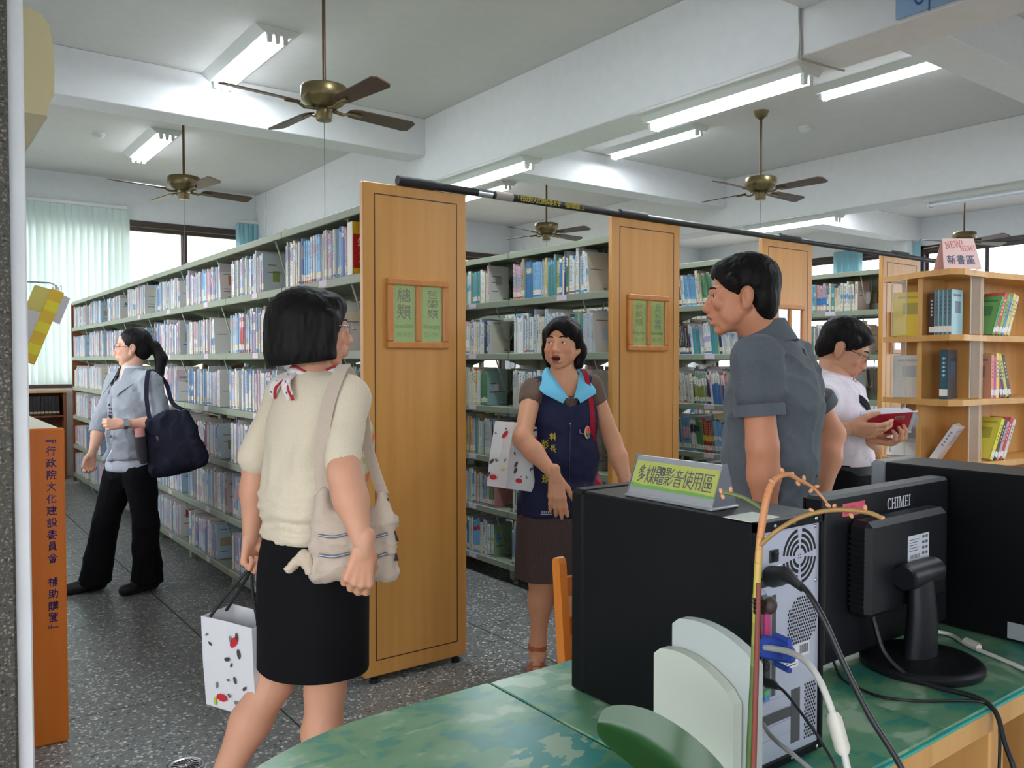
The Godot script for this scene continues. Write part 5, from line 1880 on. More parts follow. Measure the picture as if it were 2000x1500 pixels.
func paper_tote(called: String, label: String, at: Vector3, turn: float, size: Vector3, grip: Vector3, lean := 0.0) -> void:
	# coated paper bag, open at the top, with red and grey prints; at = middle of its foot
	var o := thing(called, label, "bag", at, turn)
	o.rotation.z = lean
	var m := mat("tote_white", S(214, 214, 216), 0.22, 0.0, 0.5)
	var w := size.x / 2
	var d := size.z / 2
	var H := size.y
	var b := MB.new()
	var ring := func(y: float, k: float) -> Array: return [Vector3(-w * k, y, d), Vector3(0, y, d * (0.9 + 0.1 * k)), Vector3(w * k, y, d), Vector3(w * k * 0.93, y, 0), Vector3(w * k, y, -d), Vector3(-w * k, y, -d), Vector3(-w * k * 0.93, y, 0)]
	var R0: Array = ring.call(0.0, 0.96)
	var R1: Array = ring.call(H * 0.5, 1.03)
	var R2: Array = ring.call(H, 1.0)
	for pr in [[R0, R1], [R1, R2]]:
		for i in 7:
			var j := (i + 1) % 7
			var out: Vector3 = (pr[0][i] + pr[0][j]) * 0.5
			out.y = 0
			b.quad(pr[1][i], pr[1][j], pr[0][j], pr[0][i], out)
			b.quad(pr[1][i] * Vector3(0.985, 1, 0.985), pr[1][j] * Vector3(0.985, 1, 0.985), pr[0][j] * Vector3(0.985, 1, 0.985), pr[0][i] * Vector3(0.985, 1, 0.985), -out)
	for i in range(1, 6):
		b.flat(R0[0], R0[i], R0[i + 1], Vector3.DOWN)
	put("bag_body", b, m, o)
	var rng := RandomNumberGenerator.new()
	rng.seed = hash(label)
	var inks := [mat("tote_grey", S(120, 120, 122), 0.4), mat("tote_red", S(196, 34, 44), 0.4), mat("tote_dark", S(72, 68, 68), 0.4), mat("tote_lime", S(178, 190, 60), 0.4)]
	var pr := [MB.new(), MB.new(), MB.new(), MB.new()]
	for f in 4:
		var n: Vector3 = [Vector3.BACK, Vector3.RIGHT, Vector3.FORWARD, Vector3.LEFT][f]
		var u: Vector3 = Vector3.UP.cross(n)
		var L := w if f % 2 == 0 else d
		var dist := (d if f % 2 == 0 else w) * 1.035
		for k in (16 if L > 0.09 else 9):
			var c := n * dist + u * rng.randf_range(-L * 0.85, L * 0.85) + Vector3(0, rng.randf_range(0.06, 0.94) * H, 0)
			var which := 0 if rng.randf() < 0.5 else 2
			var a := rng.randf() * PI
			var big := rng.randf_range(0.004, 0.011)
			if k < 2:
				which = 1; big = 0.015
				c = n * dist + u * L * 0.3 * (1 if k else -1) + Vector3(0, H * (0.8 if k else 0.14), 0)
				a = 0.8 * k
			elif k == 2:
				which = 3
			var P := []
			for i in 10:
				var t := TAU * i / 10
				var e := Vector2(cos(t) * big * 1.5, sin(t) * big * 0.75).rotated(a)
				P.append(c + u * e.x + Vector3(0, e.y, 0))
			for i in 10:
				pr[which].flat(c, P[i], P[(i + 1) % 10], n)
	for i in 4:
		put("print", pr[i], inks[i], o)
	var g := o.transform.affine_inverse() * grip
	for z in [d * 0.96, -d * 0.96]:
		b = MB.new()
		b.tube(smooth_path([Vector3(-w * 0.5, H - 0.01, z), Vector3(-w * 0.5, H, z).lerp(g, 0.5) + Vector3(-0.008, 0, 0), g + Vector3(-0.006, 0, z * 0.06), g + Vector3(0.006, 0.002, z * 0.06), Vector3(w * 0.5, H, z).lerp(g, 0.5) + Vector3(0.008, 0, 0), Vector3(w * 0.5, H - 0.01, z)], 4), 0.0048, 7)
		put("handle", b, mat("handle_black", S(34, 34, 38), 0.7), o)

func woman_navy_vest() -> void:
	var at := Vector3(2.400, 0, -2.881)
	var o := thing("person", "woman in a navy vest with sky-blue collar and brown skirt, speaking", "person", at)
	var J := {"head": Vector3(0.028, 1.478, -0.005), "neck": Vector3(0.038, 1.345, -0.014), "SL": Vector3(0.168, 1.280, 0.040), "SR": Vector3(-0.096, 1.270, -0.062), "EL": Vector3(0.240, 1.035, 0.105), "WL": Vector3(0.240, 0.825, 0.208), "ER": Vector3(-0.250, 1.070, 0.060), "WR": Vector3(-0.192, 0.918, 0.212), "pelvis": Vector3(0.0, 0.77, 0.0), "HL": Vector3(0.052, 0.72, 0.064), "HR": Vector3(-0.052, 0.715, -0.062), "KL": Vector3(0.035, 0.41, 0.074), "KR": Vector3(-0.082, 0.41, -0.016), "AL": Vector3(0.049, 0.085, 0.059), "AR": Vector3(-0.085, 0.092, -0.041), "TL": Vector3(-0.035, 0.035, 0.177), "TR": Vector3(-0.176, 0.04, 0.066)}
	var fr := frame_of(-VF * 0.95 + VR * 0.26)
	var skin := lin(206, 150, 116)
	var mb := MB.new()
	body(o, J, fr, skin, 0.98, mb)
	var hf := frame_of(-VF * 0.93 - VR * 0.36 + Vector3(0, 0.06, 0))
	head(mb, o, J.head, hf, skin, 1.0, {"neck": J.neck, "jaw": 1.12, "mouth": 1.0, "squint": 0.85, "gaze": Vector3(-0.55, 0.25, 1), "lip": lin(166, 92, 80), "brow": 0.024})
	hand(mb, J.WR, Vector3(0.03, -0.97, 0.12), Vector3(0.6, 0.1, -0.8), true, [0.22, 0.28, 0.3, 0.25], 0.3, skin, 1.02)
	hand(mb, J.WL, Vector3(0.0, -1, 0.1), Vector3(-0.76, 0, -0.5), false, [0.4, 0.45, 0.5, 0.5], 0.3, skin, 0.98)
	put("body", mb, skin_mat("skin_three", skin), o)
	var b := hair_blob()
	var q := func(x: float, y: float, z: float) -> Vector3: return J.head + hf * Vector3(x, y, z)
	b.ell(q.call(0, 0.046, -0.016), Vector3(0.086, 0.084, 0.101), hf)
	for x in [-1.0, 1.0]:
		b.cap(q.call(x * 0.070, 0.05, 0.012), q.call(x * 0.082, -0.040, -0.030), 0.024, 0.022)
		b.cap(q.call(x * 0.080, -0.02, -0.030), q.call(x * 0.066, -0.088, -0.038), 0.026, 0.024)
	b.ell(q.call(0, -0.03, -0.06), Vector3(0.076, 0.085, 0.052), hf)
	b.ell(q.call(0.018, 0.078, 0.062), Vector3(0.045, 0.030, 0.030), hf)
	b.ell(q.call(0.052, 0.058, 0.048), Vector3(0.030, 0.032, 0.026), hf)
	b.sub(q.call(-0.008, -0.035, 0.115), Vector3(0.058, 0.100, 0.10), hf)
	b.sub(q.call(0, -0.10, 0.05), Vector3(0.07, 0.09, 0.07), hf)
	mb = MB.new()
	b.build(mb)
	put("hair", mb, mats.hair_black, o)
	# brown tee under the vest
	var br := cloth("tee_brown", S(104, 84, 74), 321, 0.12)
	b = Blob.new(0.01, 95.0)
	b.disp = folds(51, 0.007, 14.0, 9.0)
	for s in ["L", "R"]:
		var D: Vector3 = (J["E" + s] - J["S" + s])
		b.cap(J["S" + s] + Vector3(0, 0.004, 0), J["S" + s] + D * 0.20, 0.050, 0.0535)
		b.cap(J["S" + s], (J.SL + J.SR) * 0.5, 0.05, 0.05)
	b.ell(J.pelvis.lerp(J.neck, 0.76), Vector3(0.14, 0.09, 0.10), fr)
	b.sub(J.neck + fr * Vector3(0, 0.0, 0.055), Vector3(0.062, 0.115, 0.085), fr)
	mb = MB.new()
	b.build(mb)
	put("tee", mb, br, o)
	# quilted navy vest
	b = Blob.new(0.0098, 95.0)
	b.disp = folds(52, 0.008, 8.0, 5.0)
	torso(b, J, fr, Vector3(0.176, 0.19, 0.128), Vector3(0.184, 0.2, 0.136), Vector3(0.190, 0.13, 0.148), 0.060)
	b.ell(J.pelvis + Vector3(0, -0.05, 0), Vector3(0.190, 0.13, 0.150), fr)
	b.cut(Vector3(0, 0.708, 0), Vector3(0, -1, 0))
	for s in ["L", "R"]:
		var sx := 1.0 if s == "L" else -1.0
		b.cut(J["S" + s] + fr * Vector3(sx * 0.044, 0, 0), fr * Vector3(sx, 0.16, 0))
	b.sub(J.neck + fr * Vector3(0, -0.02, 0.075), Vector3(0.056, 0.150, 0.085), fr)
	b.sub(J.neck + Vector3(0, 0.05, 0), Vector3(0.075, 0.06, 0.07), fr)
	mb = MB.new()
	b.build(mb)
	var vest := put("vest", mb, cloth("vest_navy", S(30, 34, 62), 322, 0.12, 0.6), o)
	var cx: Vector3 = J.pelvis
	var vm := mb
	var front := func(x: float, y: float, z: float) -> Vector3:
		var c: Vector3 = Vector3(cx.x, y, cx.z) + (J.neck - J.pelvis) * Vector3(1, 0, 1) * clampf((y - 0.77) / 0.55, 0.0, 1.0) + fr.x * x
		return surf(vm, c, fr.z) + fr.z * (0.0015 + z * 0.0)
	mb = MB.new()
	mb.tube(smooth_path([front.call(0.0, 1.125, 0.118), front.call(0.0, 1.05, 0.131), front.call(0, 0.95, 0.138), front.call(0, 0.83, 0.144), front.call(0, 0.735, 0.146)], 3), 0.0035, 6)
	put("zip", mb, mat("zip_navy", S(20, 22, 40), 0.4), vest)
	mb = MB.new()
	mb.box(front.call(0.0, 1.118, 0.124), Vector3(0.007, 0.026, 0.005), 0.002, fr)
	put("zip_pull", mb, mats.chrome, vest)
	# big sky-blue collar: two leaves lying open over the shoulders
	var sk := cloth("collar_sky", S(112, 190, 222), 323, 0.05)
	for s in [-1.0, 1.0]:
		var rows := []
		for i in 6:
			var f := i / 5.0
			var row := []
			for j in 13:
				var g := j / 12.0
				# g runs from the nape round the side to the zip; f from the neck seam outwards
				var a := lerpf(PI, 0.16, g)
				var inner := Vector3(sin(a) * 0.066 * s, 0.026 - 0.135 * pow(maxf(0.0, g - 0.45) / 0.55, 1.5), cos(a) * 0.062 + 0.06 * pow(g, 3.0))
				var outv := Vector3(sin(lerpf(PI, 1.0, g)) * 0.132 * s, -0.014 - 0.082 * pow(g, 1.6), cos(lerpf(PI, 0.55, g)) * 0.095 + 0.040 * g)
				if g > 0.97: outv = inner + Vector3(0.03 * s, -0.018, 0.004)
				var p := inner.lerp(outv, f)
				p.y += 0.028 * sin(f * PI) * (1.0 - 0.5 * g)
				row.append(J.neck + fr * p)
			rows.append(row)
		mb = MB.new()
		mb.grid(rows)
		var back := []
		for row in rows:
			var r2 := []
			for p in row: r2.append(p - Vector3(0, 0.003, 0))
			back.append(r2)
		mb.grid(back)
		put("collar_leaf", mb, sk, vest)
	var gold := mat("thread_yellow", S(206, 186, 44), 0.6)
	mb = MB.new()
	var lf := fr * Basis(Vector3.UP, -0.42)
	glyphs(mb, "科長", front.call(-0.078, 1.085, 0.123) - lf.x * 0.013 + fr.z * 0.007, lf.x, Vector3.DOWN, 0.026, 0.03, Vector3(0, -0.052, 0) + fr * Vector3(0, 0, 0.004), 0.13)
	glyphs(mb, "彭", front.call(-0.108, 1.055, 0.103) - lf.x * 0.015 + fr.z * 0.008, (fr * Basis(Vector3.UP, -0.75)).x, Vector3.DOWN, 0.03, 0.036, Vector3(0, -0.08, 0), 0.13)
	glyphs(mb, "珍", front.call(-0.100, 0.905, 0.118) - lf.x * 0.015 + fr.z * 0.008, (fr * Basis(Vector3.UP, -0.7)).x, Vector3.DOWN, 0.03, 0.036, Vector3(0, -0.08, 0), 0.13)
	put("embroidery", mb, gold, vest)
	var bdg: Vector3 = front.call(0.088, 1.085, 0.117)
	var bfr := fr * Basis(Vector3.UP, 0.5)
	mb = MB.new()
	mb.ball(bdg, Vector3(0.020, 0.029, 0.004), 12, bfr)
	var bd := put("badge", mb, mat("badge_pink", S(232, 184, 172), 0.4), vest)
	mb = MB.new()
	mb.ball(bdg + bfr * Vector3(0, 0.003, 0.002), Vector3(0.017, 0.024, 0.0035), 10, bfr)
	put("badge_bloom", mb, mat("badge_coral", S(230, 96, 78), 0.4), bd)
	for s in [-1.0, 1.0]:
		mb = MB.new()
		mb.ball(bdg + bfr * Vector3(0.0065 * s, -0.012, 0.0045), Vector3(0.0045, 0.013, 0.003), 8, bfr * Basis(Vector3.BACK, -s * 0.6))
		put("badge_leaf", mb, mat("badge_green", S(40, 132, 84), 0.4), bd)
	mb = MB.new()
	mb.box(bdg + bfr * Vector3(0, 0.006, 0.0065), Vector3(0.003, 0.024, 0.002), 0.001, bfr)
	put("badge_stem", mb, mat("badge_maroon", S(150, 40, 70), 0.4), bd)
	mb = MB.new()
	mb.tube([front.call(0.045, 1.10, 0.126), front.call(0.045, 1.085, 0.1275), front.call(0.068, 1.078, 0.125)], 0.0018, 5)
	put("pocket_piping", mb, mat("piping_white", S(150, 154, 166), 0.5), vest)
	mb = MB.new()
	var hp: Vector3 = front.call(-0.098, 0.735, 0.0) + fr.z * 0.003
	mb.box(hp, Vector3(0.052, 0.004, 0.001), 0.0, lf)
	for k in 5:
		mb.box(hp + lf.x * (-0.018 + k * 0.009) + Vector3(0, 0.010, 0), Vector3(0.006, 0.008, 0.001), 0.0, lf)
	put("hem_print", mb, mat("print_silver", S(160, 168, 178), 0.5), vest)
	mb = MB.new()
	for k in 3:
		mb.ball(J.neck + fr * Vector3(-0.008 + 0.008 * k, -0.105 - 0.004 * (k % 2), 0.088), Vector3.ONE * 0.0052, 7)
	put("pendant", mb, mats.chrome, o)
	skirt(o, J, fr, 0.80, 0.425, Vector2(0.174, 0.136), Vector2(0.192, 0.150), cloth("skirt_brown", S(72, 60, 58), 324, 0.35), 0.035, 6)
	# sandals
	for s in ["L", "R"]:
		var A: Vector3 = J["A" + s]
		var T: Vector3 = J["T" + s]
		var d := ((T - A) * Vector3(1, 0, 1)).normalized()
		var sd := Vector3.UP.cross(d)
		var tan_ := mat("sandal_tan", S(166, 92, 56), 0.5)
		b = Blob.new(0.007, 160.0)
		b.cap(Vector3(A.x, 0.012, A.z) - d * 0.04, Vector3(T.x, 0.010, T.z) + d * 0.035, 0.034, 0.042, Basis.IDENTITY, Vector3(1, 0.32, 1))
		mb = MB.new()
		b.build(mb)
		put("sandal_sole", mb, tan_, o)
		for f in [0.55, 0.8]:
			var c: Vector3 = Vector3(A.x, 0.0, A.z).lerp(Vector3(T.x, 0.0, T.z), f)
			strap("sandal_strap", [c - sd * 0.046 + Vector3(0, 0.02, 0), c - sd * 0.034 + Vector3(0, 0.062 - 0.02 * f, 0), c + Vector3(0, 0.086 - 0.03 * f, 0), c + sd * 0.034 + Vector3(0, 0.062 - 0.02 * f, 0), c + sd * 0.046 + Vector3(0, 0.02, 0)], d * 0.017, 0.002, tan_, o)
		var hl := []
		for i in 13:
			var a := TAU * i / 12
			hl.append(A + Vector3(0, 0.012, 0) + d * cos(a) * 0.042 + sd * sin(a) * 0.041)
		strap("ankle_strap", hl, Vector3.UP * 0.010, 0.002, tan_, o)
		mb = MB.new()
		for k in 5:
			mb.ball(Vector3(T.x, 0.028 - 0.001 * k, T.z) + d * (0.022 - 0.006 * absf(k - 1.2)) + sd * (k - 2) * 0.0145 * (1.0 if s == "L" else -1.0), Vector3(0.0095, 0.009, 0.012) * (1.2 if k == 0 else 0.9), 8)
		mb.col = Color.WHITE
		put("toes", mb, mat("toe_skin", S(198, 142, 112), 0.5), o)
	paper_tote("tote_bag", "glossy printed white tote hanging on the forearm of the vest woman", at + Vector3(-0.232, 0.838, -0.030), 0.16, Vector3(0.225, 0.285, 0.115), at + J.ER.lerp(J.WR, 0.12) + Vector3(0, 0.045, 0), -0.2)
	# red bag on the far shoulder
	var bag := thing("shoulder_bag", "small crimson bag under the left arm of the woman in navy vest", "bag", at)
	var rd := cloth("bag_red", S(156, 26, 50), 325, 0.08, 0.5)
	b = Blob.new(0.008, 110.0)
	b.disp = folds(53, 0.010, 12.0, 9.0)
	b.cap(Vector3(0.150, 0.96, 0.020), Vector3(0.160, 0.83, 0.035), 0.038, 0.062, fr, Vector3(0.7, 1, 1.3))
	b.cap(Vector3(0.165, 0.83, 0.0), Vector3(0.155, 0.82, 0.06), 0.05, 0.05)
	mb = MB.new()
	b.build(mb)
	put("bag_body", mb, rd, bag)
	strap("strap", [Vector3(0.150, 0.97, 0.075), front.call(0.118, 1.10, 0.104), front.call(0.108, 1.20, 0.098), J.SL + fr * Vector3(-0.050, 0.052, 0.062), J.SL + fr * Vector3(-0.048, 0.078, 0.0), J.SL + fr * Vector3(-0.02, 0.0, -0.075), Vector3(0.17, 0.99, -0.03)], fr.x * 0.011, 0.0025, rd, bag)

func man_grey_polo() -> void:
	var at := Vector3(2.205, 0, -1.610)
	var o := thing("person", "man in a charcoal polo shirt smiling in profile, hands behind him", "person", at)
	var J := {"head": Vector3(-0.063, 1.607, -0.065), "neck": Vector3(0.020, 1.475, -0.030), "SL": Vector3(-0.165, 1.405, 0.070), "SR": Vector3(0.215, 1.400, -0.070), "EL": Vector3(-0.164, 1.150, 0.098), "WL": Vector3(-0.130, 0.905, 0.090), "ER": Vector3(0.385, 1.148, -0.025), "WR": Vector3(0.235, 0.925, 0.025), "pelvis": Vector3(0.0, 0.93, 0.0), "HL": Vector3(-0.085, 0.89, 0.045), "HR": Vector3(0.095, 0.88, -0.030), "KL": Vector3(-0.096, 0.48, 0.045), "KR": Vector3(0.109, 0.47, -0.035), "AL": Vector3(-0.090, 0.09, 0.062), "AR": Vector3(0.115, 0.09, -0.02), "TL": Vector3(-0.22, 0.035, -0.01), "TR": Vector3(-0.01, 0.035, -0.10)}
	var fr := frame_of(-VR * 0.82 + VF * 0.57)
	var skin := lin(204, 140, 108)
	var mb := MB.new()
	body(o, J, fr, skin, 1.12, mb)
	var hf := frame_of(-VR * 0.985 + VF * 0.15 + Vector3(0, -0.03, 0))
	head(mb, o, J.head, hf, skin, 1.06, {"neck": J.neck, "jaw": 1.10, "mouth": 0.28, "teeth": true, "smile": 1.3, "squint": 0.5, "gaze": Vector3(0.1, 0, 1), "neck_r": 1.16, "lip": lin(168, 100, 90)})
	hand(mb, J.WL, Vector3(0.5, -0.8, -0.2), Vector3(0.2, 0, -1), false, [0.5, 0.6, 0.6, 0.6], 0.4, skin, 1.05)
	hand(mb, J.WR, Vector3(-0.5, -0.8, 0.3), Vector3(-0.5, 0, -0.6), true, [0.5, 0.6, 0.6, 0.6], 0.4, skin, 1.05)
	put("body", mb, skin_mat("skin_four", skin), o)
	var b := hair_blob()
	var s0 := 1.06
	var q := func(x: float, y: float, z: float) -> Vector3: return J.head + hf * (Vector3(x, y, z) * s0)
	b.ell(q.call(0, 0.045, -0.020), Vector3(0.084, 0.086, 0.101) * s0, hf)
	b.ell(q.call(0, -0.012, -0.062), Vector3(0.073, 0.078, 0.050) * s0, hf)
	b.ell(q.call(0, 0.074, 0.046), Vector3(0.058, 0.034, 0.036) * s0, hf)
	for x in [-1.0, 1.0]:
		b.cap(q.call(x * 0.073, 0.045, 0.03), q.call(x * 0.0735, 0.018, 0.018), 0.016 * s0, 0.011 * s0)
		b.sub(q.call(x * 0.088, -0.014, -0.008), Vector3(0.034, 0.040, 0.026) * s0, hf)
	b.sub(q.call(0, -0.038, 0.100), Vector3(0.10, 0.098, 0.078) * s0, hf)
	b.sub(q.call(0, -0.085, 0.02), Vector3(0.12, 0.088, 0.070) * s0, hf)
	mb = MB.new()
	b.build(mb)
	put("hair", mb, mats.hair_black, o)
	var po := cloth("polo_charcoal", S(90, 96, 102), 331, 0.10)
	b = Blob.new(0.0105, 90.0)
	b.disp = folds(61, 0.013, 7.0, 4.5)
	torso(b, J, fr, Vector3(0.198, 0.21, 0.148), Vector3(0.180, 0.22, 0.148), Vector3(0.178, 0.14, 0.145), 0.072)
	for s in ["L", "R"]:
		var D: Vector3 = (J["E" + s] - J["S" + s])
		b.cap(J["S" + s], J["S" + s] + D * 0.34, 0.074, 0.070)
	b.cut(Vector3(0, 0.84, 0), Vector3.DOWN)
	b.sub(J.neck + fr * Vector3(0, 0.06, 0.015), Vector3(0.075, 0.06, 0.078), fr)
	mb = MB.new()
	b.build(mb)
	var polo := put("polo_shirt", mb, po, o)
	mb = MB.new()
	collar(mb, J.neck + Vector3(0, -0.002, 0), fr * Basis(Vector3.RIGHT, 0.22), 0.074, 0.072, 0.05, 0.06, 0.3, 0.03)
	put("collar", mb, po, polo)
	for s in ["L", "R"]:
		var D: Vector3 = (J["E" + s] - J["S" + s])
		var e: Vector3 = J["S" + s] + D * 0.56
		D = D.normalized()
		mb = MB.new()
		mb.tube([e - D * 0.012, e - D * 0.008, e + D * 0.022, e + D * 0.024], [0.0715, 0.0745, 0.0745, 0.068], 24)
		put("sleeve_band", mb, po, polo)
	b = Blob.new(0.012, 90.0)
	b.ell(J.pelvis + Vector3(0, -0.03, 0), Vector3(0.176, 0.12, 0.140), fr)
	for s in ["L", "R"]:
		b.cap(J["H" + s], J["K" + s], 0.098, 0.076)
		b.cap(J["K" + s], J["A" + s], 0.074, 0.066)
	mb = MB.new()
	b.build(mb)
	put("trousers", mb, cloth("trouser_navy", S(34, 38, 52), 332, 0.15), o)
	for s in ["L", "R"]:
		b = Blob.new(0.010, 120.0)
		b.cap(Vector3(J["A" + s].x, 0.05, J["A" + s].z), Vector3(J["T" + s].x, 0.035, J["T" + s].z), 0.05, 0.04)
		b.cut(Vector3(0, 0.002, 0), Vector3.DOWN)
		mb = MB.new()
		b.build(mb)
		put("shoe", mb, mats.shoe_black, o)

func man_reading() -> void:
	var at := Vector3(3.082, 0, -1.895)
	var o := thing("person", "man with glasses in a white shirt reading an open red book", "person", at)
	var J := {"head": Vector3(0.000, 1.452, 0.002), "neck": Vector3(-0.056, 1.322, -0.022), "SL": Vector3(0.112, 1.255, -0.075), "SR": Vector3(-0.205, 1.260, 0.045), "EL": Vector3(0.190, 1.030, 0.012), "WL": Vector3(-0.020, 1.095, 0.125), "ER": Vector3(-0.345, 1.035, 0.045), "WR": Vector3(-0.205, 1.150, 0.150), "pelvis": Vector3(0.0, 0.985, 0.0), "HL": Vector3(0.085, 0.935, -0.020), "HR": Vector3(-0.085, 0.935, 0.030), "KL": Vector3(0.095, 0.48, -0.018), "KR": Vector3(-0.077, 0.48, 0.053), "AL": Vector3(0.085, 0.09, -0.035), "AR": Vector3(-0.09, 0.09, 0.035), "TL": Vector3(0.19, 0.035, 0.03), "TR": Vector3(0.03, 0.035, 0.12)}
	var fr := frame_of(VR * 0.85 - VF * 0.42)
	var skin := lin(206, 150, 120)
	var mb := MB.new()
	body(o, J, fr, skin, 0.98, mb)
	var hf := frame_of(VR * 0.80 - VF * 0.36 + Vector3(0, -0.42, 0))
	head(mb, o, J.head, hf, skin, 1.0, {"neck": J.neck, "jaw": 1.0, "gaze": Vector3(0, -0.45, 1), "neck_r": 1.02})
	hand(mb, J.WR, VR * 0.9 - Vector3(0, 0.12, 0) - VF * 0.1, VF * 0.75 + Vector3(0, 0.5, 0), true, [0.35, 0.4, 0.5, 0.55], 0.4, skin, 0.98)
	hand(mb, J.WL, VR * 0.75 - VF * 0.55 - Vector3(0, 0.1, 0), Vector3(-0.15, 0.9, -0.1), false, [0.75, 0.8, 0.85, 0.9], 0.5, skin, 0.98)
	put("body", mb, skin_mat("skin_five", skin), o)
	var b := hair_blob()
	var q := func(x: float, y: float, z: float) -> Vector3: return J.head + hf * Vector3(x, y, z)
	b.ell(q.call(0, 0.046, -0.016), Vector3(0.081, 0.084, 0.099), hf)
	b.ell(q.call(0, -0.008, -0.062), Vector3(0.070, 0.066, 0.047), hf)
	b.ell(q.call(0, 0.072, 0.044), Vector3(0.060, 0.034, 0.036), hf)
	for x in [-1.0, 1.0]:
		b.cap(q.call(x * 0.072, 0.045, 0.03), q.call(x * 0.073, 0.012, 0.020), 0.015, 0.010)
		b.sub(q.call(x * 0.086, -0.014, -0.008), Vector3(0.032, 0.038, 0.026), hf)
	b.sub(q.call(0, -0.036, 0.104), Vector3(0.10, 0.092, 0.078), hf)
	b.sub(q.call(0, -0.085, 0.02), Vector3(0.12, 0.088, 0.070), hf)
	mb = MB.new()
	b.build(mb)
	put("hair", mb, mats.hair_black, o)
	glasses(o, J.head, hf, 1.0, mat("frame_black", S(30, 28, 30), 0.35), true)
	var wh := cloth("shirt_white", S(232, 222, 230), 341, 0.04)
	b = Blob.new(0.0105, 90.0)
	b.disp = folds(71, 0.012, 10.0, 6.0)
	torso(b, J, fr, Vector3(0.168, 0.19, 0.125), Vector3(0.155, 0.2, 0.122), Vector3(0.156, 0.09, 0.120), 0.062)
	for s in ["L", "R"]:
		var D: Vector3 = (J["E" + s] - J["S" + s])
		b.cap(J["S" + s], J["S" + s] + D * 0.75, 0.064, 0.066)
	b.cut(Vector3(0, 0.965, 0), Vector3.DOWN)
	b.sub(J.neck + fr * Vector3(0, 0.045, 0.03), Vector3(0.066, 0.07, 0.085), fr)
	mb = MB.new()
	b.build(mb)
	var shirt := put("shirt", mb, wh, o)
	var sm := mb
	mb = MB.new()
	collar(mb, J.neck + fr * Vector3(0, -0.022, 0.006), fr * Basis(Vector3.RIGHT, 0.3), 0.072, 0.070, 0.058, 0.07, 0.35, 0.05)
	put("collar", mb, cloth("collar_pink", S(226, 208, 216), 342, 0.04), shirt)
	b = Blob.new(0.0115, 90.0)
	b.disp = folds(72, 0.008, 9.0, 4.0)
	b.ell(J.pelvis + Vector3(0, -0.04, 0), Vector3(0.160, 0.11, 0.124), fr)
	for s in ["L", "R"]:
		b.cap(J["H" + s], J["K" + s], 0.092, 0.070)
		b.cap(J["K" + s], J["A" + s] + Vector3(0, -0.02, 0), 0.068, 0.062)
	b.cut(Vector3(0, 0.995, 0), Vector3.UP)
	mb = MB.new()
	b.build(mb)
	var tr := put("trousers", mb, mats.trouser_black, o)
	mb = MB.new()
	var ring := []
	for i in 33:
		var a := TAU * i / 32
		ring.append(Vector3(0, 0.972, 0) + fr * Vector3(cos(a) * 0.164, 0, sin(a) * 0.130))
	strap("belt", ring, Vector3.UP * 0.017, 0.003, mats.black, tr)
	mb.box(Vector3(0, 0.972, 0) + fr * Vector3(-0.02, 0, 0.134), Vector3(0.046, 0.036, 0.008), 0.003, fr * Basis(Vector3.UP, -0.15))
	put("buckle", mb, mats.chrome, tr)
	for s in ["L", "R"]:
		b = Blob.new(0.010, 120.0)
		b.cap(Vector3(J["A" + s].x, 0.05, J["A" + s].z), Vector3(J["T" + s].x, 0.035, J["T" + s].z), 0.05, 0.04)
		b.cut(Vector3(0, 0.002, 0), Vector3.DOWN)
		mb = MB.new()
		b.build(mb)
		put("shoe", mb, mats.shoe_black, o)
	# messenger bag: strap across the chest, pouch at the far hip
	var bag := thing("messenger_bag", "black messenger bag strap crossing the white shirt of the reading man", "bag", at)
	var bk := cloth("bag_black", S(30, 31, 38), 343, 0.1)
	var on := func(x: float, y: float) -> Vector3:
		return surf(sm, Vector3(0, y, 0) + J.neck * Vector3(1, 0, 1) * clampf((y - 0.98) / 0.34, 0.0, 1.0) + fr.x * x, fr.z, 0.014) + fr.z * 0.004
	strap("strap", [J.neck + fr * Vector3(-0.085, -0.035, -0.06), J.neck + fr * Vector3(-0.092, 0.0, 0.0), J.neck + fr * Vector3(-0.080, -0.03, 0.06), on.call(-0.062, 1.235), on.call(-0.03, 1.18), on.call(0.01, 1.12), on.call(0.05, 1.06), on.call(0.09, 1.0), Vector3(0.175, 0.90, -0.045)], fr.x * 0.015 + Vector3(0, 0.013, 0), 0.0025, bk, bag)
	b = Blob.new(0.010, 110.0)
	b.cap(Vector3(0.165, 0.80, -0.11), Vector3(0.19, 0.80, 0.01), 0.05, 0.05, Basis.IDENTITY, Vector3(0.8, 1.8, 1))
	mb = MB.new()
	b.build(mb)
	put("pouch", mb, bk, bag)
	# open red book held at the chest
	var bo := thing("book", "open red-covered book held in both hands of the man in white shirt", "book", at + Vector3(-0.028, 1.160, 0.195))
	var bx := (VR * 0.97 - VF * 0.2 + Vector3(0, 0.08, 0)).normalized()
	var bn := (VF * 0.62 + Vector3(0, 0.75, 0) - VR * 0.1)
	bn = (bn - bx * bn.dot(bx)).normalized()
	bo.basis = Basis(bx, bn, bx.cross(bn).normalized())
	# local: x along the lines of print, y out of the pages, z towards the foot of the page
	mb = MB.new()
	mb.box(Vector3(-0.005, -0.004, 0), Vector3(0.185, 0.003, 0.150), 0.001)
	put("cover", mb, mat("cover_crimson", S(186, 28, 52), 0.35), bo)
	mb = MB.new()
	var rows := []
	for i in 13:
		var f := i / 12.0
		var lift := 0.016 + 0.010 * sin(f * PI) - 0.026 * pow(f, 5.0)
		if f > 0.9: lift += 0.016 * (f - 0.9) * 10.0
		rows.append([Vector3(-0.095 + 0.20 * f, lift, -0.072), Vector3(-0.095 + 0.20 * f, lift, 0.072)])
	mb.grid(rows)
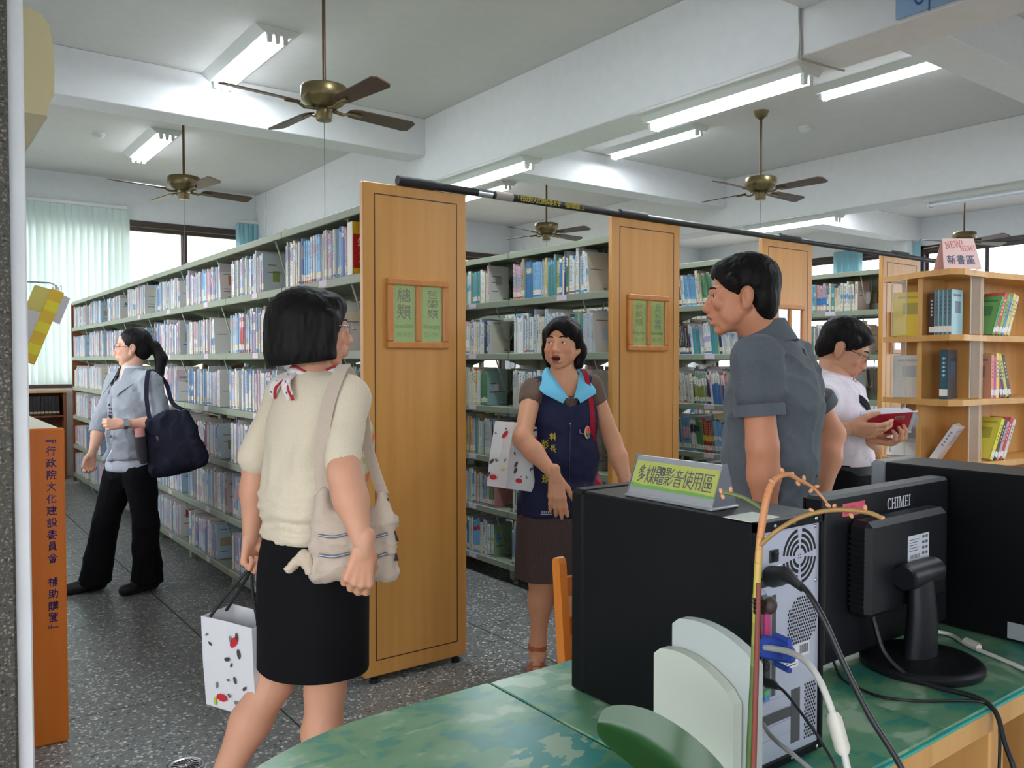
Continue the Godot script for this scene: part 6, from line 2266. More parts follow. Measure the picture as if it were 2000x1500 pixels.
	for z in [-0.072, 0.072]:
		for i in 12:
			mb.quad(rows[i][0] * Vector3(1, 1, 0) + Vector3(0, 0, z), rows[i + 1][0] * Vector3(1, 1, 0) + Vector3(0, 0, z), Vector3(rows[i + 1][0].x, -0.002, z), Vector3(rows[i][0].x, -0.002, z), Vector3(0, 0, z))
	mb.quad(rows[0][0], rows[0][1], Vector3(-0.095, -0.002, 0.072), Vector3(-0.095, -0.002, -0.072), Vector3.LEFT)
	put("pages", mb, mat("paper_white", S(214, 216, 226), 0.8), bo)
	mb = MB.new()
	mb.grid([[Vector3(0.06, 0.024, -0.072), Vector3(0.06, 0.024, 0.072)], [Vector3(0.085, 0.029, -0.06), Vector3(0.085, 0.029, 0.05)], [Vector3(0.106, 0.026, -0.058), Vector3(0.106, 0.026, 0.03)], [Vector3(0.122, 0.014, -0.054), Vector3(0.122, 0.014, 0.01)]])
	put("turning_page", mb, mats.paper_white, bo)
	mb = MB.new()
	mb.box(Vector3(0.045, -0.0058, 0.045), Vector3(0.034, 0.0008, 0.02))
	var lb := put("barcode_label", mb, mat("label_tan2", S(196, 150, 130), 0.5), bo)
	mb = MB.new()
	for k in 8:
		mb.box(Vector3(0.033 + k * 0.0034, -0.0064, 0.045), Vector3(0.0016, 0.0006, 0.013))
	put("barcode", mb, mats.hole_dark if mats.has("hole_dark") else mats.black, lb)
# ---------------------------------------------------------------- the green computer table and what stands on it
const TT := 0.75

func smooth_path(p: Array, n := 4) -> Array:
	var c := Curve3D.new()
	for i in p.size():
		var a: Vector3 = p[maxi(i - 1, 0)]
		var b: Vector3 = p[mini(i + 1, p.size() - 1)]
		var t := (b - a) / 6.0
		c.add_point(p[i], -t, t)
	var out := []
	var m := (p.size() - 1) * n
	for i in m + 1:
		var f := float(i) / n
		var k := mini(int(f), p.size() - 2)
		out.append(c.sample(k, f - k))
	return out

func cable(called: String, label: String, pts: Array, r: float, m: Material) -> Node3D:
	var o := thing(called, label, "cable")
	var b := MB.new()
	b.tube(smooth_path(pts), r, 8)
	put("lead", b, m, o)
	return o

func build_desk() -> void:
	var n1 := noise_of(51, 0.022, 4)
	var n2 := noise_of(52, 0.05, 3)
	var vinyl := mat("green_vinyl", Color.WHITE, 0.3)
	vinyl.albedo_texture = picture(512, 512, func(x, y):
		var a := n1.get_noise_2d(x * 0.4, y * 0.55)
		var e := n2.get_noise_2d(x * 0.5, y * 0.8)
		var c := S(88, 140, 106).lerp(S(112, 154, 120), clampf(0.5 + a * 1.2, 0.0, 1.0))
		c = c.lerp(S(150, 176, 148), clampf((a + e * 0.3 - 0.2) * 5.0, 0.0, 1.0))
		# the worn patch by the seam: a bare pale blot with teal dye round it
		var bx := fposmod(x / 512.0 - fposmod(0.88 * 1.15 + 0.3, 1.0) + 0.5, 1.0) - 0.5
		var bz := fposmod(y / 512.0 - fposmod(-1.06 * 1.15 + 0.45, 1.0) + 0.5, 1.0) - 0.5
		var blot := sqrt(bx * bx * 1.6 + bz * bz) + 0.06 * e
		c = c.lerp(S(52, 130, 118), clampf((-a + e * 0.5 - 0.2) * 4.0, 0.0, 0.85))
		if blot < 0.045: c = S(142, 170, 142)
		elif blot < 0.10: c = S(58, 138, 128)
		return c)
	vinyl.uv1_triplanar = true
	vinyl.uv1_scale = Vector3.ONE * 1.15
	vinyl.uv1_offset = Vector3(0.3, 0, 0.45)
	var edge := mat("cream_edge", S(214, 196, 148), 0.5)
	var pine = mats.pine
	# half-round table
	var poly := PackedVector2Array()
	for i in 33:
		var a := PI / 2 + PI * i / 32
		poly.append(Vector2(0.70 + 0.5 * cos(a), -0.86 + 0.5 * sin(a)))
	poly.append(Vector2(0.948, -1.36))
	poly.append(Vector2(0.948, -0.36))
	var flat_bs := Basis(Vector3.RIGHT, Vector3.BACK, Vector3.DOWN)
	var o := thing("table", "half-round table end with green marbled vinyl top and cream rim", "table")
	var b := MB.new()
	b.prism(poly, 0.006, Vector3(0, TT, 0), flat_bs)
	put("tabletop", b, vinyl, o)
	var rim := PackedVector2Array()
	for p in poly:
		rim.append(Vector2(0.70, -0.86) + (p - Vector2(0.70, -0.86)) * 1.014 if p.x < 0.94 else p)
	b = MB.new()
	b.prism(rim, 0.028, Vector3(0, TT - 0.004, 0), flat_bs)
	put("rim", b, edge, o)
	b = MB.new()
	for p in [Vector2(0.42, -1.1), Vector2(0.42, -0.6), Vector2(0.9, -1.28), Vector2(0.9, -0.44)]:
		b = MB.new()
		b.lathe([Vector2(0, 0), Vector2(0.022, 0), Vector2(0.026, TT - 0.032), Vector2(0, TT - 0.032)], Vector3(p.x, 0, p.y), 14)
		put("leg", b, pine, o)
	# straight computer table
	o = thing("computer_table", "straight computer table with green marbled top over pine frame", "table")
	b = MB.new()
	b.span(Vector3(0.955, TT - 0.006, -1.36), Vector3(3.3, TT, -0.705), 0.002)
	put("tabletop", b, vinyl, o)
	b = MB.new()
	b.span(Vector3(0.955, TT - 0.010, -1.365), Vector3(3.3, TT - 0.006, -0.70), 0.001)
	put("trim", b, mat("teal_trim", S(52, 168, 158), 0.4), o)
	b = MB.new()
	b.span(Vector3(0.957, TT - 0.055, -1.362), Vector3(3.3, TT - 0.010, -0.703), 0.004)
	put("board", b, pine, o)
	for x in [1.0, 1.72, 2.5, 3.25]:
		b = MB.new()
		b.span(Vector3(x - 0.03, 0, -1.34), Vector3(x + 0.03, TT - 0.055, -0.72), 0.004)
		put("side_panel", b, pine, o)
	b = MB.new()
	b.span(Vector3(1.03, 0.25, -1.3), Vector3(3.22, TT - 0.055, -1.28))
	put("modesty_panel", b, wood("red_wood", S(150, 62, 40), S(128, 50, 34), 0.45), o)
	# ---------------- first computer
	computer(Vector3(1.06, TT, -1.225), "black computer tower seen from behind, carrying the green sign, cables plugged in", 0.175, 0.435, 0.40, false)
	computer(Vector3(2.05, TT, -1.17), "black computer tower at the far side of the monitor", 0.18, 0.45, 0.39, true)
	monitor()
	modem()
	orchid()
	area_sign()
	chair(Vector3(1.70, 0, -1.56))
	# ---------------- cables
	var bl = mats.black
	var wh := mat("cable_white", S(206, 204, 198), 0.5)
	var o2 := cable("power_cable", "thick black power cable curving down from the tower's plug", [Vector3(1.085, 1.068, -0.79), Vector3(1.075, 1.073, -0.773), Vector3(1.053, 1.080, -0.728), Vector3(1.035, 1.072, -0.688), Vector3(1.029, 1.038, -0.656), Vector3(1.032, 0.985, -0.628), Vector3(1.040, 0.924, -0.595), Vector3(1.053, 0.865, -0.558), Vector3(1.062, 0.79, -0.53), Vector3(1.07, 0.55, -0.52), Vector3(1.1, 0.2, -0.55), Vector3(1.2, 0.012, -0.6), Vector3(1.4, 0.012, -0.65)], 0.0042, bl)
	var b2 := MB.new()
	b2.tube([Vector3(1.086, 1.066, -0.785), Vector3(1.078, 1.072, -0.765), Vector3(1.060, 1.082, -0.742), Vector3(1.050, 1.080, -0.724), Vector3(1.039, 1.074, -0.70)], [0.017, 0.015, 0.0125, 0.008, 0.0052], 12)
	put("plug", b2, bl, o2)
	o2 = cable("video_cable", "white video cable with a blue plug and ferrite lump", [Vector3(1.075, 0.955, -0.79), Vector3(1.066, 0.961, -0.776), Vector3(1.051, 0.971, -0.725), Vector3(1.037, 0.968, -0.686), Vector3(1.026, 0.946, -0.656), Vector3(1.022, 0.901, -0.632), Vector3(1.022, 0.857, -0.618), Vector3(1.02, 0.76, -0.60), Vector3(1.03, 0.4, -0.6), Vector3(1.1, 0.012, -0.64), Vector3(1.3, 0.012, -0.7)], 0.0048, wh)
	b2 = MB.new()
	b2.box(Vector3(1.080, 0.957, -0.775), Vector3(0.018, 0.034, 0.052), 0.004, Basis(Vector3.UP, 0.35))
	b2.box(Vector3(1.068, 0.960, -0.742), Vector3(0.016, 0.022, 0.02), 0.004, Basis(Vector3.UP, 0.4))
	for y in [-0.022, 0.022]:
		b2.tube([Vector3(1.079, 0.957 + y, -0.772), Vector3(1.066, 0.959 + y, -0.738)], 0.0045, 8)
	put("plug", b2, mat("plug_blue", S(44, 74, 168), 0.4), o2)
	b2 = MB.new()
	b2.tube([Vector3(1.0235, 0.918, -0.640), Vector3(1.0225, 0.912, -0.637), Vector3(1.022, 0.874, -0.6235), Vector3(1.022, 0.868, -0.6215)], [0.007, 0.0105, 0.0105, 0.007], 14)
	put("ferrite", b2, mat("ferrite_cream", S(206, 200, 188), 0.5), o2)
	o2 = cable("audio_cable", "thin black lead running from the tower's lower sockets", [Vector3(1.078, 0.90, -0.79), Vector3(1.068, 0.906, -0.773), Vector3(1.041, 0.915, -0.731), Vector3(1.030, 0.894, -0.689), Vector3(1.026, 0.864, -0.653), Vector3(1.018, 0.830, -0.625), Vector3(1.02, 0.7, -0.6), Vector3(1.04, 0.3, -0.6), Vector3(1.1, 0.01, -0.62)], 0.0022, bl)
	b2 = MB.new()
	b2.tube([Vector3(1.079, 0.90, -0.786), Vector3(1.066, 0.907, -0.766), Vector3(1.050, 0.912, -0.745)], [0.008, 0.007, 0.003], 10)
	put("plug", b2, bl, o2)
	cable("network_cable", "grey network cable from the bottom slot of the tower", [Vector3(1.075, 0.835, -0.79), Vector3(1.05, 0.838, -0.762), Vector3(1.02, 0.845, -0.722), Vector3(1.014, 0.838, -0.686), Vector3(1.012, 0.82, -0.647), Vector3(1.0, 0.77, -0.61), Vector3(1.0, 0.5, -0.58), Vector3(1.02, 0.01, -0.6)], 0.0035, mat("cable_grey", S(150, 148, 146), 0.5))
	cable("monitor_cable", "thick black cable from the monitor trailing over the table edge", [Vector3(1.640, 0.89, -0.945), Vector3(1.634, 0.86, -0.930), Vector3(1.630, 0.80, -0.905), Vector3(1.635, 0.765, -0.86), Vector3(1.640, 0.757, -0.80), Vector3(1.648, 0.757, -0.73), Vector3(1.642, 0.745, -0.692), Vector3(1.62, 0.70, -0.665), Vector3(1.60, 0.64, -0.635), Vector3(1.58, 0.5, -0.62), Vector3(1.57, 0.2, -0.63), Vector3(1.6, 0.01, -0.7)], 0.0050, bl)
	o2 = cable("white_cable", "white cable with a cream ferrite lying beside the second tower", [Vector3(1.86, 0.80, -1.01), Vector3(1.95, 0.765, -0.98), Vector3(1.985, 0.756, -0.94), Vector3(1.954, 0.756, -0.896), Vector3(1.934, 0.756, -0.864), Vector3(1.916, 0.756, -0.813), Vector3(1.885, 0.757, -0.745), Vector3(1.86, 0.75, -0.695), Vector3(1.83, 0.68, -0.665), Vector3(1.8, 0.4, -0.66), Vector3(1.8, 0.01, -0.68)], 0.0048, wh)
	b2 = MB.new()
	b2.tube([Vector3(1.9485, 0.7615, -0.888), Vector3(1.946, 0.7615, -0.884), Vector3(1.932, 0.7615, -0.853), Vector3(1.930, 0.7615, -0.849)], [0.007, 0.0105, 0.0105, 0.007], 14)
	put("ferrite", b2, mats.ferrite_cream, o2)
	cable("thin_cable", "thin black lead looping round the monitor's foot", [Vector3(1.56, 0.80, -0.985), Vector3(1.545, 0.7535, -0.95), Vector3(1.52, 0.7535, -0.90), Vector3(1.515, 0.7535, -0.84), Vector3(1.556, 0.7535, -0.787), Vector3(1.61, 0.7535, -0.75), Vector3(1.645, 0.7535, -0.712), Vector3(1.65, 0.735, -0.692), Vector3(1.64, 0.68, -0.682), Vector3(1.62, 0.5, -0.68), Vector3(1.62, 0.01, -0.70)], 0.0028, bl)

func computer(at: Vector3, label: String, w: float, d: float, h: float, plain: bool) -> void:
	var o := thing("computer_tower", label, "computer", at)
	var shell := mat("case_black", S(11, 12, 14), 0.4, 0.0, 0.28)
	var b := MB.new()
	b.span(Vector3(0, 0.006, 0.03), Vector3(w, h, d - 0.012), 0.003)
	put("case", b, shell, o)
	b = MB.new()
	b.span(Vector3(0.0, 0.002, -0.012), Vector3(w, h + 0.001, 0.03), 0.008)
	put("front_bezel", b, mat("bezel_grey", S(116, 120, 126), 0.4) if plain else shell, o)
	b = MB.new()
	for x in [0.0, w - 0.008]:
		b.span(Vector3(x, 0.004, d - 0.014), Vector3(x + 0.008, h, d), 0.001)
	b.span(Vector3(0, h - 0.016, d - 0.014), Vector3(w, h, d), 0.001)
	b.span(Vector3(0, 0.004, d - 0.014), Vector3(w, 0.016, d), 0.001)
	put("rear_frame", b, shell, o)
	var silver := mat("zinc_plate", S(192, 196, 212), 0.34, 0.3)
	b = MB.new()
	b.span(Vector3(0.008, 0.014, d - 0.02), Vector3(w - 0.008, h - 0.014, d - 0.006))
	var plate := put("rear_plate", b, silver, o)
	if plain:
		b = MB.new()
		b.span(Vector3(-0.0012, 0.012, d - 0.12), Vector3(0.0, 0.05, d - 0.05))
		put("sticker", b, mat("sticker_grey", S(136, 142, 146), 0.5), o)
		return
	var z := d - 0.006
	var dark := mat("hole_dark", S(18, 18, 22), 0.7)
	# power supply face
	b = MB.new()
	b.prism(PackedVector2Array([Vector2(0.014, h - 0.10), Vector2(0.014, h - 0.03), Vector2(0.024, h - 0.02), Vector2(0.150, h - 0.02), Vector2(0.158, h - 0.03), Vector2(0.158, h - 0.105), Vector2(0.146, h - 0.118), Vector2(0.03, h - 0.118)]), 0.0015, Vector3(0, 0, z))
	put("power_supply", b, silver, plate)
	var c := Vector3(0.112, h - 0.066, z + 0.0016)
	for ring in [0.016, 0.025, 0.034, 0.043]:
		b = MB.new()
		for q in 4:
			var P := []
			for i in 9:
				var a := q * PI / 2 + 0.14 + (PI / 2 - 0.28) * i / 8
				P.append([c + Vector3(cos(a), sin(a), 0) * (ring - 0.0028), c + Vector3(cos(a), sin(a), 0) * (ring + 0.0028)])
			for i in 8:
				b.quad(P[i][0], P[i][1], P[i + 1][1], P[i + 1][0], Vector3.BACK)
		put("fan_slots", b, dark, plate).set_meta("kind", "stuff")
	b = MB.new()
	for q in 4:
		b.box(c + Vector3(0.005 * (q % 2) - 0.0025, 0.005 * (q / 2) - 0.0025, 0), Vector3(0.0022, 0.0022, 0.0006))
	put("fan_holes", b, dark, plate).set_meta("kind", "stuff")
	b = MB.new()
	b.span(Vector3(0.032, h - 0.066, z), Vector3(0.054, h - 0.046, z + 0.004), 0.001)
	b.box(Vector3(0.043, h - 0.056, z + 0.005), Vector3(0.009, 0.014, 0.006), 0.001, Basis(Vector3.RIGHT, 0.25))
	put("rocker_switch", b, mats.black, plate)
	b = MB.new()
	b.span(Vector3(0.038, h - 0.083, z), Vector3(0.050, h - 0.074, z + 0.003))
	put("voltage_switch", b, mat("switch_red", S(190, 44, 60), 0.4), plate)
	b = MB.new()
	b.span(Vector3(0.012, h - 0.102, z), Vector3(0.05, h - 0.086, z + 0.005), 0.002)
	put("inlet", b, mats.black, plate)
	# perforated vents
	b = MB.new()
	for i in 13:
		for j in 15:
			var p := Vector2((i - 6) * 0.0062 + (0.0031 if j % 2 else 0.0), (j - 7) * 0.0055)
			if p.length() < 0.041:
				hexagon(b, Vector3(0.122 + p.x, h * 0.565 + p.y, z + 0.0004), 0.0024)
	for i in 5:
		for j in 17:
			hexagon(b, Vector3(0.132 + i * 0.0062 + (0.0031 if j % 2 else 0.0), 0.03 + j * 0.0055, z + 0.0004), 0.0024)
	put("vent_holes", b, dark, plate).set_meta("kind", "stuff")
	# socket column
	b = MB.new()
	b.span(Vector3(0.010, h * 0.3, z - 0.006), Vector3(0.04, h * 0.715, z + 0.0006))
	put("socket_panel", b, mat("panel_steel", S(150, 150, 156), 0.35, 0.7), plate)
	b = MB.new()
	b.span(Vector3(0.042, h * 0.3, z - 0.006), Vector3(0.052, h * 0.715, z + 0.0006))
	put("recess", b, mat("recess_grey", S(78, 78, 80), 0.6), plate)
	var ports := [["keyboard_socket", S(70, 160, 140), 0.69, 0.014], ["keyboard_socket", S(120, 84, 150), 0.655, 0.014], ["printer_port", S(196, 60, 120), 0.59, 0.05], ["usb_port", S(30, 30, 32), 0.47, 0.014], ["usb_port", S(30, 30, 32), 0.43, 0.014], ["network_port", S(60, 60, 60), 0.395, 0.014], ["audio_jack", S(96, 180, 120), 0.325, 0.009], ["audio_jack", S(90, 140, 200), 0.305, 0.009]]
	for q in ports:
		b = MB.new()
		b.box(Vector3(0.026, h * q[2], z + 0.002), Vector3(0.013, q[3], 0.006), 0.001)
		put(q[0], b, mat("port_%s" % q[1].to_html(), q[1], 0.4), plate)
	b = MB.new()
	b.span(Vector3(0.075, h * 0.385, z), Vector3(0.112, h * 0.445, z + 0.0008))
	b.span(Vector3(0.10, h * 0.42, z), Vector3(0.142, h * 0.475, z + 0.0007))
	var st := put("sticker", b, mat("sticker_white", S(220, 220, 222), 0.5), plate)
	b = MB.new()
	for k in 9:
		b.span(Vector3(0.116 + k * 0.0026, h * 0.432, z + 0.0008), Vector3(0.1172 + k * 0.0026, h * 0.468, z + 0.0011))
	for k in 4:
		b.span(Vector3(0.078, h * (0.395 + k * 0.011), z + 0.0009), Vector3(0.108 - 0.004 * (k % 2), h * (0.398 + k * 0.011), z + 0.0011))
	put("print", b, dark, st)
	for k in 4:
		b = MB.new()
		b.span(Vector3(0.012, 0.034 + k * 0.021, z), Vector3(0.092, 0.051 + k * 0.021, z + 0.002), 0.001)
		put("slot_cover", b, silver if k != 2 else mats.recess_grey, plate)
	b = MB.new()
	b.span(Vector3(0.094, 0.03, z - 0.001), Vector3(0.118, 0.118, z + 0.0006))
	put("slot_recess", b, mats.recess_grey, plate)
	for p in [Vector2(0.018, 0.010), Vector2(0.09, 0.010), Vector2(0.158, 0.010), Vector2(0.04, h - 0.008), Vector2(0.09, h - 0.008), Vector2(0.15, h - 0.008), Vector2(0.004, h * 0.26), Vector2(0.004, h * 0.5), Vector2(0.02, h - 0.024), Vector2(0.155, h - 0.022), Vector2(0.158, h - 0.112), Vector2(0.028, h - 0.076), Vector2(0.06, h - 0.074)]:
		b = MB.new()
		b.ball(Vector3(p.x, p.y, d + (0.0 if p.y < 0.02 or p.y > h - 0.012 or p.x < 0.006 else -0.005)), Vector3(0.0036, 0.0036, 0.002), 5)
		put("screw", b, mats.chrome, plate)
	b = MB.new()
	b.span(Vector3(0.0, h, d - 0.07), Vector3(0.075, h + 0.0008, d - 0.015))
	put("top_label", b, mat("label_ivory", S(196, 200, 184), 0.6), o)

func hexagon(b: MB, c: Vector3, r: float) -> void:
	for i in 6:
		var a := TAU * i / 6
		var e := TAU * (i + 1) / 6
		b.flat(c, c + Vector3(cos(a), sin(a), 0) * r, c + Vector3(cos(e), sin(e), 0) * r, Vector3.BACK)

func monitor() -> void:
	# origin on the table under the neck; back towards +z
	var o := thing("monitor", "black flat monitor seen from behind on its round foot", "monitor", Vector3(1.75, TT, -0.885))
	var M := mat("monitor_black", S(26, 27, 31), 0.42, 0.0, 0.4)
	var b := MB.new()
	b.span(Vector3(-0.235, 0.022, -0.135), Vector3(0.285, 0.372, -0.085), 0.007)
	put("panel", b, M, o)
	b = MB.new()
	b.span(Vector3(-0.232, 0.03, -0.138), Vector3(0.282, 0.366, -0.134))
	put("screen", b, mats.black, o)
	b = MB.new()
	b.span(Vector3(-0.155, 0.115, -0.086), Vector3(0.175, 0.318, -0.032), 0.012)
	var bump := put("back_cover", b, M, o)
	b = MB.new()
	for k in 14:
		b.span(Vector3(-0.157, 0.14 + k * 0.011, -0.078), Vector3(-0.1545, 0.145 + k * 0.011, -0.044))
	put("vent_slots", b, mats.black, bump).set_meta("kind", "stuff")
	b = MB.new()
	b.span(Vector3(-0.005, 0.205, -0.032), Vector3(0.085, 0.272, -0.0312))
	var st := put("label_plate", b, mat("label_white", S(214, 218, 226), 0.45), bump)
	b = MB.new()
	for k in 5:
		b.span(Vector3(0.0, 0.262 - k * 0.006, -0.0312), Vector3(0.04 - 0.005 * (k % 3), 0.2635 - k * 0.006, -0.0309))
	for k in 12:
		b.span(Vector3(0.003 + k * 0.0035, 0.222, -0.0312), Vector3(0.0045 + k * 0.0035, 0.23, -0.0309))
	for k in 8:
		b.span(Vector3(0.055 + (k % 2) * 0.014, 0.262 - (k / 2) * 0.012, -0.0312), Vector3(0.064 + (k % 2) * 0.014, 0.268 - (k / 2) * 0.012, -0.0309))
	put("print", b, mat("print_grey", S(92, 96, 112), 0.6), st)
	b = MB.new()
	b.span(Vector3(-0.17, 0.325, -0.0855), Vector3(-0.085, 0.352, -0.0845))
	var pk := put("property_label", b, mat("label_pinkred", S(226, 92, 112), 0.5), o)
	b = MB.new()
	for k in 3:
		b.span(Vector3(-0.163, 0.331 + k * 0.006, -0.0846), Vector3(-0.105 - 0.01 * k, 0.3325 + k * 0.006, -0.0842))
	put("print", b, mat("print_red", S(150, 40, 60), 0.6), pk)
	latin("CHIMEI", 0.024, 0.098, mat("logo_white", S(214, 216, 222), 0.4), o, Vector3(0.055, 0.333, -0.0846), Basis.IDENTITY, true, "lettering")
	# hinge, neck, foot
	b = MB.new()
	b.tube([Vector3(-0.06, 0.195, -0.012), Vector3(-0.055, 0.195, -0.012), Vector3(0.068, 0.195, -0.012), Vector3(0.073, 0.195, -0.012)], [0.024, 0.028, 0.028, 0.024], 18)
	b.span(Vector3(-0.055, 0.17, -0.034), Vector3(0.068, 0.2, -0.012), 0.003)
	put("hinge", b, M, o)
	b = MB.new()
	var rows := []
	for i in 9:
		var f := i / 8.0
		var row := []
		for j in 24:
			var a := TAU * j / 24
			row.append(Vector3(cos(a) * lerpf(0.052, 0.037, f) + 0.005, 0.015 + f * 0.168, sin(a) * lerpf(0.030, 0.021, f) - 0.008 + 0.004 * sin(f * PI)))
		rows.append(row)
	b.grid(rows, true)
	put("neck", b, M, o)
	b = MB.new()
	b.lathe([Vector2(0, 0.0), Vector2(0.118, 0.0), Vector2(0.122, 0.004), Vector2(0.122, 0.014), Vector2(0.116, 0.019), Vector2(0.102, 0.0205), Vector2(0.096, 0.018), Vector2(0.06, 0.021), Vector2(0, 0.023)], Vector3(-0.005, 0, 0.0), 48)
	put("foot", b, M, o)

func modem() -> void:
	var o := thing("modem", "white upright modem of two round-topped plates beside the tower", "modem", Vector3(0.84, TT, -0.72))
	var M := mat("modem_white", S(172, 177, 164), 0.45)
	var prof := func(z0: float, z1: float, y0: float, y1: float, y2: float) -> PackedVector2Array:
		var p := PackedVector2Array([Vector2(z0, 0.0)])
		for i in 13:
			var f := i / 12.0
			var y := lerpf(lerpf(y0, y1, f), lerpf(y1, y2, f), f)
			var rnd := 0.006 * (1.0 if i == 0 or i == 12 else 0.0)
			p.append(Vector2(lerpf(z0, z1, f), y - rnd))
		p.append(Vector2(z1, 0.0))
		return p
	var bs := Basis(Vector3.BACK, Vector3.UP, Vector3.LEFT)
	var b := MB.new()
	b.prism(prof.call(-0.072, 0.064, 0.25, 0.275, 0.222), 0.016, Vector3(0.008, 0.004, 0), bs)
	put("front_plate", b, M, o)
	b = MB.new()
	b.prism(prof.call(-0.055, 0.082, 0.292, 0.315, 0.272), 0.016, Vector3(0.026, 0.004, 0), bs)
	put("back_plate", b, mat("modem_grey", S(162, 169, 165), 0.45), o)
	b = MB.new()
	b.span(Vector3(-0.03, 0, -0.06), Vector3(0.05, 0.012, 0.07), 0.003)
	put("stand", b, M, o)
	b = MB.new()
	for k in 3:
		b.span(Vector3(-0.0085, 0.1 + k * 0.012, -0.013), Vector3(-0.0079, 0.106 + k * 0.012, -0.0115))
	put("indicator", b, mats.recess_grey, o)

func orchid() -> void:
	var o := thing("potted_orchid", "potted orchid with one broad green leaf and bare orange flower stems", "plant", Vector3(0.69, TT, -0.525))
	var q := Vector3(0.69, TT, -0.525)
	var b := MB.new()
	b.lathe([Vector2(0, 0.0), Vector2(0.042, 0.0), Vector2(0.055, 0.085), Vector2(0.06, 0.086), Vector2(0.06, 0.1), Vector2(0.052, 0.1), Vector2(0.05, 0.088), Vector2(0, 0.088)], Vector3.ZERO, 24)
	put("pot", b, mat("pot_white", S(200, 198, 190), 0.4), o)
	# broad folded leaf
	var leaf := mat("leaf_green", Color.WHITE, 0.34)
	leaf.vertex_color_use_as_albedo = true
	var spine := smooth_path([Vector3(0.686, 0.842, -0.512), Vector3(0.683, 0.873, -0.521), Vector3(0.680, 0.909, -0.537), Vector3(0.668, 0.949, -0.567), Vector3(0.653, 0.975, -0.597), Vector3(0.642, 0.991, -0.631), Vector3(0.632, 0.996, -0.661), Vector3(0.624, 0.996, -0.681)], 4)
	var rows := []
	var under := []
	var m := spine.size()
	for i in m:
		var f := float(i) / (m - 1)
		var w := 0.035 * pow(sin(PI * clampf(0.12 + f * 0.86, 0.0, 1.0)), 0.55)
		if f > 0.93: w *= sqrt(maxf(0.0, 1.0 - pow((f - 0.93) / 0.075, 2.0)))
		var t: Vector3 = (spine[mini(i + 1, m - 1)] - spine[maxi(i - 1, 0)]).normalized()
		var side := Vector3(0.38, 0.72, -0.52)
		side = (side - t * side.dot(t)).normalized()
		var up := side.cross(t).normalized()
		if up.dot(VF) > 0: up = -up
		var row := []
		var ur := []
		for j in 9:
			var s := j / 4.0 - 1.0
			var p: Vector3 = spine[i] + side * (s * w) + up * (absf(s) * w * 0.42 - 0.004) - q
			row.append(p)
			ur.append(p - up * 0.0022)
		rows.append(row)
		under.append(ur)
	b = MB.new()
	b.col = Color(0.010, 0.052, 0.008)
	b.grid(rows)
	b.col = Color(0.12, 0.2, 0.1)
	b.grid(under)
	put("leaf", b, leaf, o)
	# stems: green at the foot, yellow then orange where the sap has gone
	var stem := mat("stem_colour", Color.WHITE, 0.45)
	stem.vertex_color_use_as_albedo = true
	var P := smooth_path([Vector3(0.685, 0.842, -0.52), Vector3(0.680, 0.993, -0.516), Vector3(0.685, 1.095, -0.515), Vector3(0.690, 1.198, -0.515), Vector3(0.704, 1.247, -0.519), Vector3(0.719, 1.274, -0.521), Vector3(0.739, 1.283, -0.518), Vector3(0.760, 1.275, -0.516), Vector3(0.780, 1.265, -0.512), Vector3(0.792, 1.248, -0.503)], 5)
	b = MB.new()
	var G0 := Color(0.05, 0.10, 0.02)
	var Y0 := Color(0.42, 0.36, 0.05)
	var O0 := Color(0.52, 0.21, 0.08)
	for i in P.size() - 1:
		var y: float = P[i].y
		b.col = G0 if y < 1.07 else G0.lerp(Y0, (y - 1.07) / 0.09) if y < 1.16 else Y0.lerp(O0, clampf((y - 1.16) / 0.06, 0.0, 1.0))
		var r0 := 0.0038 if i < 24 else 0.0032 - 0.0001 * (i - 24)
		b.tube([P[i] - q, P[i + 1] - q], r0, 8, false, false)
	put("flower_stem", b, stem, o)
	b = MB.new()
	b.col = Color(0.30, 0.17, 0.05)
	b.tube(smooth_path([Vector3(0.692, 1.215, -0.515), Vector3(0.698, 1.233, -0.498), Vector3(0.719, 1.247, -0.483), Vector3(0.743, 1.253, -0.465), Vector3(0.768, 1.251, -0.447), Vector3(0.781, 1.245, -0.437)].map(func(p): return p - q)), 0.0024, 7)
	put("side_branch", b, stem, o)
	b = MB.new()
	b.col = Color(0.12, 0.15, 0.04)
	b.tube(smooth_path([Vector3(0.704, 1.25, -0.521), Vector3(0.703, 1.259, -0.545), Vector3(0.693, 1.263, -0.565)].map(func(p): return p - q)), 0.002, 6)
	put("side_branch", b, stem, o)
	b = MB.new()
	b.col = Color(0.55, 0.25, 0.12)
	for p in [Vector3(0.719, 1.277, -0.521), Vector3(0.734, 1.287, -0.519), Vector3(0.748, 1.283, -0.517), Vector3(0.757, 1.272, -0.516), Vector3(0.766, 1.277, -0.515), Vector3(0.776, 1.263, -0.513), Vector3(0.783, 1.267, -0.511), Vector3(0.792, 1.247, -0.503), Vector3(0.743, 1.257, -0.465), Vector3(0.768, 1.255, -0.447), Vector3(0.758, 1.247, -0.456), Vector3(0.781, 1.245, -0.437), Vector3(0.726, 1.252, -0.479), Vector3(0.693, 1.264, -0.565), Vector3(0.698, 1.266, -0.556), Vector3(0.690, 1.259, -0.56)]:
		b.ball(p - q, Vector3(0.0021, 0.0034, 0.0021), 5, Basis(Vector3(1, 0.3, 0.2).normalized(), p.x * 90.0))
	put("bud_scars", b, stem, o)
	b = MB.new()
	b.tube([Vector3(0.674, 0.842, -0.510) - q, Vector3(0.683, 1.097, -0.511) - q, Vector3(0.686, 1.179, -0.511) - q], 0.0028, 7)
	put("support_stick", b, mat("stick_red", S(116, 52, 42), 0.5), o)
	b = MB.new()
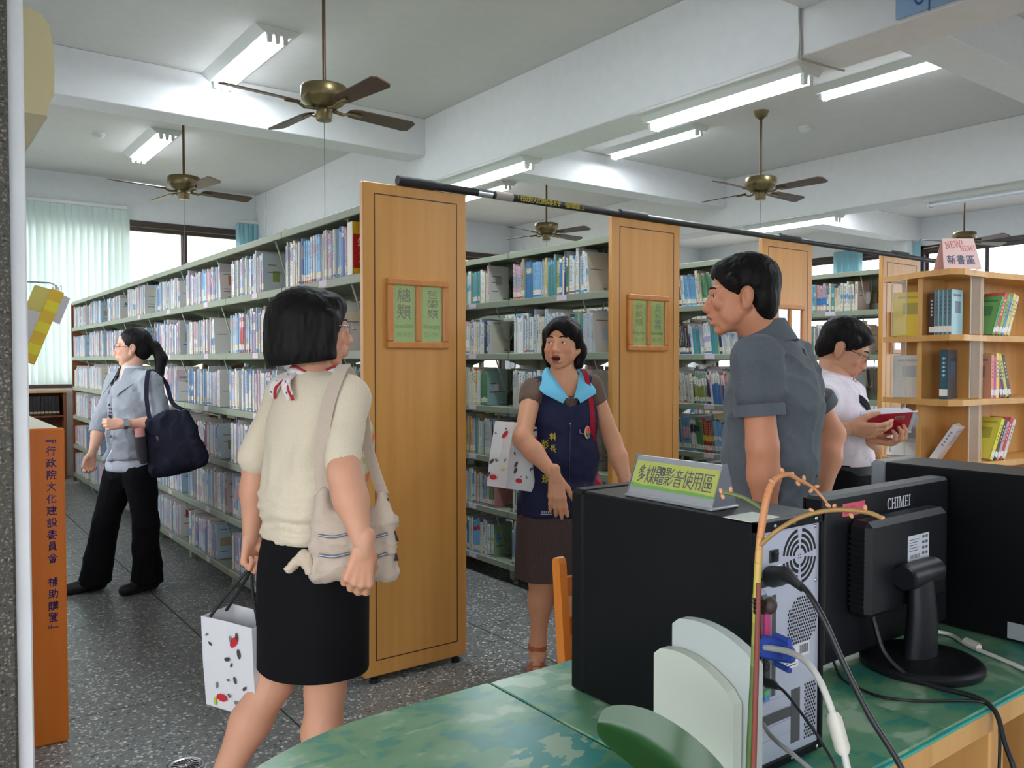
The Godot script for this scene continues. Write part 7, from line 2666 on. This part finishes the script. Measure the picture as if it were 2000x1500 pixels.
	for k in 4:
		b.tube([Vector3(0.6875, 1.150 + k * 0.004, -0.507) - q, Vector3(0.683, 1.150 + k * 0.004, -0.513) - q, Vector3(0.6895, 1.151 + k * 0.004, -0.5205) - q, Vector3(0.694, 1.151 + k * 0.004, -0.514) - q], 0.0022, 6, true)
	b.ball(Vector3(0.700, 1.155, -0.508) - q, Vector3(0.008, 0.009, 0.007), 8)
	put("clip", b, mat("clip_brown", S(52, 36, 34), 0.6), o)

func area_sign() -> void:
	# triangular aluminium block; its reading face looks towards -x
	var o := thing("desk_sign", "triangular aluminium sign with green card standing on the tower", "sign", Vector3(1.087, TT + 0.4005, -1.005))
	var al := mat("aluminium", S(176, 178, 180), 0.35, 0.7)
	var L := 0.20
	var bs := Basis(Vector3.RIGHT, Vector3.UP, Vector3.BACK)
	var b := MB.new()
	b.prism(PackedVector2Array([Vector2(0.004, 0.008), Vector2(0.060, 0.008), Vector2(0.036, 0.074), Vector2(0.030, 0.074)]), L, Vector3(0, 0, -L / 2), bs)
	put("block", b, al, o)
	b = MB.new()
	b.span(Vector3(-0.004, 0, -L / 2 - 0.003), Vector3(0.068, 0.004, L / 2 + 0.003), 0.001)
	b.span(Vector3(0.002, 0.004, -L / 2), Vector3(0.062, 0.008, L / 2))
	put("base", b, al, o)
	var down := Vector3(0.004 - 0.030, 0.008 - 0.074, 0).normalized()
	var out := Vector3(down.y, -down.x, 0)
	if out.x > 0: out = -out
	var top := Vector3(0.030, 0.074, 0) + out * 0.0006
	var q := func(s: float, t: float) -> Vector3: return top + down * t + Vector3(0, 0, s)
	b = MB.new()
	b.quad(q.call(-L / 2 + 0.002, 0.010), q.call(L / 2 - 0.002, 0.010), q.call(L / 2 - 0.002, 0.060), q.call(-L / 2 + 0.002, 0.060), out)
	var cd := put("card", b, mat("card_yellowgreen", S(164, 170, 84), 0.4), o)
	b = MB.new()
	var ht := [0.052, 0.0545, 0.053, 0.055, 0.0535, 0.0545, 0.056]
	for i in 6:
		b.quad(q.call(-L / 2 + 0.002 + i * 0.0326, ht[i]) + out * 0.0003, q.call(-L / 2 + 0.002 + (i + 1) * 0.0326, ht[i + 1]) + out * 0.0003, q.call(-L / 2 + 0.002 + (i + 1) * 0.0326, 0.060) + out * 0.0003, q.call(-L / 2 + 0.002 + i * 0.0326, 0.060) + out * 0.0003, out)
	put("printed_grass", b, mat("print_green", S(104, 150, 74), 0.4), cd)
	b = MB.new()
	glyphs(b, "多媒體影音使用區", q.call(-L / 2 + 0.012, 0.018) + out * 0.0006, Vector3.BACK, down, 0.0205, 0.031, Vector3(0, 0, 0.0222), 0.105)
	put("characters", b, mat("ink_grey", S(86, 86, 92), 0.5), cd)
	for s in [-1.0, 1.0]:
		b = MB.new()
		b.prism(PackedVector2Array([Vector2(0.001, 0.006), Vector2(0.062, 0.006), Vector2(0.037, 0.0765), Vector2(0.028, 0.0765)]), 0.0018, Vector3(0, 0, s * (L / 2 + 0.0009) - 0.0009), bs)
		put("end_cap", b, mat("aluminium_dark", S(120, 124, 134), 0.4, 0.5), o)

func chair(at: Vector3) -> void:
	var o := thing("wooden_chair", "honey coloured wooden chair with slatted back, behind the tower", "chair", at)
	var M := wood("chair_wood", S(206, 118, 42), S(216, 132, 54), 0.32, Vector3(2, 0.6, 2), 41)
	var w := 0.2
	for s in [-1.0, 1.0]:
		var b := MB.new()
		b.prism(post_outline(), 0.026, Vector3(s * w - 0.013, 0, 0), Basis(Vector3.BACK, Vector3.UP, Vector3.RIGHT))
		put("back_post", b, M, o)
		b = MB.new()
		b.box(Vector3(s * (w - 0.005), 0.22, 0.19), Vector3(0.036, 0.44, 0.036), 0.005)
		put("leg", b, M, o)
	for y in [0.545, 0.645, 0.755]:
		var b := MB.new()
		b.box(Vector3(0, y, -0.205 - (y - 0.45) * 0.12), Vector3(2 * w - 0.03, 0.055, 0.018), 0.004, Basis(Vector3.RIGHT, -0.12))
		put("slat", b, M, o)
	var b := MB.new()
	b.box(Vector3(0, 0.45, 0.0), Vector3(0.42, 0.025, 0.40), 0.008)
	put("seat", b, M, o)
	b = MB.new()
	b.box(Vector3(0, 0.41, 0.19), Vector3(0.36, 0.05, 0.018), 0.003)
	b.box(Vector3(-0.195, 0.41, 0.0), Vector3(0.018, 0.05, 0.36), 0.003)
	b.box(Vector3(0.195, 0.41, 0.0), Vector3(0.018, 0.05, 0.36), 0.003)
	put("apron", b, M, o)

func post_outline() -> PackedVector2Array:
	# side view of a back post: z, y
	var p := PackedVector2Array([Vector2(-0.222, 0), Vector2(-0.188, 0), Vector2(-0.183, 0.45)])
	for i in 7:
		var a := PI * i / 6
		p.append(Vector2(-0.235 + 0.016 * cos(a), 0.83 + 0.016 * sin(a)))
	p.append(Vector2(-0.218, 0.45))
	return p
# ---------------------------------------------------------------- new books display, right
func flat_poly(b: MB, poly: Array, y: float, t: float) -> void:
	var p := PackedVector2Array()
	for q in poly:
		p.append(Vector2(q.x, q.y))
	b.prism(p, t, Vector3(0, y, 0), Basis(Vector3.RIGHT, Vector3.BACK, Vector3.DOWN))

func display_book(at: Vector3, turn: float, lean: float, w: float, h: float, d: float, spine: Color, cover: Color, label: String, tilt := 0.0) -> void:
	# spine towards -x before turning; lean about the spine normal, tilt lays it back
	var o := thing("book", label, "book", at, 0.0, "new books on the display")
	o.basis = Basis(Vector3.UP, turn) * Basis(Vector3.RIGHT, lean) * Basis(Vector3.BACK, tilt)
	var key := "spine_%s" % spine.to_html()
	var b := MB.new()
	b.box(Vector3(0.004, h / 2, 0), Vector3(0.008, h, w), 0.003)
	var sp := put("spine", b, mat(key, spine, 0.35), o)
	b = MB.new()
	for s in [-1.0, 1.0]:
		b.box(Vector3(d / 2, h / 2, s * (w / 2 - 0.001)), Vector3(d, h, 0.002))
	put("cover", b, mat("cover_%s" % cover.to_html(), cover, 0.3), o)
	b = MB.new()
	b.box(Vector3(d / 2, h / 2, 0), Vector3(d - 0.012, h - 0.006, w - 0.004))
	put("pages", b, mats.paper, o)
	var ink := mat("title_light", S(232, 230, 222), 0.5) if spine.get_luminance() < 0.4 else mat("title_dark", S(70, 64, 72), 0.5)
	b = MB.new()
	for k in 5:
		var y := h * (0.86 - k * 0.085)
		b.span(Vector3(-0.0006, y - h * 0.03, -w * 0.22), Vector3(0.0001, y - h * 0.022, w * 0.22))
		b.span(Vector3(-0.0006, y - h * 0.05, -w * 0.18), Vector3(0.0001, y - h * 0.042, w * 0.2))
		b.span(Vector3(-0.0006, y - h * 0.06, -w * 0.03), Vector3(0.0001, y - h * 0.01, w * 0.04))
	put("title", b, ink, sp)
	b = MB.new()
	b.span(Vector3(-0.0007, h * 0.07, -w * 0.5), Vector3(0.0001, h * 0.2, w * 0.5))
	put("call_label", b, mat("call_white", S(226, 226, 220), 0.5), sp)
	for s in [-1.0, 1.0]:
		b = MB.new()
		var zz: float = s * (w / 2 + 0.0003)
		b.box(Vector3(d * 0.55, h * 0.62, zz), Vector3(d * 0.5, h * 0.26, 0.0006))
		b.box(Vector3(d * 0.5, h * 0.88, zz), Vector3(d * 0.7, h * 0.05, 0.0006))
		put("cover_print", b, mat("print_%s" % spine.to_html(), spine.lerp(S(90, 110, 140), 0.35), 0.35), o)

func build_display() -> void:
	var o := thing("display_bookcase", "pine new-books display case with clear acrylic guards on its corner", "bookcase")
	var P = mats.pine
	var B := MB.new()
	var plan := [Vector2(4.05, -2.27), Vector2(3.93, -2.0), Vector2(3.905, -1.87), Vector2(3.97, -1.835), Vector2(4.2, -1.835), Vector2(5.0, -1.72), Vector2(5.0, -2.27)]
	for y in [1.83, 1.525, 1.22, 0.915, 0.61, 0.31, 0.09]:
		B = MB.new()
		flat_poly(B, plan, y, 0.028)
		put("shelf", B, P, o)
	for q in [[Vector2(3.975, -2.045), Vector2(4.2, -2.03), 0.026], [Vector2(4.2, -2.25), Vector2(4.2, -1.86), 0.026], [Vector2(4.2, -2.02), Vector2(4.98, -1.95), 0.016], [Vector2(4.98, -2.25), Vector2(4.98, -1.74), 0.026]]:
		var a: Vector2 = q[0]
		var c: Vector2 = q[1]
		B = MB.new()
		B.box(Vector3((a.x + c.x) / 2, 0.93, (a.y + c.y) / 2), Vector3((c - a).length(), 1.75, q[2]), 0.002, Basis(Vector3.UP, -(c - a).angle()))
		put("upright_panel", B, P, o)
	B = MB.new()
	flat_poly(B, [Vector2(4.08, -2.22), Vector2(3.97, -1.9), Vector2(4.95, -1.8), Vector2(4.95, -2.22)], 0.062, 0.062)
	put("plinth", B, P, o)
	var ac := mat("acrylic", Color(0.95, 0.95, 0.93, 0.08), 0.04)
	ac.transparency = BaseMaterial3D.TRANSPARENCY_ALPHA
	var ae := mat("acrylic_edge", S(214, 206, 178), 0.3)
	for q in [[Vector2(4.065, -1.85), Vector2(4.19, -1.85)], [Vector2(4.0, -2.2), Vector2(3.955, -2.1)]]:
		for y in [1.225, 1.53, 0.92, 0.615]:
			var a: Vector2 = q[0]
			var c: Vector2 = q[1]
			var bs := Basis(Vector3.UP, -(c - a).angle())
			var mid := Vector3((a.x + c.x) / 2, y + 0.136, (a.y + c.y) / 2)
			B = MB.new()
			B.box(mid, Vector3((c - a).length(), 0.272, 0.004), 0.0, bs)
			var g := put("acrylic_guard", B, ac, o)
			B = MB.new()
			for s in [-0.5, 0.5]:
				B.box(mid + bs * Vector3((c - a).length() * s, 0, 0), Vector3(0.0025, 0.272, 0.0045), 0.0, bs)
			put("guard_edge", B, ae, g)
	var s1 := 1.5255
	var s2 := 1.2205
	var s3 := 0.9155
	# left bay
	display_book(Vector3(4.012, s1, -2.20), -1.25, -0.12, 0.018, 0.22, 0.14, S(226, 196, 44), S(232, 204, 56), "yellow picture book leaning behind the left acrylic guard, upper shelf")
	display_book(Vector3(4.06, s1, -2.22), -1.25, -0.2, 0.02, 0.2, 0.1, S(120, 56, 56), S(84, 92, 116), "dark red book tipped behind the yellow picture book")
	display_book(Vector3(4.01, s2, -2.195), -1.25, -0.1, 0.016, 0.21, 0.14, S(226, 224, 214), S(216, 214, 206), "white book leaning behind the left acrylic guard, middle shelf")
	display_book(Vector3(3.985, s3 + 0.012, -2.21), -1.25, -0.88, 0.018, 0.21, 0.15, S(222, 220, 216), S(216, 214, 212), "glossy pale book lying flat and tilted on the lower shelf")
	display_book(Vector3(4.06, s3, -2.20), -1.25, -0.1, 0.02, 0.2, 0.12, S(178, 174, 170), S(186, 182, 178), "grey book standing behind the glossy tilted book")
	# corner bay, behind the front guard: spines towards the aisle, last cover to the front
	display_book(Vector3(3.99, s1, -1.995), 0.05, 0.0, 0.024, 0.2, 0.11, S(64, 34, 34), S(70, 40, 40), "thin dark maroon book at the start of the corner set")
	for k in 4:
		display_book(Vector3(3.99, s1, -1.9725 + k * 0.0205), 0.05, 0.0, 0.0195, 0.215, 0.12, S(96, 120, 128), S(150, 196, 208), ["grey-teal volume next to the dark thin book in the corner bay", "second grey-teal volume of the corner set", "third grey-teal volume of the corner set", "last grey-teal volume of the corner set, showing its blue cover"][k])
	display_book(Vector3(3.99, s2, -1.935), 0.15, 0.0, 0.036, 0.235, 0.14, S(38, 88, 108), S(52, 66, 82), "thick dark teal book alone on the corner's middle shelf")
	display_book(Vector3(3.985, s3, -1.99), 0.2, 0.55, 0.03, 0.21, 0.12, S(224, 220, 226), S(220, 216, 224), "white illustrated book leaning steeply on the corner's lower shelf")
	# right bays
	var rows := [[s1, 0.40, [S(70, 160, 66), S(196, 60, 58), S(120, 178, 64), S(90, 140, 190), S(212, 196, 120), S(222, 208, 140)]], [s2, -0.3, [S(226, 150, 120), S(214, 70, 150), S(232, 214, 90), S(188, 64, 58), S(52, 60, 100), S(206, 196, 80), S(72, 66, 66)]], [s3, 0.45, [S(226, 218, 40), S(52, 50, 48), S(202, 160, 168), S(196, 50, 60), S(214, 208, 204)]]]
	var word := [["bright green", "red topped", "leaf green", "blue marked", "pale gold", "buff"], ["peach", "magenta", "lemon", "brick red", "navy", "yellow spined", "black"], ["acid yellow", "black spined", "dusty pink", "crimson", "silver white"]]
	var shelf_word := ["upper", "middle", "lower"]
	for r in 3:
		var x := 4.27
		var cols: Array = rows[r][2]
		for k in cols.size():
			var w: float = [0.018, 0.021, 0.024][(k * 2 + r) % 3]
			var lean: float = rows[r][1] if not (r == 1 and k < 3) else 0.0
			if r == 1 and k == 3: x += 0.012
			var h := 0.205 + 0.008 * ((k * 5 + r) % 3)
			var xx := x
			display_book(Vector3(xx, rows[r][0] + absf(sin(lean)) * w * 0.5, -1.845 + 0.13 * (xx - 4.2)), PI / 2 - 0.14, lean, w, h, 0.105, cols[k], cols[k].lerp(S(226, 222, 214), 0.3), "%s book %s on the display's right bay, %s shelf" % [word[r][k], "upright" if lean == 0.0 else "leaning", shelf_word[r]])
			x += w / cos(lean) + 0.0015
	# pink folded card
	var sg := thing("tent_sign", "pink folded card reading NEW! NEW! on top of the display", "sign", Vector3(4.035, 1.831, -1.9), -deg_to_rad(36))
	var pk := mat("card_pink", S(226, 190, 184), 0.7)
	for s in [1.0, -1.0]:
		B = MB.new()
		B.quad(Vector3(-0.075, 0.15, 0.002 * s), Vector3(0.075, 0.15, 0.002 * s), Vector3(0.09, 0, 0.05 * s), Vector3(-0.09, 0, 0.05 * s), Vector3(0, 0.3, s))
		B.quad(Vector3(-0.075, 0.15, 0.0 * s), Vector3(0.075, 0.15, 0.0 * s), Vector3(0.09, 0, 0.048 * s), Vector3(-0.09, 0, 0.048 * s), Vector3(0, -0.3, -s))
		put("leaf", B, pk, sg)
	var down := Vector3(0, -0.15, 0.048).normalized()
	var n := Vector3(0, 0.048, 0.15).normalized()
	var bs := Basis(Vector3.RIGHT, -down, n)
	var red := mat("ink_salmon", S(206, 110, 104), 0.6)
	latin("NEW!", 0.034, 0.085, red, sg, Vector3(-0.022, 0.15, 0.002) + down * 0.032 + n * 0.0008, bs * Basis(Vector3.BACK, 0.12), true)
	latin("NEW!", 0.026, 0.068, red, sg, Vector3(0.038, 0.15, 0.002) + down * 0.052 + n * 0.0008, bs * Basis(Vector3.BACK, 0.05), true)
	B = MB.new()
	glyphs(B, "新書區", Vector3(-0.066, 0.15, 0.002) + down * 0.088 + n * 0.0008, Vector3.RIGHT, down, 0.036, 0.042, Vector3(0.045, 0, 0), 0.12)
	put("characters", B, mat("ink_slate", S(86, 92, 116), 0.6), sg)

# ---------------------------------------------------------------- the rest of the room
func build_extras() -> void:
	# air conditioner on the near wall, seen from its end
	var o := thing("air_conditioner", "cream wall air conditioner high on the near left wall", "air conditioner", Vector3(0.255, 2.23, -3.2))
	var cream := mat("cream_plastic", S(222, 206, 160), 0.42)
	var B := MB.new()
	var prof := PackedVector2Array([Vector2(0, 0), Vector2(0.165, 0.0), Vector2(0.178, 0.06), Vector2(0.188, 0.075), Vector2(0.190, 0.15), Vector2(0.187, 0.24), Vector2(0.176, 0.305), Vector2(0.150, 0.338), Vector2(0.10, 0.352), Vector2(0, 0.355)])
	B.prism(prof, -0.85, Vector3.ZERO)
	put("casing", B, cream, o)
	B = MB.new()
	B.prism(PackedVector2Array([Vector2(0.166, 0.004), Vector2(0.179, 0.06), Vector2(0.189, 0.075), Vector2(0.193, 0.075), Vector2(0.182, 0.056), Vector2(0.170, 0.0)]), -0.8, Vector3(0, 0, -0.02))
	put("air_flap", B, mats.white_plastic, o)
	# orange bookcase, its end towards us
	o = thing("low_bookcase", "low orange bookcase end with vertical blue lettering and a cream top", "bookcase", Vector3(0.256, 0, -3.4))
	var or_ := wood("orange_panel", S(214, 112, 22), S(222, 122, 30), 0.4, Vector3(1.5, 0.3, 1.5), 61)
	B = MB.new()
	B.span(Vector3(0, 0, -0.022), Vector3(0.232, 1.158, 0), 0.006)
	put("end_panel", B, or_, o)
	B = MB.new()
	B.span(Vector3(0, 1.12, -1.6), Vector3(0.228, 1.152, -0.022), 0.003)
	put("top", B, mat("cream_top", S(228, 222, 200), 0.5), o)
	B = MB.new()
	B.span(Vector3(0, 0, -1.6), Vector3(0.012, 1.12, -0.022))
	put("back", B, or_, o)
	for k in 4:
		B = MB.new()
		B.span(Vector3(0.012, 0.05 + k * 0.28, -1.59), Vector3(0.22, 0.072 + k * 0.28, -0.022), 0.002)
		put("shelf", B, or_, o)
	B = MB.new()
	B.span(Vector3(0, 0, -1.62), Vector3(0.23, 1.12, -1.6))
	put("far_panel", B, or_, o)
	B = MB.new()
	glyphs(B, "﹁行政院文化建設委員會　補助購置﹂", Vector3(0.172, 1.135, 0.0006), Vector3.RIGHT, Vector3.DOWN, 0.03, 0.031, Vector3(0, -0.0435, 0), 0.12)
	put("lettering", B, mat("ink_violet", S(62, 40, 110), 0.6), o)
	# yellow calendar hanging by its wire
	o = thing("wall_calendar", "yellow checked calendar booklet hanging askew by its wire", "calendar", Vector3(0.455, 1.645, -3.3))
	B = MB.new()
	B.tube([Vector3(-0.2, 0.03, 0.0), Vector3(-0.02, 0.03, 0), Vector3(0.0, 0.022, 0), Vector3(0.004, -0.002, 0)], 0.003, 6)
	put("hook", B, mats.chrome, o)
	var pose := Basis(Vector3.BACK, -0.36)
	B = MB.new()
	B.box(pose * Vector3(0.002, -0.13, 0.0), Vector3(0.042, 0.27, 0.02), 0.002, pose)
	var edge_ := put("edge_board", B, mat("calendar_gold", S(232, 190, 52), 0.5), o)
	B = MB.new()
	for k in 3:
		B = MB.new()
		B.box(pose * Vector3(0.002, -0.055 - k * 0.08, 0.0105), Vector3(0.042, 0.036, 0.001), 0.0, pose)
		put("check", B, mat("calendar_yellow", S(238, 220, 50), 0.5), edge_)
	B = MB.new()
	var lean := pose * Basis(Vector3.UP, 0.9)
	B.box(pose * Vector3(-0.02, -0.13, -0.04) , Vector3(0.004, 0.27, 0.11), 0.0, lean)
	put("picture_leaf", B, mat("calendar_leaf", S(222, 206, 110), 0.6), o)
	B = MB.new()
	B.box(pose * Vector3(-0.026, -0.17, -0.03), Vector3(0.003, 0.17, 0.1), 0.0, lean)
	put("white_leaf", B, mat("leaf_white", S(214, 210, 212), 0.7), o)
	B = MB.new()
	B.box(pose * Vector3(0.034, -0.05, -0.03), Vector3(0.003, 0.1, 0.05), 0.0, pose * Basis(Vector3.UP, -0.8))
	put("loose_page", B, mats.leaf_white, o)
	B = MB.new()
	for x in [-0.008, 0.010]:
		B.tube([Vector3(x, -0.006, 0.004), Vector3(x - 0.004, 0.016, 0.002), Vector3(x + 0.005, 0.024, -0.002), Vector3(x + 0.006, -0.004, -0.004)], 0.0018, 5)
	put("wire", B, mats.chrome, o)
	# brown bookcase by the back wall
	o = thing("wall_bookcase", "low brown bookcase of dark volumes beneath the back blinds", "bookcase", Vector3(0.55, 0, -11.38))
	var W = mats.brown_wood
	for x in [0.0, 0.52, 1.03]:
		B = MB.new()
		B.span(Vector3(x, 0, 0), Vector3(x + 0.03, 1.03, 0.34), 0.003)
		put("side_panel", B, W, o)
	for y in [0.08, 0.42, 0.74]:
		B = MB.new()
		B.span(Vector3(0.03, y, 0), Vector3(1.03, y + 0.025, 0.32), 0.002)
		put("shelf", B, W, o)
	B = MB.new()
	B.span(Vector3(-0.02, 1.03, 0), Vector3(1.09, 1.06, 0.36), 0.004)
	put("top", B, wood("tan_top", S(190, 158, 112), S(178, 146, 100), 0.4), o)
	B = MB.new()
	B.span(Vector3(0, 0, 0), Vector3(1.06, 0.08, 0.31))
	B.span(Vector3(0.02, 0.08, 0), Vector3(1.04, 1.03, 0.012))
	put("back", B, W, o)
	var dk := mat("volume_black", S(34, 30, 32), 0.5)
	for k in 12:
		var v := thing("bound_volume", "%s black bound volume along the low brown bookcase by the back wall" % ORD[k], "book", Vector3(1.09 + k * 0.039, 0.7655, -11.13), 0.0, "black bound volumes")
		B = MB.new()
		B.box(Vector3(0, 0.115, 0), Vector3(0.036, 0.23 - 0.006 * (k % 3), 0.16), 0.004)
		put("cover", B, dk, v)
		B = MB.new()
		B.box(Vector3(0, 0.035, 0.0805), Vector3(0.034, 0.022, 0.001))
		put("spine_label", B, mat("label_tan", S(186, 160, 120), 0.6), v)
	# drain in the floor
	o = thing("floor_drain", "round slotted metal drain cover set in the terrazzo floor", "drain", Vector3(0.78, 0.0, -2.95))
	B = MB.new()
	B.lathe([Vector2(0.045, 0.0015), Vector2(0.055, 0.004), Vector2(0.064, 0.003), Vector2(0.066, 0.0)], Vector3.ZERO, 28)
	put("rim", B, mats.chrome, o)
	B = MB.new()
	B.lathe([Vector2(0, 0.0012), Vector2(0.045, 0.0012)], Vector3.ZERO, 24)
	var well := put("well", B, mats.black, o)
	B = MB.new()
	for k in 14:
		var a := TAU * k / 14
		B.tube([Vector3(cos(a) * 0.012, 0.002, sin(a) * 0.012), Vector3(cos(a + 0.35) * 0.03, 0.0026, sin(a + 0.35) * 0.03), Vector3(cos(a + 0.5) * 0.046, 0.002, sin(a + 0.5) * 0.046)], 0.0022, 5)
	B.lathe([Vector2(0, 0.004), Vector2(0.012, 0.0035), Vector2(0.014, 0.0015)], Vector3.ZERO, 14)
	put("grille", B, mats.chrome, well)
	# cable conduit on the beam, blue sign
	o = thing("conduit", "thin grey cable running down and under the main beam", "cable", Vector3(4.04, 3.69, -2.77))
	for k in 2:
		B = MB.new()
		B.tube(smooth_path([Vector3(0, 0, 0.012 * k), Vector3(-0.004, -0.2, 0.014 * k), Vector3(-0.012 * k, -0.36, 0.004), Vector3(0.0, -0.55, 0.01 * k), Vector3(-0.004, -0.61, 0.01 * k), Vector3(0.01, -0.62, 0.015 + 0.01 * k), Vector3(0.18, -0.62, 0.03), Vector3(0.36, -0.62, 0.05)]), 0.006, 7)
		put("cable_run", B, mat("conduit_grey", S(168, 166, 156), 0.6), o)
	o = thing("hanging_sign", "pale blue sign on the beam, its lower corner showing letters Ope", "sign", Vector3(4.035, 3.105, -2.215))
	B = MB.new()
	B.span(Vector3(-0.006, 0.0, 0.0), Vector3(0.004, 0.32, 1.1), 0.001)
	put("board", B, mat("sign_blue", S(142, 172, 206), 0.5), o)
	latin("Open", 0.13, 0.22, mat("ink_blue", S(52, 84, 140), 0.5), o, Vector3(-0.007, 0.095, 0.2), Basis(Vector3.BACK, Vector3.UP, Vector3.LEFT), false)
